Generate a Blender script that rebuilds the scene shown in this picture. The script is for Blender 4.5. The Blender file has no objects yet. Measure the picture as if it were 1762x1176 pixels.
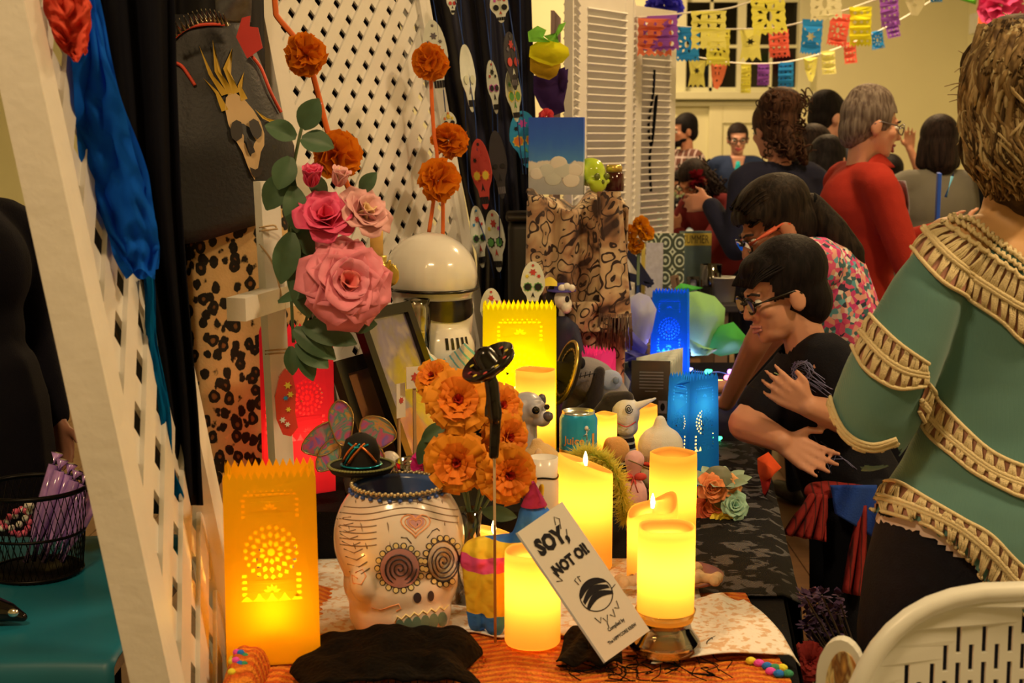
import bpy, bmesh, math, random
from math import sin, cos, pi, radians as R
from mathutils import Vector as V, Matrix, Euler, noise as mnoise
from mathutils.bvhtree import BVHTree
random.seed(7)
sc = bpy.context.scene
COL = sc.collection
# ---------------------------------------------------------------- camera
F = 2400.0; CAM = V((0, 0, 1.55)); PITCH = math.atan(348 / F)
cam_d = bpy.data.cameras.new('camera'); cam = bpy.data.objects.new('camera', cam_d); COL.objects.link(cam)
cam.location = CAM; cam.rotation_euler = (pi / 2 - PITCH, 0, 0)
cam_d.sensor_width = 36; cam_d.lens = F / 1762 * 36; cam_d.clip_start = 0.05; cam_d.clip_end = 60
cam_d.dof.use_dof = True; cam_d.dof.focus_distance = 2.75; cam_d.dof.aperture_fstop = 8.0
sc.camera = cam
# ---------------------------------------------------------------- world, room light, exposure
sc.view_settings.view_transform = 'Standard'; sc.view_settings.look = 'None'
sc.view_settings.gamma = 1; sc.view_settings.use_curve_mapping = False
sc.view_settings.exposure = 0.0
w = bpy.data.worlds.new('world'); sc.world = w; w.use_nodes = True
w.node_tree.nodes['Background'].inputs[0].default_value = (1, .66, .32, 1)
w.node_tree.nodes['Background'].inputs[1].default_value = 0.02
LIGHT_COL = (1, .66, .32)
try:
    sc.cycles.use_denoising = True
    sc.cycles.max_bounces = 8; sc.cycles.diffuse_bounces = 3; sc.cycles.glossy_bounces = 3
    sc.cycles.transmission_bounces = 8; sc.cycles.transparent_max_bounces = 12
    sc.cycles.sample_clamp_indirect = 4; sc.cycles.caustics_reflective = False; sc.cycles.caustics_refractive = False
except Exception:
    pass
CEIL = 4.2
LAMPS = [(-.9, .6, 44), (2.1, 1.3, 72), (1.5, 4.6, 50), (-1.2, 8.0, 56), (2.0, 8.2, 92), (.6, 11.0, 76)]
LAMP_OBS = []
for (lx, ly, lw) in LAMPS:
    ld = bpy.data.lights.new('ceiling_lamp_light', 'AREA'); ld.shape = 'DISK'; ld.size = .46
    ld.energy = lw; ld.color = LIGHT_COL
    lo = bpy.data.objects.new('ceiling_lamp_light', ld); COL.objects.link(lo); lo.location = (lx, ly, CEIL - .62)
    LAMP_OBS.append(lo)
# ---------------------------------------------------------------- pixel helpers (1762x1176 frame -> real places)
_f = V((0, cos(PITCH), -sin(PITCH))); _u = V((0, sin(PITCH), cos(PITCH)))
def ray(x, y): return V(((x - 881) / F, 0, 0)) + _f + _u * ((588 - y) / F)
def P(x, y, Y): r = ray(x, y); return CAM + r * (Y / r.y)
def T(x, y, z): r = ray(x, y); return CAM + r * ((z - CAM.z) / r.z)
def K(p): return (V(p) - CAM).dot(_f) / F
# ---------------------------------------------------------------- materials
def lin(v): v /= 255.0; return v / 12.92 if v <= .04045 else ((v + .055) / 1.055) ** 2.4
def C(r, g, b): return (lin(r), lin(g), lin(b), 1)
def A(r, g, b, g_=1.35):   # colour as it looks under the room's warm lamps -> the paint's own colour
    return tuple(min(.88, max(.004, lin(v) / l * g_)) for v, l in zip((r, g, b), LIGHT_COL)) + (1,)
MATS = {}
class G:
    def __init__(s, name):
        s.m = bpy.data.materials.new(name); s.m.use_nodes = True; s.t = s.m.node_tree
        s.b = s.t.nodes['Principled BSDF']; s.out = s.t.nodes['Material Output']; MATS[name] = s.m
    def n(s, ty, inp=None, **pr):
        nd = s.t.nodes.new('ShaderNode' + ty)
        for k, v in pr.items(): setattr(nd, k, v)
        for k, v in (inp or {}).items(): s.set(nd, k, v)
        return nd
    def set(s, nd, k, v):
        if isinstance(v, bpy.types.NodeSocket): s.t.links.new(v, nd.inputs[k])
        else: nd.inputs[k].default_value = v
    def co(s, kind='Object', sx=1, sy=1, sz=1, rot=(0, 0, 0)):
        o = s.n('TexCoord').outputs[kind]
        return s.n('Mapping', {0: o, 2: rot, 3: (sx, sy, sz)}).outputs[0]
    def noise(s, sc_=5, det=3, vec=None, dist=0, rough=.5):
        i = {'Scale': sc_, 'Detail': det, 'Distortion': dist, 'Roughness': rough, 'Vector': vec or s.co()}
        return s.n('TexNoise', i).outputs[0]
    def vor(s, sc_=5, vec=None, feature='F1', rand=1.0, out=0):
        return s.n('TexVoronoi', {'Scale': sc_, 'Vector': vec or s.co(), 'Randomness': rand}, feature=feature).outputs[out]
    def wave(s, sc_=5, vec=None, dist=0, **pr):
        return s.n('TexWave', {'Scale': sc_, 'Distortion': dist, 'Vector': vec or s.co()}, **pr).outputs[1]
    def ramp(s, fac, stops, interp='LINEAR'):
        nd = s.n('ValToRGB', {0: fac}); cr = nd.color_ramp; cr.interpolation = interp
        while len(cr.elements) < len(stops): cr.elements.new(.5)
        for e, (p, c_) in zip(cr.elements, stops):
            e.position = p; e.color = c_ if len(c_) == 4 else (*c_, 1)
        return nd.outputs[0]
    def mix(s, fac, a, b, bt='MIX'):
        nd = s.n('Mix', data_type='RGBA', blend_type=bt); s.set(nd, 0, fac); s.set(nd, 6, a); s.set(nd, 7, b); return nd.outputs[2]
    def math(s, op, a, b=0.0):
        return s.n('Math', {0: a, 1: b}, operation=op).outputs[0]
    def bump(s, h, st=.3, d=.01):
        s.set(s.b, 'Normal', s.n('Bump', {'Height': h, 'Strength': st, 'Distance': d}).outputs[0])
    def fin(s, col=None, rough=.6, metal=0, **kw):
        if col is not None: s.set(s.b, 'Base Color', col)
        s.set(s.b, 'Roughness', rough); s.set(s.b, 'Metallic', metal)
        for k, v in kw.items(): s.set(s.b, k.replace('_', ' '), v)
        return s.m
def mat(name, col, rough=.6, metal=0, var=.12, vs=12, bump=0, bs=60, **kw):
    if name in MATS: return MATS[name]
    g = G(name); c_ = col
    if var:
        dk = tuple(v * (1 - var) for v in col[:3]) + (1,); lt = tuple(min(1, v * (1 + var)) for v in col[:3]) + (1,)
        c_ = g.mix(g.noise(vs, 3), dk, lt)
    if bump: g.bump(g.noise(bs, 3), bump, .004)
    return g.fin(c_, rough, metal, **kw)
def glow(name, col, st):
    if name in MATS: return MATS[name]
    g = G(name); return g.fin(col, .5, Emission_Color=col, Emission_Strength=st)
def paper(name, col, tr=.5, var=.06, rough=.8):
    """thin translucent paper or wax: light on one side shows through to the other"""
    if name in MATS: return MATS[name]
    g = G(name); g.t.nodes.remove(g.b)
    dk = tuple(v * (1 - var) for v in col[:3]) + (1,)
    c_ = g.mix(g.noise(25, 4), dk, col)
    d = g.n('BsdfDiffuse', {0: c_}); t = g.n('BsdfTranslucent', {0: c_})
    m = g.n('MixShader', {0: tr}); g.t.links.new(d.outputs[0], m.inputs[1]); g.t.links.new(t.outputs[0], m.inputs[2])
    g.t.links.new(m.outputs[0], g.out.inputs[0]); return g.m
def glass(name, col=(1, 1, 1, 1), rough=.03, mixd=.25, fr_=.9):
    """thin clear glass: mostly see-through with glossy reflection"""
    if name in MATS: return MATS[name]
    g = G(name); g.t.nodes.remove(g.b)
    t = g.n('BsdfTransparent', {0: col}); gl = g.n('BsdfGlossy', {0: (1, 1, 1, 1), 'Roughness': rough})
    fr = g.n('Fresnel', {0: 1.5}); f2 = g.math('ADD', g.math('MULTIPLY', fr.outputs[0], fr_), mixd * .2)
    m = g.n('MixShader', {0: f2}); g.t.links.new(t.outputs[0], m.inputs[1]); g.t.links.new(gl.outputs[0], m.inputs[2])
    g.t.links.new(m.outputs[0], g.out.inputs[0]); return g.m
# ---------------------------------------------------------------- scene objects
def tag(o, label=None, cat=None, group=None, kind=None):
    if label: o['label'] = label
    if cat: o['category'] = cat
    if group: o['group'] = group
    if kind: o['kind'] = kind
    return o
def thing(name, label, cat, loc=(0, 0, 0), rz=0, group=None):
    o = bpy.data.objects.new(name, None); COL.objects.link(o); o.empty_display_size = .05
    o.location = loc; o.rotation_euler = (0, 0, rz); return tag(o, label, cat, group)
def link(name, me, m, parent=None, world=False):
    o = bpy.data.objects.new(name, me); COL.objects.link(o)
    if m is not None and not me.materials:
        for x in (m if isinstance(m, (list, tuple)) else [m]): me.materials.append(x)
    if parent is not None:
        o.parent = parent
        if world: o.matrix_parent_inverse = Matrix.LocRotScale(parent.location, parent.rotation_euler, None).inverted()
    return o
def dup(root, loc=None, rz=None, label=None, group=None):
    r = root.copy(); COL.objects.link(r)
    if loc is not None: r.location = loc
    if rz is not None: r.rotation_euler = (0, 0, rz)
    if label: r['label'] = label
    if group: r['group'] = group
    for ch in list(root.children):
        c_ = ch.copy(); COL.objects.link(c_); c_.parent = r
        for g_ in list(ch.children):
            d = g_.copy(); COL.objects.link(d); d.parent = c_
    return r
def frame(d, up=(0, 0, 1)):
    d = V(d).normalized(); up = V(up)
    if abs(d.dot(up)) > .98: up = V((0, 1, 0)) if abs(d.y) < .9 else V((1, 0, 0))
    x = d.cross(up).normalized(); y = x.cross(d).normalized(); return x, y, d
class MB:
    def __init__(s): s.v = []; s.f = []; s.mi = []; s.cur = 0; s.M = None
    def add(s, vs, fs):
        b = len(s.v); s.v += [(s.M @ V(p)) if s.M else V(p) for p in vs]
        s.f += [tuple(b + i for i in f) for f in fs]; s.mi += [s.cur] * len(fs); return s
    def box(s, c_, sz, rot=None, bev=0):
        hx, hy, hz = (q / 2 for q in sz)
        if not bev:
            vs = [V((x, y, z)) for x in (-hx, hx) for y in (-hy, hy) for z in (-hz, hz)]
            fs = [(0, 1, 3, 2), (4, 6, 7, 5), (0, 4, 5, 1), (2, 3, 7, 6), (0, 2, 6, 4), (1, 5, 7, 3)]
        else:
            bm = bmesh.new(); bmesh.ops.create_cube(bm, size=1)
            for q in bm.verts: q.co = V((q.co.x * sz[0], q.co.y * sz[1], q.co.z * sz[2]))
            bmesh.ops.bevel(bm, geom=bm.edges[:], offset=bev, segments=2, profile=.5, affect='EDGES')
            bm.verts.index_update(); vs = [q.co.copy() for q in bm.verts]; fs = [[q.index for q in f.verts] for f in bm.faces]; bm.free()
        m = rot if rot is not None else Matrix()
        if isinstance(m, (tuple, list)): m = Euler(m).to_matrix().to_4x4()
        return s.add([V(c_) + (m.to_3x3() @ p) for p in vs], fs)
    def beam(s, a, b, w_, h, up=(0, 0, 1)):
        a = V(a); b = V(b); x, y, d = frame(b - a, up); vs = []
        for p in (a, b):
            for i, j in ((-1, -1), (1, -1), (1, 1), (-1, 1)): vs.append(p + x * (w_ / 2 * i) + y * (h / 2 * j))
        return s.add(vs, [(3, 2, 1, 0), (4, 5, 6, 7)] + [(i, (i + 1) % 4, (i + 1) % 4 + 4, i + 4) for i in range(4)])
    def tube(s, pts, r, n=8, cap=True, flat=1.0, up=(0, 0, 1)):
        pts = [V(p) for p in pts]; N = len(pts); vs = []; x = None
        for i, p in enumerate(pts):
            d = (pts[min(i + 1, N - 1)] - pts[max(i - 1, 0)])
            if d.length < 1e-9: d = V((0, 0, 1))
            d.normalize()
            if x is None: x, y, _ = frame(d, up)
            else:
                x = x - d * x.dot(d)
                if x.length < 1e-6: x, y, _ = frame(d, up)
                x.normalize(); y = d.cross(x).normalized()
            q = r(i / (N - 1)) if callable(r) else (r[i] if isinstance(r, (list, tuple)) else r)
            for k in range(n):
                t = 2 * pi * k / n; vs.append(p + x * (cos(t) * q) + y * (sin(t) * q * flat))
        fs = [(i * n + k, i * n + (k + 1) % n, (i + 1) * n + (k + 1) % n, (i + 1) * n + k) for i in range(N - 1) for k in range(n)]
        if cap: fs += [tuple(range(n - 1, -1, -1)), tuple((N - 1) * n + k for k in range(n))]
        return s.add(vs, fs)
    def lathe(s, prof, n=32, c_=(0, 0, 0), sx=1, sy=1, fn=None):
        vs = []; c_ = V(c_)
        for (r, z) in prof:
            for k in range(n):
                t = 2 * pi * k / n; q = V((r * cos(t) * sx, r * sin(t) * sy, z)); vs.append(c_ + (fn(q, t) if fn else q))
        m = len(prof)
        fs = [(i * n + k, i * n + (k + 1) % n, (i + 1) * n + (k + 1) % n, (i + 1) * n + k) for i in range(m - 1) for k in range(n)]
        if prof[0][0] > 1e-6 and prof[0][0] < .012: fs.append(tuple(range(n - 1, -1, -1)))
        return s.add(vs, fs)
    def ell(s, c_, r, n=12, m=8, rot=None):
        if not isinstance(r, (tuple, list)): r = (r, r, r)
        c_ = V(c_); mt = rot.to_3x3() if rot is not None else None; vs = []
        for i in range(1, m):
            ph = pi * i / m
            for k in range(n):
                t = 2 * pi * k / n; q = V((r[0] * sin(ph) * cos(t), r[1] * sin(ph) * sin(t), r[2] * cos(ph))); vs.append(c_ + (mt @ q if mt else q))
        tp = V((0, 0, r[2])); vs += [c_ + (mt @ tp if mt else tp), c_ - (mt @ tp if mt else tp)]
        fs = [(i * n + k, (i + 1) * n + k, (i + 1) * n + (k + 1) % n, i * n + (k + 1) % n) for i in range(m - 2) for k in range(n)]
        a = (m - 1) * n
        fs += [(a, k, (k + 1) % n) for k in range(n)] + [(a + 1, (m - 2) * n + (k + 1) % n, (m - 2) * n + k) for k in range(n)]
        return s.add(vs, fs)
    def cap(s, a, b, ra, rb=None, n=10):
        rb = ra if rb is None else rb; a = V(a); b = V(b)
        d = b - a
        if d.length < 1e-6: return s.ell(a, ra, n, 6)
        d.normalize(); pts = []; rs = []
        for t in (-90, -60, -30, 0): pts.append(a + d * (sin(R(t)) * ra)); rs.append(max(cos(R(t)) * ra, 1e-4))
        for t in (0, 30, 60, 90): pts.append(b + d * (sin(R(t)) * rb)); rs.append(max(cos(R(t)) * rb, 1e-4))
        return s.tube(pts, rs, n)
    def sheet(s, nu, nv, fn, th=0):
        vs = [V(fn(i / (nu - 1), j / (nv - 1))) for j in range(nv) for i in range(nu)]
        fs = [(j * nu + i, j * nu + i + 1, (j + 1) * nu + i + 1, (j + 1) * nu + i) for j in range(nv - 1) for i in range(nu - 1)]
        if th:
            nb = len(vs); nr = []
            for j in range(nv):
                for i in range(nu):
                    a = vs[j * nu + min(i + 1, nu - 1)] - vs[j * nu + max(i - 1, 0)]; b = vs[min(j + 1, nv - 1) * nu + i] - vs[max(j - 1, 0) * nu + i]
                    q = a.cross(b); nr.append(q.normalized() if q.length > 1e-12 else V((0, 0, 1)))
            vs = vs + [p - q * th for p, q in zip(vs, nr)]
            fs += [tuple(nb + i for i in reversed(f)) for f in fs]
            rim = [j * nu for j in range(nv - 1, 0, -1)] + list(range(nu - 1)) + [j * nu + nu - 1 for j in range(nv - 1)] + [(nv - 1) * nu + i for i in range(nu - 1, 0, -1)]
            fs += [(rim[i], rim[i - 1], rim[i - 1] + nb, rim[i] + nb) for i in range(len(rim))]
        return s.add(vs, fs)
    def obj(s, name, m, parent=None, world=False, smooth=True, sub=0):
        me = bpy.data.meshes.new(name); me.from_pydata(s.v, [], s.f)
        if len(set(s.mi)) > 1: me.polygons.foreach_set('material_index', s.mi)
        me.polygons.foreach_set('use_smooth', [smooth] * len(s.f)); me.update()
        o = link(name, me, m, parent, world)
        if smooth == 'auto' or smooth is True: pass
        if sub:
            md = o.modifiers.new('sub', 'SUBSURF'); md.levels = sub; md.render_levels = sub
        return o
def flat(o):
    for p in o.data.polygons: p.use_smooth = False
    return o
WORK = bpy.data.scenes.new('workbench')     # modifiers and curves are evaluated here, away from the growing scene
def new_from(ob):
    COL.objects.unlink(ob); WORK.collection.objects.link(ob); vl = WORK.view_layers[0]; vl.update()
    me = bpy.data.meshes.new_from_object(ob.evaluated_get(vl.depsgraph)); return me
def blob(mb, vox=.008, smooth=4, fac=.5, cut=None, dec=0):
    """one continuous skin grown around overlapping volumes"""
    me = bpy.data.meshes.new('tmp'); me.from_pydata(mb.v, [], mb.f); me.update()
    o = bpy.data.objects.new('tmp', me); COL.objects.link(o)
    r = o.modifiers.new('r', 'REMESH'); r.mode = 'VOXEL'; r.voxel_size = vox; r.use_smooth_shade = True
    if smooth: q = o.modifiers.new('s', 'SMOOTH'); q.factor = fac; q.iterations = smooth
    if dec: q = o.modifiers.new('d', 'DECIMATE'); q.ratio = dec
    out = new_from(o); bpy.data.objects.remove(o); bpy.data.meshes.remove(me)
    if cut:
        bm = bmesh.new(); bm.from_mesh(out); bmesh.ops.delete(bm, geom=[q for q in bm.verts if cut(q.co)], context='VERTS'); bm.to_mesh(out); bm.free()
    out.polygons.foreach_set('use_smooth', [True] * len(out.polygons)); return out
def bvh_of(me): return BVHTree.FromPolygons([q.co.copy() for q in me.vertices], [tuple(p.vertices) for p in me.polygons])
def proj(bvh, pts, off=.001):
    """pixels -> points on a surface that stands in the scene"""
    out = []
    for (x, y) in pts:
        d = ray(x, y).normalized(); h = bvh.ray_cast(CAM, d)
        if h[0] is not None:
            nn = h[1] if h[1].dot(d) < 0 else -h[1]; out.append(h[0] + nn * off)
    return out
def cut2d(outer, holes=(), th=0.0):
    """flat sheet with real holes -> (verts, faces) in the xy plane"""
    cu = bpy.data.curves.new('c', 'CURVE'); cu.dimensions = '2D'; cu.fill_mode = 'BOTH'; cu.extrude = th / 2
    for lp in [outer] + list(holes):
        sp = cu.splines.new('POLY'); sp.points.add(len(lp) - 1); sp.use_cyclic_u = True
        for q, p in zip(sp.points, lp): q.co = (p[0], p[1], 0, 1)
    o = bpy.data.objects.new('c', cu); COL.objects.link(o); me = new_from(o)
    vs = [q.co.copy() for q in me.vertices]; fs = [tuple(p.vertices) for p in me.polygons]
    bpy.data.objects.remove(o); bpy.data.curves.remove(cu); bpy.data.meshes.remove(me); return vs, fs
def text2d(s, size=1.0, bold=0.0):
    cu = bpy.data.curves.new('t', 'FONT'); cu.body = s; cu.size = size; cu.resolution_u = 2; cu.offset = bold; cu.extrude = size * .004
    cu.align_x = 'CENTER'; cu.align_y = 'CENTER'
    o = bpy.data.objects.new('t', cu); COL.objects.link(o); me = new_from(o)
    vs = [q.co.copy() for q in me.vertices]; fs = [tuple(p.vertices) for p in me.polygons]
    bpy.data.objects.remove(o); bpy.data.curves.remove(cu); bpy.data.meshes.remove(me); return vs, fs
def circ(x, y, r, n=10, sy=1.0, ph=0.0): return [(x + r * cos(ph + 2 * pi * k / n), y + r * sy * sin(ph + 2 * pi * k / n)) for k in range(n)]
def petal(cx, cy, ang, r0, r1, w_):
    d = (cos(ang), sin(ang)); p = (-d[1], d[0]); m = (r0 + r1) / 2
    return [(cx + d[0] * r0, cy + d[1] * r0), (cx + d[0] * m + p[0] * w_, cy + d[1] * m + p[1] * w_), (cx + d[0] * r1, cy + d[1] * r1), (cx + d[0] * m - p[0] * w_, cy + d[1] * m - p[1] * w_)]
def rect(x0, y0, x1, y1): return [(x0, y0), (x1, y0), (x1, y1), (x0, y1)]
def star(x, y, r, n=8, q=.45, ph=0.0): return [(x + (r if k % 2 == 0 else r * q) * cos(ph + pi * k / n), y + (r if k % 2 == 0 else r * q) * sin(ph + pi * k / n)) for k in range(2 * n)]
def plane_m(o, x, y, z=None):
    x = V(x).normalized(); y = V(y).normalized(); z = V(z).normalized() if z else x.cross(y).normalized()
    return Matrix(((x.x, y.x, z.x, o[0]), (x.y, y.y, z.y, o[1]), (x.z, y.z, z.z, o[2]), (0, 0, 0, 1)))
def lamp(name, loc, w_, col=(1, .62, .16), r=.012, parent=None):
    ld = bpy.data.lights.new(name, 'POINT'); ld.energy = w_; ld.color = col; ld.shadow_soft_size = r
    o = bpy.data.objects.new(name, ld); COL.objects.link(o); o.location = loc
    if parent: o.parent = parent
    return o
def spl(pts, n=8):
    """smooth curve through points"""
    pts = [V(p) for p in pts]; out = []
    for i in range(len(pts) - 1):
        p0, p1, p2, p3 = pts[max(i - 1, 0)], pts[i], pts[i + 1], pts[min(i + 2, len(pts) - 1)]
        for k in range(n):
            t = k / n; out.append(.5 * ((2 * p1) + (p2 - p0) * t + (2 * p0 - 5 * p1 + 4 * p2 - p3) * t * t + (3 * p1 - p0 - 3 * p2 + p3) * t ** 3))
    return out + [pts[-1]]
# ================================================================ the room
WALL = mat('cream_wall_paint', A(208, 176, 100, 1.5), .7, var=.05, vs=2)
TRIM = mat('trim_paint', A(196, 164, 100, 1.35), .5, var=.05)
WY = 12.5; RX = 4.0; LX = -4.6; FY = -2.5
def struct(name, mb, m, parent=None, smooth=False):
    o = mb.obj(name, m, parent, smooth=smooth)
    if parent is None: o['kind'] = 'structure'
    return o
g = G('wood_floor'); v = g.co('Object', 1, 9, 1)
g.fin(g.mix(g.noise(3, 4, v), A(82, 48, 22), A(120, 74, 36)), .35)
FLOORM = g.m
fl = struct('floor', MB().box(((LX + RX) / 2, (WY + FY) / 2, -.05), (RX - LX, WY - FY, .08)), mat('floor_gap', A(40, 22, 10)))
for i in range(44):                                              # floorboards
    bw = (RX - LX) / 44
    MB().box((LX + bw * (i + .5), (WY + FY) / 2, -.004), (bw - .004, WY - FY, .008)).obj('floor_board', FLOORM, fl, smooth=False)
struct('ceiling', MB().box(((LX + RX) / 2, (WY + FY) / 2, CEIL + .05), (RX - LX, WY - FY, .1)), WALL)
struct('wall_left', MB().box((LX - .05, (WY + FY) / 2, CEIL / 2), (.1, WY - FY, CEIL)), WALL)
struct('wall_right', MB().box((RX + .05, (WY + FY) / 2, CEIL / 2), (.1, WY - FY, CEIL)), WALL)
struct('wall_front', MB().box(((LX + RX) / 2, FY - .05, CEIL / 2), (RX - LX, .1, CEIL)), WALL)
# back wall with a real window opening
wx0, wx1 = P(1180, 100, WY).x, P(1372, 100, WY).x; wz0 = P(1200, 158, WY).z; wz1 = wz0 + 2.0
b = MB()
b.box(((LX + wx0) / 2, WY + .08, CEIL / 2), (wx0 - LX, .16, CEIL)); b.box(((RX + wx1) / 2, WY + .08, CEIL / 2), (RX - wx1, .16, CEIL))
b.box(((wx0 + wx1) / 2, WY + .08, wz0 / 2), (wx1 - wx0, .16, wz0)); b.box(((wx0 + wx1) / 2, WY + .08, (CEIL + wz1) / 2), (wx1 - wx0, .16, CEIL - wz1))
struct('wall_back', b, WALL)
struct('baseboard_back', MB().box(((LX + RX) / 2, WY - .012, .09), (RX - LX, .024, .18)), TRIM)
# window: casing, sill, sashes, muntins, panes with a fine dark screen behind
wo = bpy.data.objects.new('window_1', None); COL.objects.link(wo); wo['kind'] = 'structure'; wo.location = ((wx0 + wx1) / 2, WY, wz0)
cw = .115
for nm, c_, s_ in (('window_casing', (wx0 - cw / 2, WY - .02, (wz0 + wz1) / 2), (cw, .06, wz1 - wz0)), ('window_casing', (wx1 + cw / 2, WY - .02, (wz0 + wz1) / 2), (cw, .06, wz1 - wz0)),
                   ('window_sill', ((wx0 + wx1) / 2, WY - .05, wz0 - .035), (wx1 - wx0 + 2 * cw + .06, .14, .07)), ('window_apron', ((wx0 + wx1) / 2, WY - .02, wz0 - .105), (wx1 - wx0 + 2 * cw, .05, .05)),
                   ('window_casing', ((wx0 + wx1) / 2, WY - .02, wz1 + cw / 2), (wx1 - wx0 + 2 * cw, .06, cw))):
    MB().box(c_, s_, bev=.008).obj(nm, TRIM, wo, True, False)
mx = (wx0 + wx1) / 2
MB().box((mx, WY + .04, (wz0 + wz1) / 2), (.075, .05, wz1 - wz0)).obj('window_mullion', TRIM, wo, True, False)
NIGHT = mat('night_beyond_glass', C(6, 5, 4), .08, var=0)
for s_ in (0, 1):
    a0, a1 = (wx0, mx - .037) if s_ == 0 else (mx + .037, wx1); am = (a0 + a1) / 2
    MB().box((am, WY + .05, (wz0 + wz1) / 2), (.028, .03, wz1 - wz0)).obj('muntin', TRIM, wo, True, False)
    MB().box((am, WY + .05, wz0 + .02), (a1 - a0, .03, .04)).obj('sash_rail', TRIM, wo, True, False)
    for k in range(1, 5):
        MB().box((am, WY + .05, wz0 + .395 * k), (a1 - a0, .03, .028)).obj('muntin', TRIM, wo, True, False)
    for k in range(5):
        for q in (0, 1):
            p0 = a0 if q == 0 else am + .014
            MB().box((p0 + (am - .014 - a0) / 2, WY + .07, wz0 + .395 * k + .1975), (am - .014 - a0, .006, .367)).obj('pane', NIGHT, wo, True, False)
# door under the window: raised frame and two recessed panels
dd = bpy.data.objects.new('door_1', None); COL.objects.link(dd); dd['kind'] = 'structure'
dx0, dx1 = P(1218, 250, WY).x, P(1400, 250, WY).x; dz = P(1220, 183, WY).z; dd.location = ((dx0 + dx1) / 2, WY, 0)
DO = mat('door_paint', A(205, 175, 102, 1.45), .5, var=.04)
MB().box(((dx0 + dx1) / 2, WY - .012, dz / 2), (dx1 - dx0, .022, dz)).obj('door_leaf', DO, dd, True, False)
for (x0, x1, z0, z1) in ((dx0, dx0 + .12, 0, dz), (dx1 - .12, dx1, 0, dz), (dx0 + .12, dx1 - .12, dz - .15, dz), (dx0 + .12, dx1 - .12, .0, .2), (dx0 + .12, dx1 - .12, .85, 1.0)):
    MB().box(((x0 + x1) / 2, WY - .03, (z0 + z1) / 2), (x1 - x0, .026, z1 - z0), bev=.006).obj('door_rail', DO, dd, True, False)
# ceiling lamps (the room's light)
LSH = mat('lamp_opal_shade', (.9, .8, .6, 1), .4, var=0); LMT = mat('lamp_metal', C(70, 60, 45), .4, 1, var=0)
for lo, lb in zip(LAMP_OBS, ('above the front of the lattice screens', 'above the slotted chair', 'above the woman in green', 'beyond the louvered shutters', 'above the grey-coated woman', 'nearest the window wall')):
    t = thing('ceiling_lamp', 'round ceiling lamp hanging high ' + lb, 'lamp', (lo.location.x, lo.location.y, CEIL), group='ceiling lamps of the hall')
    MB().lathe([(.005, -.02), (.07, -.02), (.07, 0), (.004, 0)], 20).obj('canopy', LMT, t)
    MB().tube([(0, 0, -.02), (0, 0, -.46)], .008, 8).obj('rod', LMT, t)
    MB().lathe([(.26, -.615), (.265, -.58), (.2, -.5), (.05, -.45), (.004, -.45)], 28).obj('shade', LSH, t)
    lo.parent = t; lo.location = (0, 0, -.62)
# exit sign on the right wall
t = thing('exit_light', 'small white exit light with a glowing red face high on the wall', 'exit sign', (RX, P(1663, 40, 12.0).y, P(1663, 40, 12.0).z))
MB().box((-.06, 0, 0), (.11, .26, .17), bev=.01).obj('housing', mat('sign_housing', A(205, 190, 150), .4), t, smooth=False)
MB().box((-.085, -.135, 0), (.07, .012, .14), bev=.003).obj('lit_face', glow('exit_red', C(255, 80, 30), 1.6), t, smooth=False)
MB().box((-.05, -.02, -.16), (.08, .1, .1), bev=.01).obj('lamp_head', mat('sign_housing', A(205, 190, 150)), t, smooth=False)
# ---------------------------------------------------------------- paper flowers (tissue pompoms)
def pompom(name, label, c_, r, m, seed, cat='paper flower', group=None, n=46, flat_=.75, nrm=(0, -1, 0), pw=.55, cx=True):
    rnd = random.Random(seed); t = thing(name, label, cat, c_, group=group); b_ = MB()
    x, y, d = frame(nrm)
    for i in range(n):
        ph = math.acos(1 - 1.75 * (i + .5) / n); th = i * 2.39996 + rnd.uniform(-.25, .25)
        dr = (x * (cos(th) * sin(ph)) + y * (sin(th) * sin(ph)) + d * (cos(ph) * flat_)); dr.normalize()
        s1, s2, _ = frame(dr, (rnd.uniform(-1, 1), rnd.uniform(-1, 1), rnd.uniform(-1, 1)))
        L = r * rnd.uniform(.86, 1.06) * (1 - .25 * abs(cos(ph)) * (1 - flat_)); wd = r * pw * rnd.uniform(.8, 1.2); cp = rnd.uniform(.05, .3); ru = rnd.uniform(0, 6)
        def fn(u, v_, dr=dr, s1=s1, s2=s2, L=L, wd=wd, cp=cp, ru=ru):
            e = u - .5; ww = wd * (.15 + .85 * v_ ** .8); L2 = L * (1 - .16 * (2 * e) ** 2 * v_ + .05 * sin(u * 11 + ru) * v_)
            return dr * (L2 * (.12 + .88 * v_)) + s1 * (e * ww * 2) + s2 * (r * (.07 * sin(u * 9 + ru) * v_ + cp * .5 * (v_ ** 2 - .3)))
        b_.sheet(6, 4, fn)
    o = b_.obj('petals', m, t); o['kind'] = 'stuff'
    return t
ORT = paper('orange_tissue', A(250, 84, 9, 2.1), .3, .1)
pompom('purple_tissue_pompom', 'deep blue-violet tissue pompom high against the wall by the window', P(1143, 8, 7.4), .105, paper('violet_tissue', A(66, 52, 130, 1.7), .3), 3, n=60, pw=.4)
tp = pompom('pink_tissue_flower', 'hot pink tissue flower high on the wall near the exit light', P(1722, 8, 9.0), .15, paper('pink_tissue', A(228, 70, 86, 1.4), .3), 5, n=36)
MB().sheet(5, 5, lambda u, v_: V((-.16 - .1 * v_, .02 * sin(u * 6), .1 - .1 * u + .03 * v_)), .002).obj('leaf', paper('green_tissue', A(120, 190, 50), .3), tp)
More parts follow.
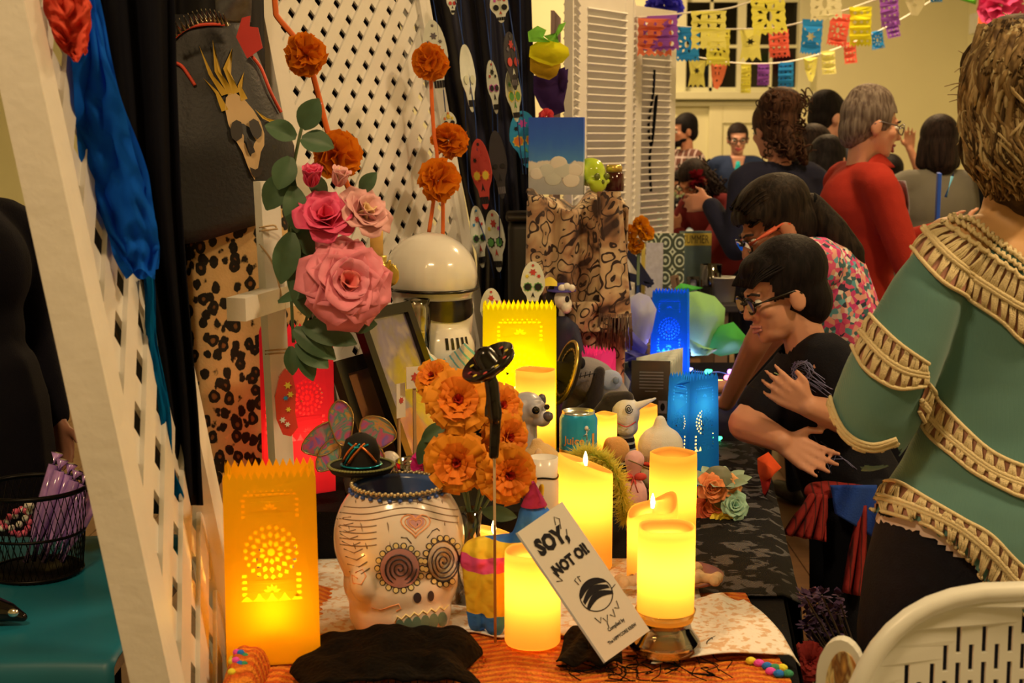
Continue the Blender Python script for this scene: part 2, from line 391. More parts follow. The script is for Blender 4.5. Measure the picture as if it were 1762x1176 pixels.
# ---------------------------------------------------------------- papel picado banners
PC = {k: paper('tissue_' + k, A(*c_, 1.7), .35, .08) for k, c_ in dict(orange=(226, 88, 44), purple=(120, 58, 96), lime=(190, 190, 60), yellow=(222, 170, 48), pale=(196, 190, 96), blue=(40, 98, 150), red=(208, 74, 44), tan=(200, 168, 74), gold=(232, 180, 26)).items()}
STR = mat('white_string', A(220, 200, 165), .8)
def flag_mesh(x0, y0, x1, y1, Y, style, seed, tilt):
    rnd = random.Random(seed); a = P(x0, y0, Y); W_ = abs(P(x1, y0, Y).x - a.x); H_ = a.z - P(x0, y1, Y).z
    n = 6; out = [(0, 0), (W_, 0)]; e = .03 * W_
    for k in range(1, 9): out.append((W_ - e * (k % 2), -H_ * .9 * k / 9))
    if style == 'tail': out = [(0, 0), (W_, 0), (W_ * .9, -H_ * .5), (W_, -H_), (W_ * .75, -H_ * .86), (W_ * .6, -H_), (W_ * .45, -H_ * .86), (W_ * .3, -H_), (W_ * .18, -H_ * .86), (0, -H_), (W_ * .12, -H_ * .5)]
    elif style == 'taper': out = [(0, 0), (W_, 0), (W_ * .92, -H_ * .35), (W_ * .8, -H_ * .7), (W_ * .55, -H_), (W_ * .3, -H_ * .95), (W_ * .1, -H_ * .5)]
    else:
        for k in range(n * 2 + 1): out.append((W_ * (1 - k / (2 * n)), -H_ * (.93 if k % 2 else 1)))
        for k in range(1, 9): out.append((e * (k % 2), -H_ * .9 * (9 - k) / 9))
    hs = []
    if style == 'dots':
        for i in (.2, .5, .8):
            for j in (.2, .5, .8): hs.append(circ(W_ * i, -H_ * j, W_ * .07, 8))
    elif style == 'tail': hs = [star(W_ * .5, -H_ * .38, W_ * .2, 6, .5)]
    elif style == 'taper': hs = [circ(W_ * .3, -H_ * .15, W_ * .06, 6), circ(W_ * .6, -H_ * .15, W_ * .06, 6), star(W_ * .45, -H_ * .65, W_ * .1, 4)] + [rect(W_ * (.3 + .2 * k), -H_ * .42, W_ * (.36 + .2 * k), -H_ * .3) for k in range(2)]
    elif style == 'star':
        hs = [star(W_ * .5, -H_ * .48, W_ * .24, 6, .5)] + [petal(W_ * .5, -H_ * .48, pi / 4 + k * pi / 2, W_ * .38, W_ * .55, W_ * .04) for k in range(4)]
    elif style == 'sun':
        hs = [circ(W_ * .5, -H_ * .5, W_ * .09, 7, 1.6)] + [petal(W_ * .5, -H_ * .5, k * pi / 4 + .3, W_ * .2, W_ * .38, W_ * .045) for k in range(8)] + [star(W_ * i, -H_ * j, W_ * .06, 4) for i in (.15, .85) for j in (.12, .88)]
    else:
        for i in (.22, .5, .78):
            for j in (.15, .38, .62, .85): hs.append(star(W_ * i, -H_ * j, W_ * rnd.uniform(.06, .1), rnd.choice((3, 4)), .5, rnd.random()))
    vs, fs = cut2d(out, hs)
    ph = rnd.uniform(0, 6); mt = Matrix.Rotation(tilt, 4, 'Y'); b_ = MB()
    b_.add([a + mt @ V((p.x, .03 * W_ / .1 * sin(p.y / H_ * 3 + ph) * .3 + .02 * sin(p.x / W_ * 4 + ph), p.y)) for p in vs], fs); return b_
def banner(label, Y, line, flags, seed):
    pts = [P(x, y, Y + .002 * (x - 1095)) for x, y in line]
    t = thing('papel_picado_banner', label, 'banner', pts[0], group='paper banners strung across the hall')
    MB().tube(spl(pts, 6), .0045, 6).obj('string', STR, t, True)
    for i, (x0, y0, x1, y1, c_, st, tl) in enumerate(flags):
        flag_mesh(x0, y0, x1, y1, Y + .002 * (x0 - 1095) - .012, st, seed * 50 + i, tl).obj('flag', PC[c_], t, True, smooth=False)
banner('upper paper banner with purple, lime and big yellow cut flags over the window', 6.0, [(1094, 30), (1140, 27), (1190, 21), (1250, 15), (1300, 0), (1420, -40)],
       [(1097, 32, 1158, 97, 'orange', 'cut', 0), (1103, 27, 1166, 90, 'purple', 'dots', -.03), (1188, 20, 1251, 86, 'lime', 'cut', -.03), (1290, 0, 1352, 64, 'yellow', 'sun', -.12), (1390, -20, 1446, 38, 'pale', 'sun', -.1)], 1)
banner('middle paper banner sagging across the window with a blue star flag', 7.0, [(1094, 34), (1165, 45), (1240, 50), (1310, 49), (1360, 43), (1440, 22), (1510, -2), (1640, -50)],
       [(1163, 46, 1204, 106, 'blue', 'sun', .03), (1216, 50, 1258, 114, 'yellow', 'sun', 0), (1274, 51, 1310, 106, 'lime', 'tail', 0), (1320, 54, 1358, 102, 'red', 'cut', -.1), (1380, 33, 1416, 93, 'blue', 'star', .05), (1428, 22, 1464, 78, 'red', 'sun', .1),
        (1462, 12, 1502, 82, 'gold', 'cut', -.03), (1510, -4, 1546, 50, 'purple', 'cut', -.15), (1553, -25, 1594, 30, 'pale', 'taper', -.1), (1598, -30, 1622, 6, 'blue', 'cut', -.1)], 2)
banner('lowest paper banner with small lime, orange and blue flags before the dark panes', 8.0, [(1198, 98), (1260, 108), (1330, 109), (1390, 99), (1470, 72), (1545, 36), (1620, -10)],
       [(1184, 104, 1215, 151, 'lime', 'tail', 0), (1222, 110, 1252, 153, 'orange', 'taper', .05), (1275, 110, 1292, 162, 'yellow', 'cut', 0), (1303, 110, 1324, 148, 'purple', 'dots', 0), (1340, 107, 1365, 152, 'blue', 'cut', 0),
        (1382, 100, 1408, 142, 'lime', 'taper', -.05), (1413, 88, 1438, 130, 'tan', 'dots', -.08), (1450, 74, 1474, 112, 'red', 'dots', -.12), (1495, 56, 1520, 88, 'blue', 'sun', -.2), (1524, 40, 1546, 68, 'purple', 'dots', -.2)], 3)
# ================================================================ altar table, risers
TZ = .76
WD = mat('table_wood', A(120, 82, 46), .5, bump=.2)
BLK = mat('black_cloth', A(12, 10, 8), .9, bump=.4, bs=300, Specular_IOR_Level=.12)
poly = [(-.41, 1.82), (.406, 1.82), (.66, 3.8), (.84, 4.95), (.16, 4.95), (.03, 3.86), (-.35, 3.18), (-.41, 2.6)]
t = thing('altar_table', 'long altar table under the candles and black lace, beside the lattice', 'table', (0, 3.2, 0))
def poly_slab(pl, z0, z1):
    n = len(pl); b_ = MB(); b_.add([(x, y, z0) for x, y in pl] + [(x, y, z1) for x, y in pl], [tuple(range(n - 1, -1, -1)), tuple(range(n, 2 * n))] + [(i, (i + 1) % n, (i + 1) % n + n, i + n) for i in range(n)]); return b_
poly_slab(poly, TZ - .035, TZ - .012).obj('table_top', WD, t, True, False)
for x, y in ((-.14, 2.02), (.34, 2.05), (.58, 3.7), (.74, 4.8), (.28, 4.8), (.12, 3.3)):
    MB().box((x, y, (TZ - .035) / 2), (.05, .05, TZ - .035)).obj('leg', WD, t, True, False)
# black cloth over the whole table, hanging at the front and along the right edge
def offs(p, q, d): n = V((q[1] - p[1], -(q[0] - p[0]), 0)).normalized(); return n * d
t = thing('black_tablecloth', 'plain black cloth covering the altar table and hanging to the floor side', 'tablecloth', (0, 3.2, TZ))
poly_slab(poly, TZ - .012, TZ - .004).obj('cloth_top', BLK, t, True, False)
b = MB(); ring = [(-.24, 1.82), (.406, 1.82), (.66, 3.8), (.84, 4.95)]
def drape(u, v_):
    L = u * 3 ; i = min(int(L), 2); a = V((*ring[i], 0)); c_ = V((*ring[i + 1], 0)); p = a.lerp(c_, L - i); n = offs(ring[i], ring[i + 1], 1)
    p += n * (.006 + v_ * (.02 + .016 * sin(u * 90 + 3 * v_) + .01 * sin(u * 37))); return V((p.x, p.y, TZ - .004 - v_ * .62))
b.sheet(160, 9, drape); b.obj('cloth_skirt', BLK, t, True)
# risers hidden under black cloth
def riser(label, pl, z1, z0=TZ - .004):
    t_ = thing('draped_riser', label, 'riser', (sum(p[0] for p in pl) / len(pl), sum(p[1] for p in pl) / len(pl), z0), group='draped risers on the altar')
    poly_slab([(p[0], p[1]) for p in pl], z0 + .001, z1).obj('cloth_cover', BLK, t_, True, False); return t_
RA = .87
riser('low black draped riser behind the sugar skull pot', [(-.385, 2.5), (.17, 2.5), (.17, 3.04), (-.36, 3.04)], RA)
RB = 1.0
riser('tall black draped riser under the white helmet', [(-.33, 3.06), (.06, 3.06), (.06, 3.56), (-.17, 3.56), (-.33, 3.32)], RB)
# ================================================================ lattice screens
WHT = mat('white_lattice_paint', A(205, 172, 128, 1.5), .55, var=.1, vs=8, bump=.25, bs=40)
LEAN = .17
def lattice(label, p0, p1, zref, wl, pitch, slat, th, stile, top=2.35, zmin=.02, rail=.06):
    """upright frame with two crossed layers of diagonal slats, leaning away from the altar"""
    a = V((p0[0], p0[1], 0)); c_ = V((p1[0], p1[1], 0)); d = (c_ - a).normalized(); L = (c_ - a).length
    up = V((-LEAN, 0, 1)); nrm = d.cross(up).normalized()
    if nrm.x < 0: nrm = -nrm
    org = a + V((LEAN * zref, 0, 0))
    def W(s_, h, o=0): return org + d * s_ + up * h + nrm * o
    t_ = thing('lattice_screen', label, 'screen', W(L / 2, 0), group='white lattice screens behind the altar')
    for s_ in (0, L):
        b_ = MB(); b_.beam(W(s_, zmin), W(s_, top), stile[0], stile[1], d if False else nrm); b_.obj('stile', WHT, t_, True, False)
    for h in (zmin + rail / 2 + .05, top - rail / 2):
        b_ = MB(); b_.beam(W(stile[0] / 2, h), W(L - stile[0] / 2, h), stile[1] * .9, rail, up); b_.obj('rail', WHT, t_, True, False)
    s0, s1, h0, h1 = stile[0] * .4, L - stile[0] * .4, zmin + .1, top - rail * .6
    st = pitch * math.sqrt(2)
    for lay, sg in ((0, 1), (1, -1)):
        k = -int((h1 - h0) / st) - 1
        while True:
            c0 = s0 + k * st if sg > 0 else s0 + k * st
            if c0 > s1 + (h1 - h0): break
            # s = c0 + sg*(h-h0)
            if sg > 0: ha = max(h0, h0 + (s0 - c0)); hb = min(h1, h0 + (s1 - c0))
            else: ha = max(h0, h0 + (c0 - s1)); hb = min(h1, h0 + (c0 - s0))
            if hb - ha > .03:
                o = th * (.5 if lay == 0 else -.5)
                q0 = W(c0 + sg * (ha - h0), ha, o); q1 = W(c0 + sg * (hb - h0), hb, o)
                b_ = MB(); b_.beam(q0, q1, slat, th, nrm); b_.obj('slat', WHT, t_, True, False)
            k += 1
    return W, d, nrm, up
zr1 = P(145, 600, 1.8).z
LW1 = lattice('white lattice screen with broad open diamonds at the front corner of the altar', (P(150, 600, 1.72).x, 1.72), (P(282, 600, 2.12).x, 2.12), zr1, 0, .088, .044, .007, (.062, .05))
zr2 = P(465, 50, 3.3).z
LW2 = lattice('white fine-meshed lattice screen standing behind the white helmet', (P(462, 50, 3.3).x, 3.3), (P(736, 60, 3.86).x, 3.86), zr2, 0, .052, .031, .006, (.05, .03))
t = thing('added_dark_sheet', 'dark maroon cloth pinned flat behind the fine-meshed lattice', 'cloth', LW2[0](.3, .9, -.06))  # added sheet: stands in for the dark beyond, hides the lit wall
MB().sheet(24, 24, lambda u, v_: LW2[0](.02 + .6 * u, .85 + 1.5 * v_, -.045 - .012 * (1 + sin(u * 20 + v_ * 3))), .002).obj('cloth_panel', mat('dark_sheet_maroon', A(34, 18, 14), .95, var=.6, vs=6, Specular_IOR_Level=.1), t, True)
# ================================================================ louvered shutters further back
LVW = mat('louver_paint', A(214, 186, 132, 1.4), .5, var=.05)
a = P(955, 20, 5.0); c_ = P(1142, 35, 6.45); d = V((c_.x - a.x, c_.y - a.y, 0)); TL = d.length; d.normalize(); nr = V((d.y, -d.x, 0))
edges = [0, .4, .8, 1.2, TL]
for i in range(4):
    s0, s1 = edges[i] * TL / TL, edges[i + 1]; zig = (.05 if i % 2 else -.05)
    q0 = V((a.x, a.y, 0)) + d * s0 + nr * (-zig); q1 = V((a.x, a.y, 0)) + d * s1 + nr * zig; dd_ = (q1 - q0).normalized(); Lp = (q1 - q0).length; n2 = V((dd_.y, -dd_.x, 0))
    nm = ['white louvered shutter panel nearest the yellow paper flower', 'second white louvered shutter panel from the yellow paper flower', 'third white louvered shutter panel, tinted pink behind its slats', 'narrow white louvered shutter panel at the end, under the banner strings'][i]
    t = thing('louvered_shutter', nm, 'shutter', q0, group='louvered shutter panels of the folding screen')
    Hh = 2.12; Z0 = .02; sw = .055
    for s_ in (sw / 2 + .004, Lp - sw / 2 - .004): MB().beam(q0 + dd_ * s_ + V((0, 0, Z0)), q0 + dd_ * s_ + V((0, 0, Hh)), sw, .03, n2).obj('stile', LVW, t, True, False)
    for h in (Z0 + .06, 1.0, Hh - .035): MB().beam(q0 + dd_ * sw + V((0, 0, h)), q0 + dd_ * (Lp - sw) + V((0, 0, h)), .028, .07, (0, 0, 1)).obj('rail', LVW, t, True, False)
    sl = MB(); sl.beam(V((0, 0, 0)), V((Lp - 2 * sw, 0, 0)), .05, .006, (0, .5, .85)); ang = math.atan2(dd_.y, dd_.x)
    me = None; h = 1.06
    while h < Hh - .08:
        if me is None: o = sl.obj('louver', LVW, t, False, False); me = o.data
        else: o = link('louver', me, None, t)
        o.location = q0 + dd_ * sw + V((0, 0, h)) - t.location; o.rotation_euler = (0, 0, ang); h += .0295
    h = .14
    while h < .95:
        o = link('louver', me, None, t); o.location = q0 + dd_ * sw + V((0, 0, h)) - t.location; o.rotation_euler = (0, 0, ang); h += .06
    MB().box((Lp * .5, .06, 1.05), (Lp * .8, .012, 1.9)).obj('shade_lining', mat('shutter_lining', A(176, 128, 96), .9), t).rotation_euler = (0, 0, ang)
t = thing('wire_garland', 'black twisted wire garland hanging down the end shutter', 'garland', P(1128, 300, 6.2))
MB().tube(spl([P(x, y, 6.25) for x, y in ((1126, 120), (1124, 160), (1116, 215), (1121, 250), (1127, 185), (1130, 166), (1124, 230), (1118, 270), (1120, 330))], 5), .006, 6).obj('wire', BLK, t, True)
# ================================================================ dark blue hanging cloth with paper skull strings
g = G('navy_hanging_cloth'); g.bump(g.noise(250, 2), .25, .002); g.fin(g.mix(g.noise(5), A(16, 14, 22, 1.2), A(30, 27, 38, 1.2)), .7, Sheen_Weight=.1); NAVY = g.m
def cloth_pt(u, v_):
    xt = 712 + u * 200; xb = 822 + u * 108; x = xt + (xb - xt) * min(1, v_ * 1.25); y = -70 + v_ * 640
    Y = 4.07 + .05 * sin(u * 17 + 1.2 * v_) * (1 - .3 * v_) + .02 * sin(u * 41 + 3 * v_) + .05 * u
    return P(x, y, Y)
t = thing('hanging_cloth', 'dark navy cloth hanging in folds behind strings of paper skulls', 'cloth', cloth_pt(.5, 1))
MB().sheet(70, 40, cloth_pt, .002).obj('cloth_panel', NAVY, t, True)
MB().tube([P(690, -72, 4.07), P(940, -72, 4.12)], .012, 10).obj('hanging_rod', mat('rod_wood', A(140, 100, 60)), t, True)
t = thing('curtain_stand', 'thin upright stand holding the dark navy cloth', 'stand', (P(700, 0, 4.14).x, 4.14, 0))
MB().tube([(0, 0, 0), (0, 0, P(700, -72, 4.0).z - .014)], .012, 10).obj('pole', mat('white_metal_pole', A(190, 160, 120)), t)
MB().lathe([(.006, 0), (.12, 0), (.12, .015), (.02, .03), (.004, .03)], 20).obj('foot', mat('white_metal_pole', A(190, 160, 120)), t)
# paper skulls: outline, printed eyes, nose and teeth as raised flat pieces
SKM = {k: mat('skull_paper_' + k, A(*c_, 1.3), .8, var=.1, vs=60) for k, c_ in dict(white=(205, 178, 150), cream=(190, 165, 110), blue=(40, 120, 140), red=(178, 52, 34), dark=(46, 36, 30), grey=(92, 74, 60), black=(20, 16, 16), teal=(30, 110, 130), gold=(220, 165, 40), pink=(190, 60, 110), green=(90, 130, 50), orange=(220, 100, 30)).items()}
INK = SKM['black']
def skull_paper(parent, c_, Wd, Hd, yaw, tilt, base, deco, th=.0016):
    """flat card skull (round cranium, narrow jaw) turned by yaw"""
    m = Matrix.Translation(c_) @ Matrix.Rotation(tilt, 4, 'Y') @ Matrix.Rotation(yaw, 4, 'Z') @ Matrix.Rotation(pi / 2, 4, 'X')
    out = []
    for k in range(28):
        a_ = 2 * pi * k / 28; x, y = cos(a_), sin(a_)
        wv = 1 if y > -.1 else (1 - .42 * min(1, (-y - .1) / .35)); out.append((x * Wd / 2 * wv, y * Hd / 2))
    vs, fs = cut2d(out, [], th); b_ = MB(); b_.M = m; b_.add(vs, fs); sk = b_.obj('skull_card', SKM[base], parent, True, False)
    def pc(name, loop, mt, z=.0012):
        vs, fs = cut2d(loop, [], .0012); b2 = MB(); b2.M = m @ Matrix.Translation((0, 0, th / 2 + z)); b2.add(vs, fs); b2.obj(name, SKM[mt], sk, smooth=False)
    ey, rim, nose, fore = deco
    for s_ in (-1, 1):
        if rim: pc('eye_petals', star(s_ * Wd * .21, -Hd * .02, Wd * .2, 8, .8), rim)
        pc('eye_socket', circ(s_ * Wd * .21, -Hd * .02, Wd * .145, 12), ey, .0022)
    pc('nose', [(0, -Hd * .13), (Wd * .08, -Hd * .24), (0, -Hd * .21), (-Wd * .08, -Hd * .24)], nose)
    for k in range(4): x = (k - 1.5) * Wd * .11; pc('tooth', rect(x - Wd * .045, -Hd * .42, x + Wd * .045, -Hd * .32), 'black' if base != 'dark' else 'grey')
    if fore:
        for k, (x, y, r_) in enumerate(((0, .28, .16), (-.24, .2, .09), (.24, .2, .09), (0, .42, .07))): pc('printed_petal', star(Wd * x, Hd * y, Wd * r_, 6, .55), fore[k % len(fore)])
    return sk
BLT = mat('blue_thread', A(30, 50, 80), .7)
def skull_string(label, xs, ys, Y, skulls):
    t_ = thing('paper_skull_string', label, 'garland', P(xs[0], ys[0], Y), group='strings of paper skulls')
    MB().tube([P(x, y, Y + .004) for x, y in zip(xs, ys)], .0016, 5).obj('thread', BLT, t_, True)
    for (x, y, wpx, hpx, yaw, base, deco) in skulls:
        c_ = P(x, y, Y); k = K(c_); ww = wpx * k / max(.22, abs(cos(yaw)))
        skull_paper(t_, c_, ww, hpx * k, yaw, -.12, base, deco)
skull_string('paper skull string ending in the white swirl skull, next to the lattice stile', (735, 752, 770), (-60, 40, 230), 3.78, [(750, 98, 42, 126, .25, 'white', ('grey', None, 'grey', ('grey',))), (772, 212, 26, 40, .7, 'white', ('black', None, 'black', ('gold', 'orange')))])
skull_string('paper skull string with the slim edge-on skull and a red skull below', (770, 790, 818, 822), (-60, 30, 200, 270), 3.78, [(777, 5, 16, 40, .8, 'white', ('red', None, 'black', ('red',))), (806, 135, 24, 116, 1.1, 'white', ('cream', None, 'grey', None)), (829, 300, 36, 122, -.75, 'red', ('gold', 'orange', 'black', ('red', 'black')))])
skull_string('paper skull string with a white toothed skull above a dark one', (826, 840, 856, 860), (-60, 60, 200, 420), 3.86, [(849, 150, 20, 92, .95, 'white', ('black', 'pink', 'black', ('black', 'red'))), (858, 284, 30, 118, .2, 'dark', ('black', None, 'black', None))])
skull_string('paper skull string with the white ornate skull at its top and a pale green one', (845, 862, 885, 900), (-60, 20, 160, 300), 3.83, [(860, 12, 34, 54, .2, 'white', ('black', 'cream', 'red', ('red', 'pink'))), (884, 164, 26, 92, 1.05, 'cream', ('green', 'gold', 'green', ('green',)))])
skull_string('paper skull string with a slim dark skull at the cloth edge', (866, 880, 898, 905), (-60, 40, 160, 300), 3.8, [(881, 105, 26, 100, 1.05, 'dark', ('red', None, 'white', ('red', 'grey')))])
skull_string('short string holding the turquoise skull with orange eyes behind the sky canvas', (893, 897, 903), (-60, 100, 285), 3.97, [(903, 240, 52, 98, -.1, 'blue', ('orange', 'gold', 'green', ('pink', 'black')))])
skull_string('string of narrow white skulls lowest beside the black hamper', (790, 806, 838, 850), (-66, 330, 420, 480), 3.94, [(824, 408, 27, 108, .75, 'white', ('black', 'green', 'red', ('red', 'teal'))), (795, 425, 16, 108, 1.2, 'white', ('teal', None, 'grey', ('teal',)))])
skull_string('string with a white skull with a green eye patch touching the hamper', (842, 850, 862), (-66, 330, 480), 3.9, [(853, 415, 34, 108, -.8, 'white', ('green', 'black', 'red', ('red', 'gold', 'pink')))])
# ================================================================ orange pompoms and ribbons on the lattice
RIB = mat('orange_ribbon', A(230, 84, 20), .5)
def ribbon(label, pts, Y, w_=.005):
    t_ = thing('orange_ribbon', label, 'ribbon', P(*pts[0], Y), group='orange ribbons holding the pompoms')
    MB().tube(spl([P(x, y, Y) for x, y in pts], 6), w_, 6, flat=.25).obj('ribbon_strip', RIB, t_, True)
ribbon('orange ribbon running down the inner lattice stile', [(470, -40), (474, 15), (478, 30), (505, 62), (528, 95), (548, 165), (562, 220), (575, 260), (598, 320), (612, 350)], 3.2, .0065)
ribbon('orange ribbon hanging below the two lowest pompoms', [(741, 125), (744, 190), (747, 232), (752, 270), (748, 330), (738, 400)], 3.62)
ribbon('short orange ribbon tail beside the lowest pompom', [(760, 320), (762, 350), (762, 400), (760, 420)], 3.6)
for i, (x, y, w_, Y, lb) in enumerate(((526, 94, 76, 3.15, 'orange tissue pompom alone on the upper lattice stile'), (741, 107, 66, 3.6, 'orange tissue pompom over the white swirl skull'), (774, 242, 66, 3.66, 'orange tissue pompom tied just above the lowest one'),
                                 (755, 311, 76, 3.55, 'lowest orange tissue pompom on the lattice ribbon'), (580, 267, 88, 3.19, 'orange tissue pompom behind the pink rosebuds'))):
    c_ = P(x, y, Y); pompom('orange_pompom', lb, c_, w_ / 2 * K(c_), ORT, 20 + i, group='orange tissue pompoms', n=52, nrm=(.5, -.85, .1))
# ================================================================ dress form in a painted vest and leopard print
BK2 = mat('black_leather', A(26, 22, 19), .5, bump=.25, bs=120)
ctr = V((P(376, 300, 2.9).x, 2.9, 0)); t = thing('dress_form', 'dress form in a black skull-painted vest over a leopard print gown', 'mannequin', ctr)
b = MB()
b.cap((-.02, 0, 1.2), (-.03, 0, 1.42), .085, .11); b.cap((-.05, 0, 1.66), (-.03, 0, 1.5), .05, .1)
link('torso', blob(b, .012, 5), mat('form_cloth', A(60, 46, 36)), t)
MB().tube([(0, 0, .02), (0, 0, 1.2)], .018, 10).obj('stand_pole', BK2, t); MB().lathe([(.006, 0), (.16, 0), (.16, .015), (.03, .035), (.004, .035)], 20).obj('stand_foot', BK2, t)
g = G('leopard_print'); vv = g.co('Object', 1, 1, .8)
d = g.vor(44, vv, 'F1', .8); n_ = g.noise(70, 2, vv); e = g.math('ADD', d, g.math('MULTIPLY', g.math('SUBTRACT', n_, .5), .5))
ring_ = g.ramp(e, [(0, C(140, 96, 50)), (.14, C(120, 80, 40)), (.2, C(14, 9, 6)), (.46, C(14, 9, 6)), (.52, C(214, 182, 130)), (1, C(222, 190, 140))])
g.bump(g.noise(200, 2), .3, .002); g.fin(ring_, .75); LEO = g.m
def gown(u, v_):   # long hanging gown seen from its front left side
    a_ = -pi * .12 - u * pi * 1.2; r_ = .14 + .05 * v_ + .016 * sin(u * 22) * (.3 + v_) + .02 * sin(u * 7 + v_ * 4)
    return V((cos(a_) * r_ * 1.05 - .02 + .06 * v_, sin(a_) * r_ * .8, 1.56 - v_ * .76))
MB().sheet(70, 30, gown, .003).obj('gown', LEO, t)
def overlay(u, v_):
    a_ = -pi * .56 - u * pi * .75; r_ = .185 + .07 * v_ + .016 * sin(u * 26) * (.4 + v_)
    return V((cos(a_) * r_ - .02 + .05 * v_ , sin(a_) * r_ * .85, 1.66 - v_ * .86))
g = G('black_lace_print'); vv = g.co('Object', 1, 1, .5); d = g.vor(26, vv, 'DISTANCE_TO_EDGE'); g.fin(g.ramp(d, [(0, C(58, 34, 14)), (.05, C(30, 18, 9)), (.09, C(10, 8, 7)), (1, C(8, 6, 5))]), .8)
MB().sheet(60, 26, overlay, .003).obj('dark_overdress', g.m, t)
def vest(u, v_):
    a_ = -pi * .02 - u * pi * 1.02; top = .0 if True else 0; r_ = (.08 + .088 * min(1, v_ * 1.7)) + .012 * max(0, v_ - .5)
    sh = .14 * max(0, sin(u * pi)) * 0
    return V((cos(a_) * r_ * 1.12 - .03, sin(a_) * r_ * .95, 1.795 - v_ * (.43 - .24 * max(0, min(1, (u - .5) / .2))) + .02 * sin(u * 9) * v_))
VE = MB().sheet(50, 16, vest, .004); vo = VE.obj('vest', BK2, t); VB = bvh_of(vo.data)
def on_vest(pts, off=.004):
    out = []
    for x, y in pts:
        d_ = ray(x, y).normalized(); h = VB.ray_cast(CAM - ctr, d_)
        if h[0] is not None: nn = h[1] if h[1].dot(d_) < 0 else -h[1]; out.append(h[0] + nn * off)
    return out
def patch(name, loop, mt, off, parent):
    q = on_vest(loop, off)
    if len(q) < 3: return
    c_ = sum(q, V()) / len(q); MB().add(q + [c_], [(i, (i + 1) % len(q), len(q)) for i in range(len(q))]).obj(name, mt, parent)
YP = mat('yellow_paint', C(196, 160, 40), .6); WP = mat('bone_paint', C(206, 178, 138), .6); GP = mat('grey_paint', C(44, 40, 44), .6); ORP = mat('red_piping', A(200, 60, 30), .5)
patch('painted_skull', [(388, 170), (394, 163), (404, 162), (420, 175), (434, 192), (446, 212), (452, 232), (452, 250), (446, 262), (444, 276), (441, 292), (436, 310), (430, 300), (424, 285), (416, 262), (404, 242), (392, 215), (387, 190)], WP, .006, vo)
for nm, lp in (('painted_eye', [(398, 214), (405, 209), (413, 213), (416, 228), (414, 240), (405, 246), (398, 240), (395, 226)]), ('painted_eye', [(426, 212), (433, 207), (441, 212), (447, 226), (446, 236), (440, 242), (432, 236), (427, 224)]), ('painted_nose', [(423, 238), (430, 246), (436, 262), (430, 265), (426, 264), (422, 250)]),
               ('painted_mouth', [(427, 288), (436, 292), (448, 286), (446, 300), (438, 306), (430, 300)])): patch(nm, lp, GP, .009, vo)
for (p, q, r_) in (((350, 136), (372, 160), (386, 190)), ((343, 80), (362, 130), (386, 163)), ((365, 70), (372, 125), (397, 162)), ((398, 84), (386, 120), (405, 160)), ((418, 125), (410, 150), (418, 172)), ((436, 190), (452, 206), (470, 210))):
    w_ = 3; patch('painted_spike', [p, (q[0] + w_, q[1]), (r_[0] + 6, r_[1]), (r_[0] - 5, r_[1] + 4), (q[0] - w_, q[1])], YP, .006, vo)
for pl in ([(285, 122), (296, 110), (312, 114), (326, 132), (336, 148)], [(296, 72), (320, 52), (350, 44), (385, 44)], [(430, 98), (446, 120), (462, 160), (480, 195)]):
    q = on_vest(pl, .005)
    if len(q) > 1: MB().tube(spl(q, 5), .0035, 6).obj('piping', ORP, t)
STUD = mat('silver_spike', A(230, 205, 160), .2, 1, var=0)
for k in range(13):
    x = 302 + k * 7.5; y = 62 - 26 * sin(k / 12 * pi * .75) ; q = P(x, y, 2.75) - ctr; MB().tube([q, q + V((-.006, -.012, .022))], [.0055, .0008], 8).obj('collar_spike', STUD, t)
SEQ = G('sequin_scarf'); d = SEQ.vor(160); hh = SEQ.noise(16, 2); SEQ.fin(SEQ.mix(SEQ.ramp(hh, [(.42, (0, 0, 0)), (.5, (1, 1, 1))]), C(16, 74, 84), SEQ.mix(SEQ.ramp(d, [(.1, (1, 1, 1)), (.3, (0, 0, 0))]), C(120, 16, 60), C(220, 110, 130))), .35)
def scarf(u, v_):
    pts = ((236, -20), (262, 60), (272, 140), (276, 230), (282, 330)); i = min(int(v_ * 4), 3); f_ = v_ * 4 - i
    x = pts[i][0] + (pts[i + 1][0] - pts[i][0]) * f_; y = pts[i][1] + (pts[i + 1][1] - pts[i][1]) * f_
    return P(x + (u - .5) * (40 - 34 * v_), y, 2.73 + .012 * sin(u * 14 + v_ * 5)) - ctr
MB().sheet(14, 30, scarf, .003).obj('sequin_scarf', SEQ.m, t)
# shiny patterned headscarf piece and red card at the neck
MB().sheet(10, 8, lambda u, v_: P(372 + u * 60, -10 + v_ * 48, 2.77 - .02 * sin(u * 3 + v_ * 2)) - ctr, .003).obj('patterned_collar', mat('mottled_silk', A(70, 58, 44), .35, var=.8, vs=60), t)
b = MB(); lp = on_vest([(400, 60)], 0); q = P(420, 64, 2.72) - ctr
vs, fs = cut2d([(0, 0), (.012, .036), (.028, .04), (.026, .02), (.042, .018), (.05, -.02), (.02, -.04)], [], .003); b.M = Matrix.Translation(q + V((-.015, 0, 0))) @ Matrix.Rotation(pi / 2, 4, 'X'); b.add(vs, fs); b.obj('red_card', mat('red_card', A(170, 36, 22)), t, smooth=False)
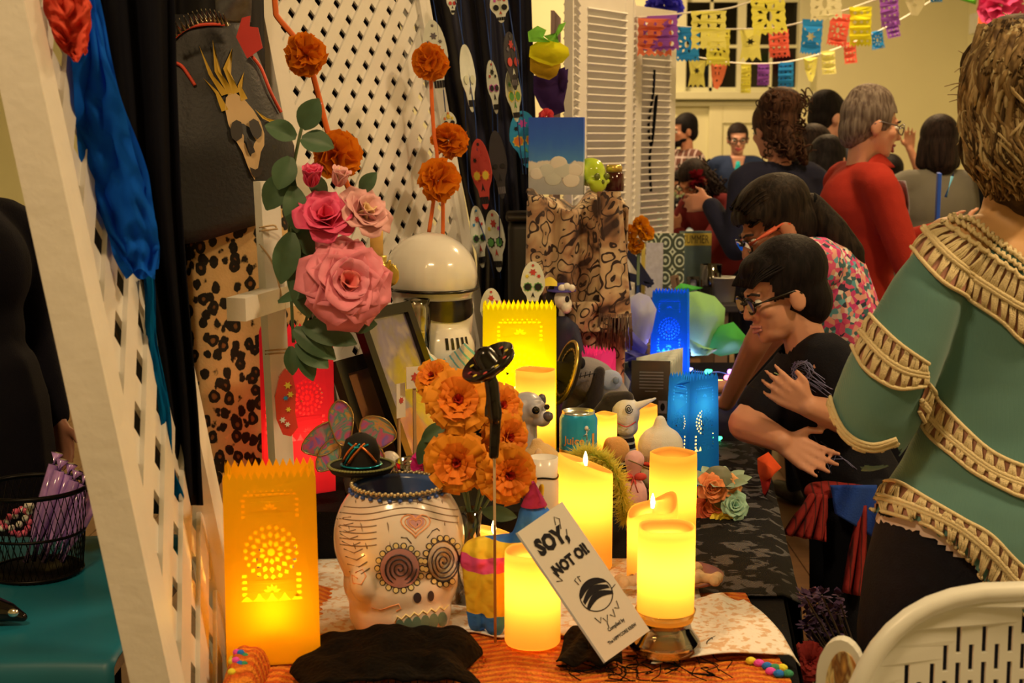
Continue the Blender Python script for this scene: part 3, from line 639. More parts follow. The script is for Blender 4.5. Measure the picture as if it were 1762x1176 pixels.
# black cloth panel hanging behind, between the lattice screens
t = thing('dark_curtain', 'black cloth hanging between lattice screen and dress form', 'cloth', P(250, 800, 2.72))
def curt(u, v_): return P(150 + u * 300 + 20 * v_, -90 + v_ * 930, 3.2 + .035 * sin(u * 26 + v_) - .02 * v_)
MB().sheet(44, 24, curt, .003).obj('cloth_panel', mat('black_drape', A(22, 16, 12), .9), t, True)
MB().tube([P(120, -92, 3.2), P(455, -92, 3.2)], .01, 8).obj('hanging_rod', BK2, t, True)
t = thing('curtain_pole', 'dark upright pole carrying the black cloth behind the lattice', 'pole', (P(130, -62, 3.2).x, 3.28, 0)); MB().tube([(0, 0, 0), (0, 0, P(130, -92, 3.2).z - .012)], .012, 8).obj('pole', BK2, t); MB().lathe([(.005, 0), (.1, 0), (.1, .012), (.004, .02)], 16).obj('foot', BK2, t)
# ================================================================ blue, teal and coral tissue on the front lattice
W1, d1, n1, u1 = LW1
def crumple(name, label, rows, Y, m, cat='paper decoration', seed=1, amp=.02, layers=3):
    t_ = thing(name, label, cat, P(rows[len(rows) // 2][0], rows[len(rows) // 2][2], Y)); rnd = random.Random(seed)
    for L in range(layers):
        o1, o2, o3 = rnd.uniform(0, 6), rnd.uniform(0, 6), rnd.uniform(.85, 1.15)
        def fn(u, v_):
            f_ = v_ * (len(rows) - 1); i = min(int(f_), len(rows) - 2); f_ -= i; x0 = rows[i][0] * (1 - f_) + rows[i + 1][0] * f_; x1 = rows[i][1] * (1 - f_) + rows[i + 1][1] * f_; y = rows[i][2] * (1 - f_) + rows[i + 1][2] * f_
            e = (u - .5) * o3 + .5; x = x0 + (x1 - x0) * e
            return P(x + 3 * sin(v_ * 14 + o1), y + 9 * sin(u * 6 + o2), Y - .012 * L + amp * (sin(u * 6 + o1 + v_ * 4) * .5 + sin(v_ * 11 + o2 + u * 5) * .35 + mnoise.noise(V((u * 4 + L, v_ * 9, seed))) * 1.3))
        o = MB().sheet(16, 60, fn).obj('tissue_layer', m, t_, True); o['kind'] = 'stuff'
    return t_
BLUT = paper('blue_tissue', A(22, 76, 160, 1.4), .35, .2)
crumple('blue_tissue_garland', 'crumpled bright blue tissue streamer hung on the front lattice', [(126, 165, -10), (124, 184, 90), (126, 206, 170), (136, 228, 240), (148, 250, 310), (180, 266, 380), (196, 272, 430), (220, 268, 472)], 1.9, BLUT, seed=2)
crumple('teal_tissue_strip', 'narrow teal tissue strip running down beside the front lattice', [(244, 262, 470), (252, 270, 560), (262, 282, 650), (276, 296, 740), (284, 304, 820), (292, 316, 858)], 2.0, paper('teal_tissue', A(10, 84, 104, 1.2), .3, .2), seed=4, layers=2, amp=.008)
crumple('coral_tissue_flower', 'coral red tissue paper at the top of the front lattice', [(72, 138, -20), (80, 156, 20), (88, 152, 55), (108, 150, 85), (122, 145, 98)], 1.8, paper('coral_tissue', A(222, 74, 40, 1.3), .35, .2), seed=6)
t = thing('black_drape', 'black cloth hung over the inner edge of the front lattice', 'cloth', P(270, 600, 2.2))
DR = [(160, 300, -40), (186, 305, 150), (206, 312, 330), (240, 322, 480), (266, 332, 600), (284, 342, 720), (296, 350, 870)]
def drp(u, v_): f_ = v_ * 6; i = min(int(f_), 5); f_ -= i; a, c_ = DR[i], DR[i + 1]; x0 = a[0] + (c_[0] - a[0]) * f_; x1 = a[1] + (c_[1] - a[1]) * f_; return P(x0 + (x1 - x0) * u, a[2] + (c_[2] - a[2]) * f_, 2.05 + .02 * sin(u * 15 + v_ * 2))
MB().sheet(30, 40, drp, .002).obj('cloth_panel', mat('black_drape_cloth', A(16, 12, 10), .95, Specular_IOR_Level=.1), t, True)
# ================================================================ teal table beyond the lattice with wire basket
TEAL = mat('teal_satin', A(22, 100, 90, .85), .45, var=.25, vs=3)
t = thing('teal_table', 'table under a teal satin cloth seen through the front lattice', 'table', (-.95, 2.75, 0)); TT = .70
MB().box((-1.03, 2.55, TT - .03), (.72, .7, .03)).obj('table_top', WD, t, True, False)
for x in (-1.35, -.9):
    for y in (2.25, 2.85): MB().box((x, y, (TT - .045) / 2), (.04, .04, TT - .045)).obj('leg', WD, t, True, False)
t = thing('teal_cloth', 'teal satin cloth draped over the side table', 'tablecloth', (-.95, 2.7, TT))
def tcl(u, v_):
    x = -1.41 + u * .76; s_ = v_ * 1.7
    if s_ < 1.0: return V((x, 2.92 - s_ * .74, TT + .003 * sin(u * 9 + v_ * 11)))
    return V((x, 2.18 - .03 * (s_ - 1) - .02 * sin(u * 20) * (s_ - 1), TT - (s_ - 1.0) * .9))
MB().sheet(40, 50, tcl, .003).obj('cloth_panel', TEAL, t, True)
WIRE = mat('black_wire', C(14, 12, 11), .4, .6, var=0)
bc = T(62, 985, TT + .004); k_ = K(bc); t = thing('wire_basket', 'round black mesh wire basket on the teal cloth', 'basket', bc)
r1, r0, hh_ = 92 * k_, 78 * k_, 150 * k_
for z, r_, w_ in ((0.006, r0, .004), (hh_ * .5, (r0 + r1) / 2, .003), (hh_, r1, .005)): MB().tube([(cos(2 * pi * q / 40) * r_, sin(2 * pi * q / 40) * r_, z) for q in range(41)], w_, 6).obj('rim_wire', WIRE, t)
b = MB()
for q in range(44):
    for sg in (1, -1): b.tube([(cos(2 * pi * q / 44 + sg * .5 * s_) * (r0 + (r1 - r0) * s_), sin(2 * pi * q / 44 + sg * .5 * s_) * (r0 + (r1 - r0) * s_), hh_ * s_) for s_ in (0, .33, .66, 1)], .0009, 4, False)
o = b.obj('mesh_wires', WIRE, t); o['kind'] = 'stuff'
MB().lathe([(.004, .003), (r0, .003), (r0, .006), (.004, .006)], 32).obj('base', WIRE, t)
CEL = mat('purple_cellophane', A(150, 96, 140), .15, var=.6, vs=40, Coat_Weight=.6)
for i in range(7):
    a0 = V((-.02 + .012 * i, .01 * (i % 3), .02)); a1 = V((.035 + .014 * i, .03 - .01 * (i % 2), hh_ * 1.22 - .01 * i)); nm = ['lilac wrapped stick leaning foremost in the wire basket', 'second lilac wrapped stick in the basket', 'third lilac wrapped stick in the basket', 'fourth lilac wrapped stick in the basket', 'fifth lilac wrapped stick in the basket', 'sixth lilac wrapped stick in the basket', 'last lilac wrapped stick, against the lattice post'][i]
    t = thing('wrapped_stick', nm, 'wrapped candy', bc + a0, group='cellophane wrapped sticks in the wire basket'); MB().tube([V(), (a1 - a0) * .5, a1 - a0], [.006, .012, .011], 6).obj('wrapper', CEL, t); MB().tube([(a1 - a0), (a1 - a0) * 1.12], [.004, .013], 6).obj('wrapper_tail', CEL, t)
for i, (cl, lb) in enumerate((((225, 80, 80), 'string of coral beads lying over the basket rim'), ((225, 205, 180), 'string of pearly beads lying over the basket rim'))):
    t = thing('bead_necklace', lb, 'necklace', bc + V((-.03, -.06, hh_ * .55))); m = mat('bead%d' % i, A(*cl), .2, var=.1)
    for q in range(22):
        a_ = q / 22 * 2 * pi; MB().ell((cos(a_) * .05 * (1 + .2 * i) - .005 * i, -.02 + sin(a_) * .012, .012 * i + .022 * sin(a_ * 2 + i) + .03), .0068, 8, 6).obj('bead', m, t)
# black-clad person beyond the table is built with the people
t = thing('black_shoe', 'black shiny pointed shoe on the teal cloth at the frame edge', 'shoe', T(14, 1072, TT + .004)); k_ = K(t.location)
b = MB(); b.cap((-.05, 0, .03), (.0, 0, .02), .03, .018); b.cap((0, 0, .02), (.028, -.005, .012), .018, .009); link('upper', blob(b, .003, 3), mat('black_patent', C(12, 10, 10), .12, var=0), t)
MB().ell((.014, -.012, .022), (.011, .006, .008)).obj('buckle', STUD, t)
# ================================================================ cloths on the table
def drapef(fn, nu, nv, name, label, cat, m, th=.003, kind=None):
    t_ = thing(name, label, cat, fn(.5, .5)); MB().sheet(nu, nv, fn, th).obj('cloth_panel', m, t_, True); return t_
# orange crocheted blanket in zig-zag ribs along the front
g = G('orange_crochet'); vx = g.co('Object', 1, 1, 1)
zz = g.n('SeparateXYZ', {0: vx}); tri = g.math('PINGPONG', zz.outputs[0], .085); hh = g.math('ADD', zz.outputs[1], g.math('MULTIPLY', tri, .35))
rb = g.math('SINE', g.math('MULTIPLY', hh, 330)); kn = g.vor(220, vx)
g.bump(g.math('ADD', rb, g.math('MULTIPLY', kn, 1.2)), .8, .004)
g.fin(g.mix(g.math('MULTIPLY', g.math('ADD', rb, 1), .5), A(176, 62, 6, 1.5), A(226, 98, 14, 1.6)), .9); ORC = g.m
def blanket(u, v_):
    x = -.372 + u * .775; y = 2.32 - v_ * .56
    z = TZ + .010 + .004 * abs(sin((y + abs(((x / .085) % 2) - 1) * .03) * 150)) * .6
    if x < -.28: z += .05 * ((-.28 - x) / .15) ** 1.2 * max(0, min(1, (y - 1.9) / .25))
    if y < 1.815: z -= (1.815 - y) * 1.6
    return V((x, max(y, 1.8), z))
ob = drapef(blanket, 150, 80, 'crochet_blanket', 'orange ribbed crochet blanket along the front of the altar', 'blanket', ORC, .004)
def heap(u, v_): e = (sin(pi * u) * sin(pi * (.12 + .8 * v_))) ** .6; return V((-.408 + .05 * u, 1.98 - .13 * v_, TZ + .012 + e * (.05 + .006 * sin(u * 9)) + .003 * abs(sin(v_ * 40)))) 
MB().sheet(40, 40, heap, .003).obj('bunched_corner', ORC, ob, True)
for i, (u, v_) in enumerate(((.16, .5), (.28, .5), (.4, .52), (.52, .54), (.22, .66), (.34, .68), (.46, .7), (.58, .7), (.3, .84))): MB().ell(heap(u, v_) + V((0, -.002, .002)), (.006, .005, .005), 8, 6).obj('yarn_stitch', mat('yarn_%d' % (i % 4), A(*((225, 170, 30), (210, 60, 110), (30, 90, 130), (50, 110, 60))[i % 4]), .9, bump=.5, bs=300), ob, True)
# multicolour crochet edging tufts
ECOL = [mat('yarn_%d' % i, A(*c_), .9, bump=.5, bs=300) for i, c_ in enumerate(((225, 170, 30), (210, 60, 110), (30, 90, 130), (50, 110, 60)))]
for i, (x, y) in enumerate(((1292, 1138), (1306, 1142), (1320, 1147), (1334, 1150), (1346, 1150), (1326, 1156), (1340, 1160), (1356, 1160))):
    q = T(x, y, TZ + (.035 if x < 500 else .02)); MB().ell(q, (.0085, .007, .006), 8, 6).obj('yarn_stitch', ECOL[i % 4], ob, True)
# cream lace runner
LACE = G('cream_lace'); d = LACE.vor(150); nz = LACE.noise(75, 3); LACE.bump(d, .5, .002)
LACE.fin(LACE.mix(LACE.ramp(nz, [(.52, (0, 0, 0)), (.6, (1, 1, 1))]), A(222, 184, 132, 1.35), A(196, 140, 84, 1.3)), .9)
def runner(u, v_):
    x = -.36 + u * .68; y = 2.49 - v_ * (.39 + .012 * sin(u * 40)); return V((x, y, TZ + .021 + .0012 * sin(u * 17 + v_ * 9) + .001 * sin(v_ * 31)))
drapef(runner, 90, 40, 'lace_runner', 'cream lace runner under the skull pot and the front candles', 'runner', LACE.m, .002)
def napkin(u, v_):
    a = T(1196, 1040, TZ + .02); b_ = T(1280, 1042, TZ + .016); c_ = T(1376, 1150, TZ); d_ = T(1120, 1150, TZ + .016)
    p = a.lerp(b_, u).lerp(d_.lerp(c_, u), v_); z = TZ + .026 + .005 * sin(u * 6 + v_ * 5) + .012 * max(0, 1 - abs(u - .55) * 3) * (1 - v_)
    if p.x > .42: z -= (p.x - .42) * 1.3
    return V((min(p.x, .44), p.y, z))
drapef(napkin, 40, 30, 'lace_napkin', 'cream eyelet lace napkin on the front right corner of the altar', 'napkin', LACE.m, .002)
# black lace with silvery floral openwork down the right side
g = G('black_silver_lace'); nz = g.noise(24, 4, dist=.8); wv = g.wave(160, g.co('Object', 1, 1, 1), 1.5)
mk = g.ramp(nz, [(.53, (0, 0, 0)), (.56, (1, 1, 1))]); g.bump(wv, .4, .002)
g.fin(g.mix(g.math('MULTIPLY', mk, g.math('ADD', g.math('MULTIPLY', wv, .6), .05)), A(12, 10, 8), A(120, 100, 78)), .8, Specular_IOR_Level=.15); BSL = g.m
def lacer(u, v_):
    y = 2.34 + v_ * 1.25; xe = .42 + (y - 1.93) * .128; s_ = u * .44
    if s_ < .26: return V((xe - .26 + s_, y, TZ + .005 + .001 * sin(v_ * 50 + u * 9)))
    e = s_ - .26; return V((xe + .03 + e * .12 + .008 * sin(v_ * 40) * e * 6, y, TZ + .006 - e * 1.4))
drapef(lacer, 40, 90, 'black_lace_cloth', 'black lace with silvery floral openwork falling over the right table edge', 'lace', BSL, .002)
# crumpled black lace shawl at the very front
BLA = G('black_lace'); d = BLA.vor(120); BLA.bump(d, .8, .003); BLA.fin(BLA.mix(BLA.ramp(d, [(.2, (0, 0, 0)), (.6, (1, 1, 1))]), C(5, 4, 4), C(13, 10, 8)), .9, Specular_IOR_Level=.1)
sc0 = T(590, 1160, TZ); t = thing('lace_shawl', 'crumpled black lace shawl heaped in front of the orange luminaria', 'shawl', sc0)
def shawl(u, v_):
    x = -.305 + u * .25 + .012 * sin(v_ * 9); y = 2.02 - v_ * .19; e = min(1, sin(min(1, u * 1.02) * pi) * 2.2) ** .6
    z = TZ + .032 + e * (.024 + .012 * u) * (1 - .25 * v_) * (.9 + .15 * sin(u * 13 + 2)) + .008 * mnoise.noise(V((u * 8, v_ * 6, 1)))
    if y < 1.80: z -= (1.80 - y) * 1.2
    return V((x, y, z))
MB().sheet(60, 30, shawl, .004).obj('shawl_fold', BLA.m, t, True)
b = MB(); rnd = random.Random(4)
for i in range(26):
    u = i / 25; p = shawl(u, 1); b.tube(spl([p, p + V((rnd.uniform(-.006, .006), -.006, -.02)), p + V((rnd.uniform(-.01, .01), -.008, -.05))], 3), .0008, 4)
o = b.obj('shawl_fringe', BLA.m, t, True); o['kind'] = 'stuff'
# black fringed scrap under the booklet
t = thing('black_fringe_scarf', 'scrap of black scarf with loose fringe threads under the booklet', 'scarf', T(1010, 1130, TZ + .015))
def scrap(u, v_): p = T(975 + u * 95 - 18 * v_ * (1 - u), 1092 + v_ * 52, TZ + .03); return p + V((0, 0, .02 * sin(u * 3.1) * (1 - v_) + .005 * sin(u * 15 + v_ * 7)))
MB().sheet(24, 16, scrap, .002).obj('cloth_panel', BLA.m, t, True)
b = MB()
for i in range(34):
    x = 975 + rnd.uniform(0, 240); y = 1125 + rnd.uniform(0, 25); pts = [T(x, y, TZ + .022)]
    for k in range(4): x += rnd.uniform(-28, 30); y += rnd.uniform(-4, 16); pts.append(T(x, min(y, 1172), TZ + .021 + rnd.uniform(0, .004)))
    b.tube(spl(pts, 4), .0009, 4)
o = b.obj('fringe_threads', BLA.m, t, True); o['kind'] = 'stuff'
t = thing('wire_glasses', 'tiny pair of black wire glasses lying on the lace napkin', 'glasses', T(1235, 1100, TZ + .025))
for q in ([(1225, 1098), (1240, 1094), (1254, 1100), (1248, 1112), (1232, 1114), (1225, 1098)], [(1254, 1100), (1275, 1104), (1300, 1112)], [(1225, 1098), (1216, 1108), (1228, 1128)]): MB().tube(spl([T(x, y, TZ + .028) for x, y in q], 4), .0012, 5).obj('wire', WIRE, t, True)
# ================================================================ LED pillar candles
WAX = paper('ivory_wax', (.80, .56, .22, 1), .55, .04); FLM = glow('led_flame', (1, .78, .32, 1), 14)
def candle(label, base, r, h, style='flat', pw=1.6, lh=.55, group='LED pillar candles on the altar', seed=0, parent_light=True):
    t_ = thing('led_candle', label, 'candle', base, group=group); n = 40; b_ = MB()
    def top(a_):
        if style == 'flat': return h + .0012 * sin(3 * a_ + seed)
        if style == 'slope': return h - .17 * h * (cos(a_) * .5 + .5) - .02 * h * sin(a_)
        return h - .10 * h + .13 * h * (cos(a_ - .35) ** 3) + .03 * h * sin(2 * a_)
    rows = []
    prof = [(r * .96, 0), (r, .004)] + [(r, q) for q in (.2, .4, .6, .8, .93)] + [(r * .985, 1.0), (r * .93, 1.0), (r * .84, .97)]
    wl = .93 if style != 'flat' else .91
    prof += [(r * .72, wl), (r * .4, wl - .01), (r * .02, wl - .012)]
    vs = []
    for i, (rr, q) in enumerate(prof):
        for k in range(n):
            a_ = 2 * pi * k / n; z = (q if i < 2 else q * top(a_)); wob = 1 + .006 * sin(5 * a_ + seed + i * .3); vs.append((rr * wob * cos(a_), rr * wob * sin(a_), z))
    m = len(prof); fs = [(i * n + k, i * n + (k + 1) % n, (i + 1) * n + (k + 1) % n, (i + 1) * n + k) for i in range(m - 1) for k in range(n)]
    fs.append(tuple((m - 1) * n + k for k in range(n))); fs.append(tuple(range(n - 1, -1, -1))); b_.add(vs, fs); b_.obj('wax_body', WAX, t_)
    zt = wl * h * (.95 if style != 'flat' else 1)
    if style != 'flat':
        zt = h * wl - .02 * h; MB().lathe([(.003, zt - .004), (.0042, zt + .006), (.0032, zt + .014), (.0006, zt + .022)], 10).obj('flame_tip', FLM, t_)
    lamp('led', (0, 0, h * lh), pw, (1, .48, .075), .012, t_); return t_
def put(x, y, z): return T(x, y, z)
ZT = TZ + .023
def can_at(label, xc, yb, wpx, hpx, style, pw, lh=.55, z=ZT, seed=0):
    # yb: pixel row of the nearest point of the bottom rim
    p = T(xc, yb, z); r_ = wpx / 2 * K(p); p = V((p.x * (1 + r_ / p.y), p.y + r_, z)); return candle(label, p, r_, hpx * K(p), style, pw, lh, seed=seed)
can_at('straight glowing pillar candle standing between piñata donkey and booklet', 916, 1122, 98, 162, 'flat', .85, .62, seed=1)
c_ = can_at('wavy-topped glowing candle between plate and glass holder', 1121, 1010, 88, 142, 'wave', .7, .6, seed=2)
can_at('tall straight pillar candle standing in front of the blue bag', 1156, 952, 82, 165, 'flat', .8, .58, seed=3)
can_at('broad slope-topped candle behind the booklet', 1006, 990, 96, 200, 'slope', 1.0, .62, seed=4)
can_at('low slope-topped candle behind the piñata donkey', 850, 1030, 74, 116, 'slope', .6, .6, seed=5)
# glass holder and candle on it
p = T(1150, 1140, ZT + .003); k = K(p); gr = 64 * k; gp = V((p.x, p.y + gr * .9, ZT + .004)); t = thing('glass_holder', 'round smoky glass candle holder at the front corner', 'candle holder', gp)
GL = glass('smoky_glass', (.80, .74, .62, 1), .05, .8); hh = 74 * k
MB().lathe([(.004, .002), (gr * .9, .0), (gr, .008), (gr * .93, hh * .3), (gr * .72, hh * .55), (gr * .70, hh * .72), (gr * .84, hh), (gr * .80, hh), (gr * .66, hh * .74), (gr * .66, hh * .56), (gr * .86, hh * .28), (gr * .86, .012), (.004, .012)], 40).obj('glass_body', GL, t)
MB().lathe([(gr * .4, .03), (gr * .4, .045), (gr * .36, .045), (gr * .36, .03)], 30).obj('inner_ring', mat('brass_ring', A(170, 140, 70), .3, 1), t)
MB().lathe([(.004, hh * .70), (gr * .64, hh * .70), (gr * .64, hh * .75), (.004, hh * .75)], 30).obj('glass_seat', GL, t)
candle('brightest pillar candle standing on the smoky glass holder', gp + V((0, 0, hh * .755)), 50 * k, 168 * k, 'flat', 1.1, .60, seed=6)
# ================================================================ luminaria paper bags with cut pattern
def bag_holes(W_, H_, full=True):
    hs = []; cx, cy, r_ = W_ / 2, H_ * .60, W_ * .30
    hs.append(circ(cx, cy, r_ * .14, 8))
    for n, r0, r1, w_ in ((10, .22, .46, .075), (16, .52, .76, .075), (22, .82, 1.0, .07)): hs += [petal(cx, cy, 2 * pi * k / n + .1 * n, r_ * r0, r_ * r1, r_ * w_ * 1.25) for k in range(n)]
    bl = H_ * .345
    for k in range(5): x = cx - W_ * .27 + k * W_ * .135; hs.append([(x - W_ * .06, bl), (x + W_ * .06, bl), (x + W_ * .03, bl + H_ * .016), (x, bl + H_ * .04), (x - W_ * .03, bl + H_ * .016)])
    for k in range(5): hs.append(petal(cx, bl + H_ * .045, pi * (k + .5) / 5, W_ * .02, W_ * .09, W_ * .014))
    for s_ in (-1, 1):
        for j in range(4): x = cx + s_ * W_ * .29; y = bl + H_ * (.03 + .032 * j); hs.append(rect(x - W_ * .025, y, x + W_ * .025, y + H_ * .016))
        for j in range(4): x = cx + s_ * W_ * .29; y = H_ * (.78 + .028 * j); hs.append(rect(x - W_ * .018, y, x + W_ * .018, y + H_ * .014))
    for k in range(9): x = cx + (k - 4) * W_ * .066; hs.append(rect(x - W_ * .022, H_ * .895, x + W_ * .022, H_ * .905)); 
    for k in range(8): x = cx + (k - 3.5) * W_ * .066; hs.append(circ(x, H_ * .918, W_ * .012, 6))
    for k in range(5): hs.append(petal(cx, H_ * .82, pi * (k + .5) / 5 + 0, W_ * .02, W_ * .085, W_ * .014))
    return hs
def luminaria(label, base, W_, D_, H_, rz, m, pw, glowc=(1, .55, .12), lz=.22, taper=.0, rim=None, side_holes=True, cut_sides=(0,), group='cut paper luminaria bags', lamp_on=True, twist=0):
    """paper bag: four walls of thin paper with real cut-outs, a zig-zag top edge and a bottom"""
    t_ = thing('luminaria_bag', label, 'paper lantern', base, rz, group)
    for side in range(4):
        w_ = W_ if side % 2 == 0 else D_; n = max(6, int(w_ / .0105)); out = [(0, 0), (w_, 0)]
        for k in range(n): out += [(w_ * (1 - k / n), H_ - .006), (w_ * (1 - (k + .5) / n), H_ + .006)]
        out.append((0, H_ - .006)); hs = []
        if side in cut_sides: hs = bag_holes(w_, H_)
        elif side_holes: hs = [rect(w_ * (.25 + .4 * q) - .003, H_ * (.36 + .05 * j), w_ * (.25 + .4 * q) + .003, H_ * (.36 + .05 * j) + .007) for q in (0, 1) for j in range(4)]
        # add mid points for gusset fold
        vs, fs = cut2d(out, hs); b_ = MB(); q = []
        for p in vs:
            f_ = p.y / H_; s_ = 1 - taper * f_; ww, dd_ = W_ / 2 * s_, D_ / 2 * s_; e = p.x / w_
            bow = .002 * sin(e * pi) * sin(f_ * pi) - (.012 * (1 - abs(2 * e - 1)) * f_ if side % 2 else 0)
            if side == 0: pt = V((-ww + 2 * ww * e, -dd_ - bow, p.y))
            elif side == 1: pt = V((ww + bow, -dd_ + 2 * dd_ * e, p.y))
            elif side == 2: pt = V((ww - 2 * ww * e, dd_ + bow, p.y))
            else: pt = V((-ww - bow, dd_ - 2 * dd_ * e, p.y))
            if twist: pt = Matrix.Rotation(twist * f_, 3, 'Z') @ pt
            q.append(pt)
        b_.add(q, fs); b_.obj(['front_panel', 'side_panel', 'back_panel', 'side_panel'][side], m, t_, smooth=False)
    MB().box((0, 0, .0015), (W_ * .98, D_ * .98, .002)).obj('bottom_panel', m, t_, smooth=False)
    if lamp_on: 
        ph_ = H_ * (lz - .07); MB().lathe([(.02, .003), (.02, ph_), (.016, ph_ + .002), (.004, ph_)], 16).obj('lit_candle', glow('lit_bag_wax' if glowc[0] > .5 else 'lit_violet_wax', (1, .62, .16, 1) if glowc[0] > .5 else (.35, .3, 1, 1), 2.2), t_)
        lamp('tea_light_glow', (0, 0, H_ * lz), pw, glowc, .012, t_)
    return t_
BAGO = paper('orange_bag_paper', A(240, 122, 6, 1.7), .22, .05)
p0 = T(390, 1150, ZT); p1 = T(552, 1140, ZT); dr = (p1 - p0); wb = dr.length; an = math.atan2(dr.y, dr.x); dpt = .085
ctr_b = p0 + dr / 2 + V((-sin(an), cos(an), 0)) * dpt / 2
luminaria('glowing orange paper luminaria with cut sun pattern at the front left', ctr_b, wb, dpt, 328 * K(ctr_b), an - .0, BAGO, 1.15, (1, .50, .07), .30, taper=.03)
BAGR = paper('red_bag_paper', A(214, 36, 40, 1.6), .18, .05)
cb_ = T(514, 870, RA); cb_ = V((P(514, 800, 2.66).x, 2.66, RA))
luminaria('red paper luminaria behind the white wooden cross', cb_, .115, .088, .318, R(33), BAGR, .8, (1, .45, .10), .3, cut_sides=(0, 1))
BAGY = paper('yellow_bag_paper', A(244, 158, 2, 1.7), .2, .05)
cy_ = V((P(893, 700, 2.98).x, 2.98, RA)); 
luminaria('bright yellow paper luminaria behind the pug figurine', cy_, .158, .09, .328, R(2), BAGY, 3.4, (1, .52, .05), .52, taper=.02)
BAGP = paper('pink_bag_paper', A(226, 50, 90, 1.7), .22, .05)
cp_ = V((P(1014, 700, 3.46).x, 3.46, TZ + .004))
luminaria('pink paper luminaria beside the fringed shawl', cp_, .1, .085, .262, R(-42), BAGP, .9, (1, .35, .2), .45, cut_sides=(0, 3))
BAGB = paper('blue_bag_paper', A(20, 82, 168, 1.8), .12, .05)
p_ = T(1152, 655, TZ + .004); luminaria('tall blue paper luminaria glowing violet in front of green tissue', p_, .125, .085, 155 * K(p_), R(-12), BAGB, 2.6, (.3, .27, 1), .25, taper=.1)
p_ = T(1190, 835, ZT); luminaria('blue paper luminaria with a lit cut side near the round white plush', p_, .098, .075, 192 * K(p_), R(38), paper('deep_blue_bag_paper', A(18, 76, 132, 1.6), .35, .05), .5, (1, .60, .2), .75, taper=.12, cut_sides=(0, 3))
luminaria('small orange paper luminaria peeking over behind the yellow one', V((P(880, 560, 3.42).x, 3.42, RB)), .06, .05, P(880, 523, 3.42).z - RB, 0, paper('coral_bag_paper', A(214, 96, 60, 1.4), .35), 0, lamp_on=False)
# ================================================================ sugar skull pot
CER = G('painted_ceramic'); CER.fin(CER.mix(CER.noise(9, 3), A(214, 182, 142, 1.35), A(200, 150, 100, 1.35)), .22, Coat_Weight=.3)
pp = T(688, 1098, ZT); kk = K(pp); pc = V((pp.x * 1.03, pp.y + .075, ZT)); t = thing('sugar_skull_pot', 'ceramic sugar skull pot painted with spiral flower eyes', 'pot', pc)
KP = K(pc); Rr = 112 * KP; H_ = 252 * KP
b = MB(); b.ell((0, 0, H_ * .60), (Rr, Rr * .95, H_ * .46), 32, 20); b.ell((Rr * .02, -Rr * .06, H_ * .30), (Rr * .88, Rr * .84, H_ * .30), 28, 16); b.cap((Rr * .12, -Rr * .2, H_ * .13), (-Rr * .12, -Rr * .15, H_ * .13), Rr * .70, Rr * .66, 20)
b.ell((Rr * .72, -Rr * .45, H_ * .40), (Rr * .2, Rr * .2, H_ * .12)); b.ell((-Rr * .45, -Rr * .7, H_ * .38), (Rr * .25, Rr * .22, H_ * .14))
me = blob(b, .004, 8, cut=lambda q: q.z > H_ * .935 or q.z < .0005); po = link('pot_body', me, CER.m, t)
wm = [q.co + pc for q in me.vertices]; PB = BVHTree.FromPolygons(wm, [tuple(p.vertices) for p in me.polygons])
tops = [q.co for q in me.vertices if q.co.z > H_ * .92]; rt = max(math.hypot(q.x, q.y) for q in tops)
MB().lathe([(rt * .97, H_ * .93), (rt * 1.0, H_ * .955), (rt * .93, H_ * .965), (rt * .86, H_ * .93), (rt * .8, H_ * .6), (rt * .3, H_ * .3), (.004, H_ * .3)], 48).obj('rim', mat('slate_blue_glaze', A(62, 70, 82), .25), t)
LN = mat('brown_glaze_line', A(110, 76, 46), .4); DK = mat('dark_glaze_line', A(44, 32, 30), .4); PK = mat('rose_glaze', A(176, 110, 84), .3); OL = mat('orange_glaze_line', A(206, 120, 60), .4); YG = mat('yellow_glaze', A(206, 160, 84), .3); GG = mat('green_glaze', A(84, 96, 66), .3); BG = mat('blue_glaze', A(50, 64, 92), .3)
def gl(pts, r_, m, nm='glaze_line', closed=False):
    q = proj(PB, pts, r_ * .3)
    if len(q) > 1: MB().tube([x - pc for x in q], r_, 5).obj(nm, m, po)
def disc(cx, cy, rx, ry, m, nm, off=.0008, n=20):
    q = proj(PB, [(cx + rx * cos(2 * pi * k_ / n), cy + ry * sin(2 * pi * k_ / n)) for k_ in range(n)] + [(cx, cy)], off)
    if len(q) == n + 1: MB().add([x - pc for x in q], [(i, (i + 1) % n, n) for i in range(n)]).obj(nm, m, po)
for (cx, cy, rx, ry) in ((688, 978, 33, 34), (762, 966, 27, 35)):
    for k_ in range(18):
        a_ = 2 * pi * k_ / 18; disc(cx + cos(a_) * rx * 1.16, cy + sin(a_) * ry * 1.14, 5.8, 5.8, DK, 'eye_petal_edge', .0008, 10); disc(cx + cos(a_) * rx * 1.16, cy + sin(a_) * ry * 1.14, 4, 4.2, YG, 'eye_petal', .0016, 10)
    disc(cx, cy, rx, ry, PK, 'eye_disc', .0022); gl([(cx + rx * cos(2 * pi * k_ / 24), cy + ry * sin(2 * pi * k_ / 24)) for k_ in range(25)], .0016, DK, 'eye_ring')
    sp_ = [(cx + rx * .86 * (1 - s_ / 70) * cos(s_ * .34), cy + ry * .86 * (1 - s_ / 70) * sin(s_ * .34)) for s_ in range(66)]
    q = proj(PB, sp_, .0026); MB().tube([x - pc for x in q], .0013, 5).obj('eye_spiral', DK, po)
disc(718, 1029, 7, 9, C and DK, 'nostril', .001); disc(741, 1026, 5.5, 9, DK, 'nostril', .001)
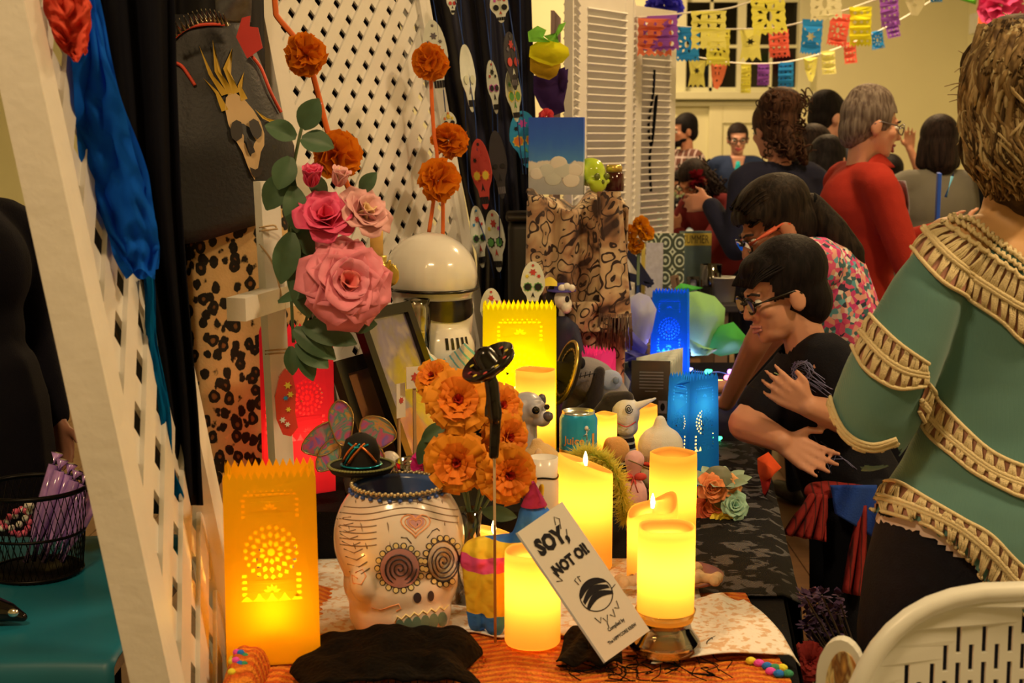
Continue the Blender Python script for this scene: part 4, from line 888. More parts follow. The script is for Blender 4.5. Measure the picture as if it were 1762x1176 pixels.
hs = [(715 + 25 * (16 * sin(a_) ** 3) / 16, 903 - 22 * (13 * cos(a_) - 5 * cos(2 * a_) - 2 * cos(3 * a_) - cos(4 * a_)) / 16) for a_ in [2 * pi * i / 28 for i in range(29)]]
gl(hs, .0012, OL, 'heart_outline'); gl([(715 + (x - 715) * .72, 901 + (y - 901) * .72) for x, y in hs], .001, OL, 'heart_outline'); gl([(715 + (x - 715) * .42, 900 + (y - 900) * .42) for x, y in hs], .001, OL, 'heart_outline'); disc(715, 898, 15, 12, PK, 'heart_fill', .0006)
for k_, xs in enumerate(((590, 600, 612), (612, 622, 632), (657, 668, 672), (718, 718, 720), (760, 765, 770))): gl([(xs[0], 862), (xs[1], 905), (xs[2], 945)][:3 if k_ < 3 else 2], .001, LN, 'web_line')
for j in range(7):
    y = 868 + j * 11; gl([(x, y + 5 * sin((x - 590) / 24) + (x - 680) ** 2 / 2200) for x in range(585, 790, 7) if j < 3 or x < 655], .0009, LN, 'web_line')
for j in range(9): gl([(577 + j * 3, 880 + j * 13), (590 + j * 4, 892 + j * 12), (604 + j * 4, 890 + j * 11)], .0009, LN, 'web_line')
gl([(612, 986), (624, 980), (630, 992), (622, 1006), (608, 1004), (606, 990), (616, 996)], .0012, OL, 'scroll_line'); gl([(640, 1046), (656, 1050), (672, 1044), (686, 1040), (690, 1048), (682, 1052)], .0012, OL, 'scroll_line')
gl([(690, 925), (700, 926), (708, 936)], .001, DK, 'scroll_line'); gl([(735, 926), (744, 914), (752, 910), (756, 914)], .001, DK, 'scroll_line')
for k_ in range(7): disc(688 + k_ * 14.5, 1079 - k_ * 2.6, 8, 13, GG, 'tooth', .0012, 12)
gl([(680, 1072)] + [(684 + k_ * 7.2, 1064 - k_ * 1.6 + (4 if k_ % 2 else -3)) for k_ in range(14)], .0016, YG, 'lip_line'); gl([(680, 1092), (720, 1086), (775, 1074)], .0013, OL, 'lip_line')
b = MB()
for k_ in range(96):
    a_ = 2 * pi * k_ / 96; b.ell((cos(a_) * rt * 1.0, sin(a_) * rt * 1.0, H_ * .962 + .002 * (k_ % 2)), .0032, 6, 4)
o = b.obj('bead_chain', mat('gold_beads', A(180, 140, 80), .3, .6), t); o['kind'] = 'stuff'
for k_ in range(30):
    a_ = 2 * pi * k_ / 30; r_ = rt * 1.035; MB().ell((cos(a_) * r_, sin(a_) * r_ * .97, H_ * .925), (.004, .004, .003), 6, 4).obj('blue_dab', BG, t)
# ================================================================ small sequined hat with glass butterfly behind
hp = V((P(622, 838, 2.2).x, 2.2, ZT + H_ * .975 + .001)); t = thing('sequin_hat', 'tiny black hat with orange and blue sequin bands on the skull pot rim', 'hat', hp)
BV = mat('black_velvet', C(14, 11, 10), .9); kh = K(hp)
MB().lathe([(.004, .004), (52 * kh, .006), (57 * kh, .014), (54 * kh, .016), (36 * kh, .010), (32 * kh, .02), (33 * kh, 40 * kh), (26 * kh, 62 * kh), (10 * kh, 72 * kh), (.003, 73 * kh)], 32).obj('hat_body', BV, t)
for k_ in range(64): a_ = 2 * pi * k_ / 64; MB().ell((cos(a_) * 56 * kh, sin(a_) * 56 * kh, .0165), (.0035, .0035, .002), 6, 4).obj('brim_bead', mat('olive_bead', A(110, 96, 40), .4), t)
SQO = mat('orange_sequin', A(230, 90, 30), .2, .7, var=.5, vs=200); SQB = mat('blue_sequin', A(30, 130, 180), .2, .7, var=.5, vs=200)
def band(pts, w_, m):
    q = []
    for a_, z in pts: r_ = (33.5 if z < 45 else 33.5 - (z - 45) * .42) * kh; q.append((cos(a_) * r_, sin(a_) * r_, z * kh))
    MB().tube(spl(q, 5), w_, 6, flat=.5).obj('sequin_band', m, t)
band([(-2.6, 26), (-2.1, 48), (-1.7, 60)], .004, SQO); band([(-2.2, 24), (-1.8, 42), (-1.2, 60)], .004, SQO); band([(-1.5, 58), (-1.0, 42), (-.6, 26)], .004, SQO); band([(-2.4, 25), (-1.95, 46), (-1.5, 60)], .0026, SQB); band([(-2.3, 60), (-1.7, 54), (-1.0, 58)], .003, SQB)
band([(-pi + 2 * pi * q / 24, 19) for q in range(25)], .003, SQB)
t = thing('glass_butterfly', 'iridescent butterfly ornament with veined wings behind the tiny hat', 'ornament', V((P(600, 780, 2.56).x, 2.56, RA)))
IR = G('iridescent_film'); nz = IR.noise(22, 3, dist=1.5); IR.fin(IR.ramp(nz, [(.3, A(40, 70, 120)), (.42, A(190, 120, 40)), (.5, A(70, 120, 90)), (.58, A(180, 70, 80)), (.7, A(110, 80, 140))]), .2, Coat_Weight=.5)
b0 = t.location
for (cx, cy, w_, h_, an_) in ((560, 755, 84, 50, .6), (588, 728, 40, 80, .1), (648, 745, 64, 56, -.55), (566, 785, 60, 36, 1.1), (640, 785, 60, 40, -1.1)):
    c_ = P(cx, cy, 2.52); k = K(c_); lp = []
    for q in range(20):
        a_ = 2 * pi * q / 20; x = cos(a_) * w_ / 2 * (1 + .12 * sin(3 * a_)); y = sin(a_) * h_ / 2; lp.append(((x * cos(an_) - y * sin(an_)) * k, (x * sin(an_) + y * cos(an_)) * k))
    vs, fs = cut2d(lp, [], .0015); b = MB(); b.M = Matrix.Translation(c_ - b0) @ Matrix.Rotation(R(10), 4, 'Z') @ Matrix.Rotation(pi / 2, 4, 'X'); b.add(vs, fs); wg = b.obj('wing', IR.m, t, smooth=False)
    b = MB(); b.M = Matrix.Translation(c_ - b0 + V((0, -.002, 0))) @ Matrix.Rotation(R(10), 4, 'Z') @ Matrix.Rotation(pi / 2, 4, 'X'); b.tube([(x, y, 0) for x, y in lp + lp[:1]], .0016, 5); b.obj('wing_edge', mat('gilt_wire', A(150, 110, 50), .3, .8), wg)
MB().tube([(0, 0, .0), (0, -.03, .05), (.002, -.03, .11)], [.006, .007, .004], 8).obj('body', mat('butterfly_body', A(50, 36, 26)), t)
# ================================================================ white cross with roses
WC = mat('white_wood', A(214, 180, 132, 1.35), .55, bump=.2)
t = thing('wooden_cross', 'white wooden cross standing behind the orange luminaria', 'cross', V((P(482, 900, 2.4).x, 2.4, TZ)))
b0 = t.location; pa, pb = P(458, 312, 2.4), V((P(492, 900, 2.4).x, 2.4, ZT + .001))
MB().beam(pb, pa, .034, .034, (1, .6, 0)).obj('upright', WC, t, True, False)
am = P(476, 512, 2.4); da = V((-.26, -.95, -.02)).normalized(); MB().beam(am + da * .155 + V((.0, 0, 0)), am - da * .17, .034, .038, (0, 0, 1)).obj('arm', WC, t, True, False)
TW = mat('twine', A(170, 120, 64), .9)
for q in ([(446, 392), (470, 388), (476, 392)], [(446, 398), (478, 394)], [(446, 420), (468, 450), (480, 490), (486, 520)], [(456, 604), (500, 600)], [(456, 610), (502, 606)]): MB().tube(spl([P(x, y, 2.375) for x, y in q], 5), .0016, 5).obj('twine_wrap', TW, t, True)
def rose(name, label, c_, nrm, r, mats, layers, seed, group, h=1.0, cat='rose'):
    rnd = random.Random(seed); t_ = thing(name, label, cat, c_, group=group); ax = V(nrm).normalized(); x, y, _ = frame(ax, (.3, .2, 1))
    for li, (n, L, ph, wd) in enumerate(layers):
        for i in range(n):
            th = 2 * pi * (i + .5 * (li % 2)) / n + rnd.uniform(-.2, .2); rad = x * cos(th) + y * sin(th); tan = ax.cross(rad); p_ = ph + rnd.uniform(-.08, .08); LL = L * r * rnd.uniform(.92, 1.08); rf = rnd.uniform(0, 6)
            def fn(u, v_, rad=rad, tan=tan, p_=p_, LL=LL, rf=rf, wd=wd):
                e = 2 * u - 1; w_ = wd * r * (max(.02, sin(pi * (.08 + .72 * v_ ** .8)))) ** .8; b_ = p_ * (.55 + .6 * v_)
                d_ = LL * v_; rr = d_ * sin(b_) + .03 * r; zz_ = d_ * cos(b_) * h - .1 * r
                cp = .32 * w_ * e * e; rr -= cp * cos(b_); zz_ += cp * sin(b_); zz_ += .035 * r * sin(e * 5 + rf) * v_ ** 2; rr += .05 * r * v_ ** 5
                return rad * rr + ax * zz_ + tan * (e * w_)
            MB().sheet(9, 8, fn, .0007).obj('petal', mats[min(li, len(mats) - 1)], t_)
    return t_
def leaf_fn(base, d, L, W_, nrm=(0, -.6, .8), curl=.25):
    d = V(d).normalized(); s_ = d.cross(V(nrm)).normalized(); up = s_.cross(d).normalized()
    def fn(u, v_):
        e = 2 * u - 1; w_ = W_ * (sin(pi * min(1, v_ * .94 + .05)) ** .75); return base + d * (L * v_) + s_ * (e * w_) + up * (L * (curl * (v_ - v_ * v_) * 1.2 - curl * .5 * v_ ** 3) - .25 * w_ * (1 - abs(e)))
    return fn
LG = G('rose_leaf'); LG.fin(LG.mix(LG.noise(30), A(44, 60, 26, 1.2), A(74, 86, 44, 1.2)), .5); LG = LG.m
RP = [mat('rose_pink_in', A(206, 92, 66), .6, var=.2, vs=30), mat('rose_pink_mid', A(222, 104, 88), .6, var=.2, vs=30), mat('rose_pink_out', A(214, 100, 84), .6, var=.2, vs=30)]
RR = [mat('rose_red_in', A(196, 40, 50), .6, var=.2, vs=30), mat('rose_red', A(214, 60, 70), .6, var=.2, vs=30)]
RC = [mat('rose_peach_in', A(226, 150, 84), .6, var=.2, vs=30), mat('rose_peach', A(232, 130, 96), .6, var=.2, vs=30)]
full = [(4, .55, .25, .3), (5, .72, .55, .42), (6, .88, .85, .52), (7, 1.0, 1.2, .58), (7, 1.08, 1.5, .6)]
mid = [(3, .8, .15, .4), (4, .95, .4, .55), (5, 1.05, .75, .6), (5, 1.1, 1.1, .6)]
bud = [(3, 1.0, .08, .42), (4, 1.1, .22, .5), (4, 1.1, .42, .5)]
RG = 'pink roses tied to the white cross'
def rs(lb, x, y, wpx, Y, nrm, ms, ly, sd, h=1.0): c_ = P(x, y, Y); rose('silk_rose', lb, c_, nrm, wpx / 2 * K(c_) / 1.0, ms, ly, sd, RG, h)
rs('large open dusty pink silk rose, lowest of the bouquet on the cross', 596, 488, 138, 2.28, (.35, -.8, .25), RP, full, 1)
rs('deep pink silk rose above the large open one', 558, 382, 96, 2.3, (.2, -.75, .6), RR, mid, 2)
rs('peach pink silk rose beside the candle flame', 622, 372, 88, 2.32, (.5, -.6, .5), RC, mid, 3)
rs('closed crimson silk rosebud at the top of the bouquet', 536, 318, 64, 2.3, (.1, -.45, 1), RR, bud, 4, 1.1)
rs('pale yellow-pink silk rosebud next to the crimson one', 582, 318, 56, 2.3, (.25, -.4, 1), RC, bud, 5, 1.1)
rs('tiny pink silk bud peeping out over the top leaves', 543, 192, 30, 2.34, (.1, -.3, 1), RP, bud, 6, 1.1)
t = thing('rose_spray', 'green silk rose leaves and stems bound to the white cross', 'bouquet', P(510, 560, 2.33))
for q in ([(505, 590), (500, 480), (498, 380), (505, 290), (520, 215)], [(515, 590), (540, 500), (545, 420), (540, 340)], [(512, 590), (560, 520), (590, 480)], [(505, 500), (535, 420), (580, 360)], [(520, 215), (545, 200), (545, 186)]): MB().tube(spl([P(x, y, 2.345) for x, y in q], 5), .0028, 6).obj('stem', mat('green_stem', A(74, 78, 36)), t, True)
for (x, y, dx, dy, L, w_, Y) in ((520, 222, .5, -.85, 60, 22, 2.3), (510, 236, -.9, -.4, 56, 20, 2.31), (518, 238, .9, .2, 60, 22, 2.3), (500, 270, -.3, .8, 60, 22, 2.3), (492, 300, -.5, .9, 70, 24, 2.31), (505, 320, .1, 1, 80, 22, 2.3), (502, 400, -.2, 1, 90, 24, 2.29), (520, 420, -.1, 1, 100, 22, 2.3), (510, 470, .3, .9, 80, 22, 2.29), (505, 390, .6, .7, 70, 20, 2.31),
                           (520, 560, .95, .25, 100, 24, 2.3), (505, 566, .8, .5, 90, 22, 2.3), (510, 590, .8, .55, 70, 22, 2.29), (516, 600, .4, .85, 60, 16, 2.29), (500, 596, .1, 1, 50, 14, 2.3), (600, 560, .9, -.1, 50, 18, 2.31), (490, 345, .2, -1, 50, 18, 2.32), (478, 520, .9, -.35, 90, 10, 2.29), (620, 330, .6, -.7, 44, 14, 2.33), (560, 340, -.5, -.8, 50, 16, 2.33)):
    p = P(x, y, Y); k = K(p); d = V((dx, -.25, -dy)); MB().sheet(7, 9, leaf_fn(p, d, L * k, w_ * k, (0.2, -.9, .4))).obj('leaf', LG, t, True)
t = thing('folk_heart', 'red enamelled folk heart with painted flowers hanging on the cross', 'ornament', P(490, 740, 2.34))
c_ = P(491, 692, 2.34); k = K(c_); lp = [(x * k, y * k) for x, y in ((0, 58), (12, 50), (18, 20), (16, -20), (20, -45), (8, -60), (-6, -56), (-16, -30), (-18, 10), (-10, 44))]
vs, fs = cut2d(lp, [], .012); b = MB(); b.M = Matrix.Translation(c_ - t.location) @ Matrix.Rotation(.25, 4, 'Z') @ Matrix.Rotation(pi / 2, 4, 'X'); b.add(vs, fs); ho = b.obj('enamel_plate', mat('red_enamel', A(190, 44, 26), .25, Coat_Weight=.4), t, smooth=False)
for (x, y, r_, cl) in ((4, 30, 7, 'gold'), (8, 14, 6, 'gold'), (0, 8, 5, 'teal'), (4, -12, 5, 'gold'), (-6, -30, 6, 'white'), (2, -38, 5, 'white')):
    vs, fs = cut2d(star(x * k, y * k, r_ * k, 6, .5), [], .002); b = MB(); b.M = Matrix.Translation(c_ - t.location + V((.002, -.0075, 0))) @ Matrix.Rotation(.25, 4, 'Z') @ Matrix.Rotation(pi / 2, 4, 'X'); b.add(vs, fs); b.obj('painted_flower', SKM[cl], ho, smooth=False)
MB().tube([P(491, 640, 2.345) - t.location, P(497, 606, 2.36) - t.location], .0012, 5).obj('hanging_cord', TW, t)
# ================================================================ leaning picture frames
FB = mat('black_frame', C(16, 13, 12), .25, var=.1)
def picframe(label, p_bl, wd, ht, yaw, lean, m, pic, bw=.02, group=None, mat_in=None):
    t_ = thing('picture_frame', label, 'picture frame', p_bl, yaw, group); L = Matrix.Rotation(lean, 4, 'X')
    for nm, c_, s_ in (('frame_bar', (wd / 2, 0, bw / 2), (wd, .018, bw)), ('frame_bar', (wd / 2, 0, ht - bw / 2), (wd, .018, bw)), ('frame_bar', (bw / 2, 0, ht / 2), (bw, .018, ht - 2 * bw)), ('frame_bar', (wd - bw / 2, 0, ht / 2), (bw, .018, ht - 2 * bw))):
        b_ = MB(); b_.M = L; b_.box(c_, s_); b_.obj(nm, m, t_, smooth=False)
    b_ = MB(); b_.M = L; b_.box((wd / 2, .004, ht / 2), (wd - 2 * bw, .004, ht - 2 * bw)); b_.obj('picture', pic, t_, smooth=False)
    b_ = MB(); b_.M = L; b_.box((wd / 2, -.003, ht / 2), (wd - 2 * bw, .002, ht - 2 * bw)); b_.obj('pane', glass('frame_glass', (1, 1, 1, 1), .03, .1, .35), t_, smooth=False)
    return t_
g = G('dark_portrait_print'); v = g.co('Generated'); nz = g.noise(3.2, 2, v); g.fin(g.ramp(nz, [(.3, A(34, 24, 34)), (.45, A(90, 60, 44)), (.55, A(70, 44, 84)), (.65, A(150, 110, 80))]), .5); PR1 = g.m
p = V((P(712, 790, 2.66).x, 2.66, RA)); picframe('black framed dark portrait leaning behind the roses', p, .2, .37, R(62), R(-22), FB, PR1, .022)
p = V((P(645, 800, 2.62).x, 2.62, RA)); picframe('wide black frame leaning half hidden behind the portrait', p, .17, .27, R(66), R(-20), FB, mat('amber_print', A(150, 84, 34)), .03)
# little cards and a painted skull egg on the riser
for (x, y, w_, h_, yw, lb) in ((715, 650, 34, 38, .5, 'small white printed card with a red motif leaning by the portrait'), (690, 690, 22, 60, .9, 'tall narrow white card tucked against the portrait frame')):
    c_ = P(x, y + h_ / 2, 2.66); k = K(c_); base = V((c_.x, c_.y, RA)); t = thing('card', lb, 'card', base, yw); zz_ = P(x, y - h_ / 2, 2.66).z - RA
    MB().box((0, 0, zz_ - h_ * k / 2), (w_ * k, .0012, h_ * k)).obj('card_sheet', mat('card_white', A(214, 190, 150)), t, smooth=False); MB().box((0, .006, (zz_ - h_ * k * .3) / 2), (.006, .004, zz_ - h_ * k * .3)).obj('stick', TW, t, smooth=False)
    vs, fs = cut2d(star(0, 0, w_ * k * .28, 7, .6), [], .001); b = MB(); b.M = Matrix.Translation((0, -.0014, zz_ - h_ * k * .5)) @ Matrix.Rotation(pi / 2, 4, 'X'); b.add(vs, fs); b.obj('printed_motif', SKM['red'], t, smooth=False)
t = thing('painted_egg_skull', 'little painted skull egg with pink and green dots by the glass dish', 'ornament', V((P(670, 745, 2.62).x, 2.62, RA))); b = MB(); b.cap((0, 0, .012), (0, 0, .018), .012, .014); b.ell((0, 0, .058), (.024, .022, .03)); link('egg_body', blob(b, .002, 3), mat('egg_white', A(214, 200, 180), .25), t)
for i in range(7): a_ = -2.6 + i * .32; MB().ell((cos(a_) * .0235, sin(a_) * .0215, .05 + .018 * ((i * 3) % 4 - 1.5) / 2), .0045, 8, 6).obj('painted_dot', [SKM['pink'], SKM['green'], SKM['red']][i % 3], t)
t = thing('crystal_dish', 'ribbed clear crystal dish on a foot, beside the marigolds', 'dish', V((P(720, 760, 2.58).x, 2.58, RA))); kd = K(t.location); 
CRY = glass('crystal_glass', (.92, .86, .8, 1), .08, 1.6)
MB().lathe([(.022, 0), (.024, .004), (.008, .012), (.007, .034), (.02, .042), (.04, .06), (.046, .078), (.043, .078), (.036, .06), (.016, .047), (.003, .046)], 28, fn=lambda q, t_: V((q.x * (1 + .06 * sin(14 * t_)), q.y * (1 + .06 * sin(14 * t_)), q.z))).obj('dish_body', CRY, t)
for q in range(7): a_ = q * .9; MB().ell((cos(a_) * .022, sin(a_) * .022, .068 + .004 * (q % 2)), (.012, .012, .01), 8, 5).obj('crystal_bead', CRY, t)
# gold cherub candlestick with lit taper
GD = mat('gilt', A(190, 140, 50), .3, .9); p = V((P(655, 700, 2.72).x - .0, 3.0, RA)); p = V((P(652, 700, 2.98).x, 2.98, RA)); t = thing('gilt_candlestick', 'gilded cherub candlestick behind the roses', 'candlestick', p); zt = P(652, 440, 2.98).z - RA
MB().lathe([(.004, 0), (.04, 0), (.042, .008), (.02, .02), (.009, .04), (.008, zt * .5), (.014, zt * .55), (.009, zt * .6), (.01, zt - .05), (.02, zt - .02), (.022, zt), (.004, zt)], 20).obj('stem', GD, t)
b = MB(); zc = zt - .02; b.ell((.0, -.025, zc), (.02, .018, .02)); b.ell((0, -.028, zc - .035), (.018, .016, .026)); b.cap((.012, -.03, zc - .02), (.03, -.03, zc + .01), .007, .005); b.cap((-.012, -.03, zc - .02), (-.028, -.03, zc + .0), .007, .005); b.cap((.008, -.03, zc - .05), (.02, -.035, zc - .09), .009, .006); b.cap((-.008, -.03, zc - .05), (-.015, -.035, zc - .09), .009, .006); b.ell((.03, -.015, zc - .02), (.02, .005, .026)); b.ell((-.03, -.015, zc - .02), (.02, .005, .026)); link('cherub', blob(b, .003, 3), GD, t)
pc2 = p + V((0, 0, zt + .001)); t = thing('taper_candle', 'short white taper burning on the gilded candlestick', 'candle', pc2); MB().lathe([(.014, 0), (.014, .055), (.006, .057), (.004, .056)], 16).obj('wax_body', WAX, t); MB().lathe([(.004, .056), (.0075, .066), (.005, .076), (.0008, .09)], 10).obj('flame_tip', FLM, t); lamp('taper_glow', (0, 0, .082), .25, (1, .6, .2), .006, t)
# ================================================================ white helmet on the high riser
HW = mat('helmet_white', A(222, 190, 142, 1.35), .18, var=.03, Coat_Weight=.5); HB = mat('helmet_black', C(20, 18, 18), .25, var=0)
hx = P(742, 600, 3.26); t = thing('white_helmet', 'glossy white full-face helmet with black brow band and dark visor', 'helmet', V((hx.x, 3.26, RB)), R(32)); Kh = K(hx)
b = MB(); b.ell((0, .0, .235), (.105, .125, .10), 28, 18); b.cap((0, -.01, .16), (0, -.02, .06), .098, .082, 20); b.ell((0, -.075, .07), (.07, .055, .06), 20, 12); b.ell((0, .03, .10), (.095, .09, .10), 20, 14)
me = blob(b, .005, 8, cut=lambda q: q.z < .004); so = link('shell', me, HW, t); HBV = bvh_of(me)
def onh(loop, off):    # points on the shell from the front direction (x right, z up)
    out = []
    for x, z in loop:
        o_ = V((x * 3.2, -.6, z)); tgt = V((x * .25, 0, z)); h = HBV.ray_cast(o_, (tgt - o_).normalized())
        if h[0]: out.append(h[0] + h[1] * off)
    return out
def hpatch(nm, loop, m, off=.0025):
    q = onh(loop, off); c_ = onh([(sum(p_[0] for p_ in loop) / len(loop), sum(p_[1] for p_ in loop) / len(loop))], off)
    if len(q) > 2 and c_: MB().add(q + c_, [(i, (i + 1) % len(q), len(q)) for i in range(len(q))]).obj(nm, m, t)
def vis(u, v_):
    x = -.098 + .196 * u; zl = .134 + 1.6 * x * x; return (onh([(x, zl + (.186 - zl) * v_)], .0035) or [V((x, -.1, .16))])[0]
MB().sheet(20, 5, vis).obj('visor', HB, t)
for q_i in range(5): hpatch('vent_slot', [(-.03 + .015 * q_i - .004, .10), (-.03 + .015 * q_i + .004, .10), (-.03 + .015 * q_i + .004, .075), (-.03 + .015 * q_i - .004, .075)], HB)
q = [];
for i in range(41):
    a_ = -pi + 2 * pi * i / 40; o_ = V((cos(a_) * .5, sin(a_) * .5, .205)); h = HBV.ray_cast(o_, V((-cos(a_), -sin(a_), 0)))
    if h[0]: q.append(h[0])
MB().tube(q + q[:1], .0085, 8, False, flat=.5).obj('brow_band', HB, t)
# glass votive jar and striped cloth next to the helmet
jp = V((P(718, 640, 3.12).x, 3.12, RB)); zj = P(718, 515, 3.12).z - RB; kj = K(jp)
t = thing('votive_jar', 'tall glass votive jar with cream candle in front of the white helmet', 'candle jar', jp); MB().lathe([(.004, .001), (.031, .001), (.032, zj * .9), (.028, zj * .93), (.030, zj), (.0285, zj), (.0265, zj * .93), (.0295, zj * .88), (.029, .006), (.004, .006)], 24).obj('glass_jar', glass('clear_glass', (.95, .93, .88, 1), .04, .5), t); MB().lathe([(.004, .008), (.028, .008), (.028, zj * .62), (.004, zj * .61)], 24).obj('candle_wax', mat('cream_wax', A(214, 190, 130), .5), t)
g = G('striped_towel'); zz = g.n('SeparateXYZ', {0: g.co()}); st = g.ramp(g.math('SINE', g.math('MULTIPLY', g.math('ADD', zz.outputs[0], zz.outputs[2]), 300)), [(.55, A(210, 190, 130)), (.75, A(104, 146, 124))]); g.bump(g.vor(300), .5, .002); g.fin(st, .9)
t = thing('striped_towel', 'crumpled cream hand towel with teal stripes below the helmet', 'towel', V((P(765, 640, 3.08).x, 3.08, RB)))
b = MB()
def tow(u, v_): x = 708 + u * 118; h_ = .01 + .075 * sin(pi * v_) ** .7 * (1 - .35 * abs(u - .4)); return V((P(x, 600, 3.08).x, 3.065 + .07 * v_ + .008 * sin(u * 14), RB + .008 + h_ * (.85 + .25 * sin(u * 8.5 + 1)) + .012 * mnoise.noise(V((u * 7, v_ * 7, 3)))))
MB().sheet(44, 26, tow, .004).obj('towel_fold', g.m, t, True)
# ================================================================ skull cut-outs on sticks
def stick_skull(label, x, y, wpx, hpx, Y, zb, deco, base='white', yaw=0):
    c_ = P(x, y, Y); k = K(c_); t_ = thing('skull_pick', label, 'decoration', V((c_.x, c_.y, zb)), group='card skulls on sticks'); skull_paper(t_, c_, wpx * k, hpx * k, yaw, 0, base, deco, .004)
    MB().tube([V((0, .004, .0)), V((0, .004, c_.z - zb))], .003, 6).obj('stick', TW, t_)
stick_skull('white card skull with red roses standing over the yellow luminaria', 917, 492, 42, 84, 3.35, RB, ('black', 'green', 'black', ('red', 'gold', 'red')))
stick_skull('second rose-painted card skull, half hidden beside the helmet', 845, 535, 38, 78, 3.3, RB, ('black', 'green', 'black', ('red', 'gold', 'red')))
# catrina figure with yellow-feathered hat
cp = V((P(966, 600, 3.52).x, 3.52, TZ)); t = thing('skeleton_lady', 'skeleton lady doll in black with a flowered hat and yellow feather', 'figurine', cp); zh = P(978, 515, 3.52).z - TZ; kk = K(cp)
b = MB(); b.ell((0, 0, zh), (.022, .026, .026)); b.ell((.012, -.012, zh - .02), (.014, .018, .016)); b.cap((0, 0, zh - .02), (0, 0, zh - .06), .008, .008); b.cap((.02, -.018, zh - .002), (.024, -.02, zh - .012), .004, .003); link('skull_head', blob(b, .0025, 3), mat('bone_white', A(214, 190, 160), .4), t)
MB().ell((.013, -.021, zh + .002), (.006, .006, .008)).obj('eye_socket', INK, t); MB().ell((.020, -.018, zh - .022), (.006, .005, .002)).obj('mouth', SKM['red'], t)
b = MB(); b.cap((0, 0, zh - .075), (0, 0, zh - .14), .035, .03); b.cap((0, 0, zh - .14), (0, .0, .04), .03, .042); b.cap((-.03, 0, zh - .075), (-.06, -.03, zh - .15), .016, .012); b.cap((.03, 0, zh - .075), (.05, -.04, zh - .14), .016, .012); link('dress', blob(b, .006, 3, cut=lambda q: q.z < .003), mat('blue_black_dress', A(24, 24, 34), .7), t)
MB().lathe([(.003, zh + .02), (.036, zh + .02), (.037, zh + .024), (.02, zh + .026), (.018, zh + .04), (.003, zh + .042)], 20).obj('hat', mat('violet_hat', A(60, 46, 90)), t)
for i, (dx, dz) in enumerate(((.012, .034), (.024, .03), (.0, .03))): MB().ell((dx, -.022, zh + dz), .010, 8, 6).obj('hat_flower', mat('bone_white', A(214, 190, 160)), t)
MB().sheet(8, 10, lambda u, v_: V((-.012 - .055 * v_, -.015 + .01 * (u - .5), zh + .04 + .02 * sin(v_ * 3) - .03 * v_ + .022 * (u - .5) * sin(pi * min(1, v_ + .15))))).obj('feather', SKM['gold'], t)
b = MB(); b.ell((-.02, .012, zh - .01), (.022, .024, .05)); link('hair', blob(b, .004, 2), INK, t)
# ================================================================ black woven hamper with shawl, canvas, lime skull and jar on it
WV = G('black_wicker'); a_ = WV.wave(60, WV.co('Object', 1, 1, 0)); c2 = WV.wave(44, WV.co('Object', 0, 0, 1)); WV.bump(WV.math('MULTIPLY', a_, c2), .9, .006); WV.fin(WV.mix(WV.math('MULTIPLY', a_, c2), C(10, 8, 7), C(34, 25, 18)), .5)
hz = P(900, 372, 3.72).z; hxl, hxr = P(874, 400, 3.72).x, P(1072, 400, 3.72).x; t = thing('woven_hamper', 'black woven hamper standing at the back of the altar', 'hamper', V(((hxl + hxr) / 2, 3.84, TZ)))
MB().box(((hxl + hxr) / 2, 3.84, (TZ + hz - .012) / 2), (hxr - hxl, .24, hz - TZ - .02), bev=.02).obj('hamper_body', WV.m, t, True)
MB().box(((hxl + hxr) / 2, 3.84, hz - .006), (hxr - hxl + .012, .25, .018), bev=.007).obj('hamper_lid', mat('hamper_rim', C(26, 19, 14), .5), t, True)
g = G('paisley_shawl'); v = g.co('Object', 1, 1, 1); wn = g.n('TexNoise', {'Scale': 9, 'Detail': 2, 'Vector': v}); vd = g.mix(.12, v, wn.outputs[1]); d1_ = g.vor(24, vd, 'F1'); r1_ = g.math('SINE', g.math('MULTIPLY', d1_, 17)); n1_ = g.noise(7, 3, v, 1.0)
base_ = g.ramp(n1_, [(.40, A(52, 26, 18)), (.47, A(150, 96, 52)), (.60, A(196, 148, 88)), (.72, A(120, 52, 26))]); g.bump(g.noise(260, 2), .3, .002)
g.fin(g.mix(g.ramp(r1_, [(.62, (0, 0, 0)), (.78, (1, 1, 1))]), base_, A(40, 18, 14)), .7, Sheen_Weight=.2); SHW = g.m
t = thing('paisley_shawl', 'brown and gold paisley shawl with fringe draped over the hamper', 'shawl', V(((hxl + hxr) / 2, 3.7, hz)))
def shw(u, v_):
    # from the top of the hamper over its front right edge
    x = P(908 + u * 172, 400, 3.7).x; s_ = v_ * (.42 + .36 * u + .02 * sin(u * 30)); tz = hz + .02 + .03 * (1 + sin(u * 9 + 1)) * .6
    if s_ < .2: return V((x, 3.93 - s_, tz + .012 * sin(u * 21 + v_ * 6)))
    e = s_ - .2; return V((x - .02 * e, 3.70 - .022 * (1 + sin(u * 19 + e * 3)) - .03 * e, tz - e))
MB().sheet(60, 60, shw, .003).obj('shawl_panel', SHW, t, True)
def roll(u, v_):
    c_ = P(1048 + 10 * v_, 330 + 215 * v_, 3.64 - .02 * v_); a2 = 2 * pi * u; r_ = .034 * (1 + .12 * sin(a2 * 5 + v_ * 3)) * (.85 + .3 * v_); return c_ + V((cos(a2) * r_, sin(a2) * r_ * .7, 0))
MB().sheet(40, 40, roll).obj('hanging_end', SHW, t, True)
b = MB()
for i in range(60):
    u = i / 60; p = roll(u, 1); b.tube([p + V((0, 0, .01)), p + V((rnd.uniform(-.012, .012), rnd.uniform(-.01, .005), -.06 - rnd.random() * .03))], .0012, 4)
o = b.obj('fringe', mat('shawl_fringe', A(90, 56, 34)), t, True); o['kind'] = 'stuff'
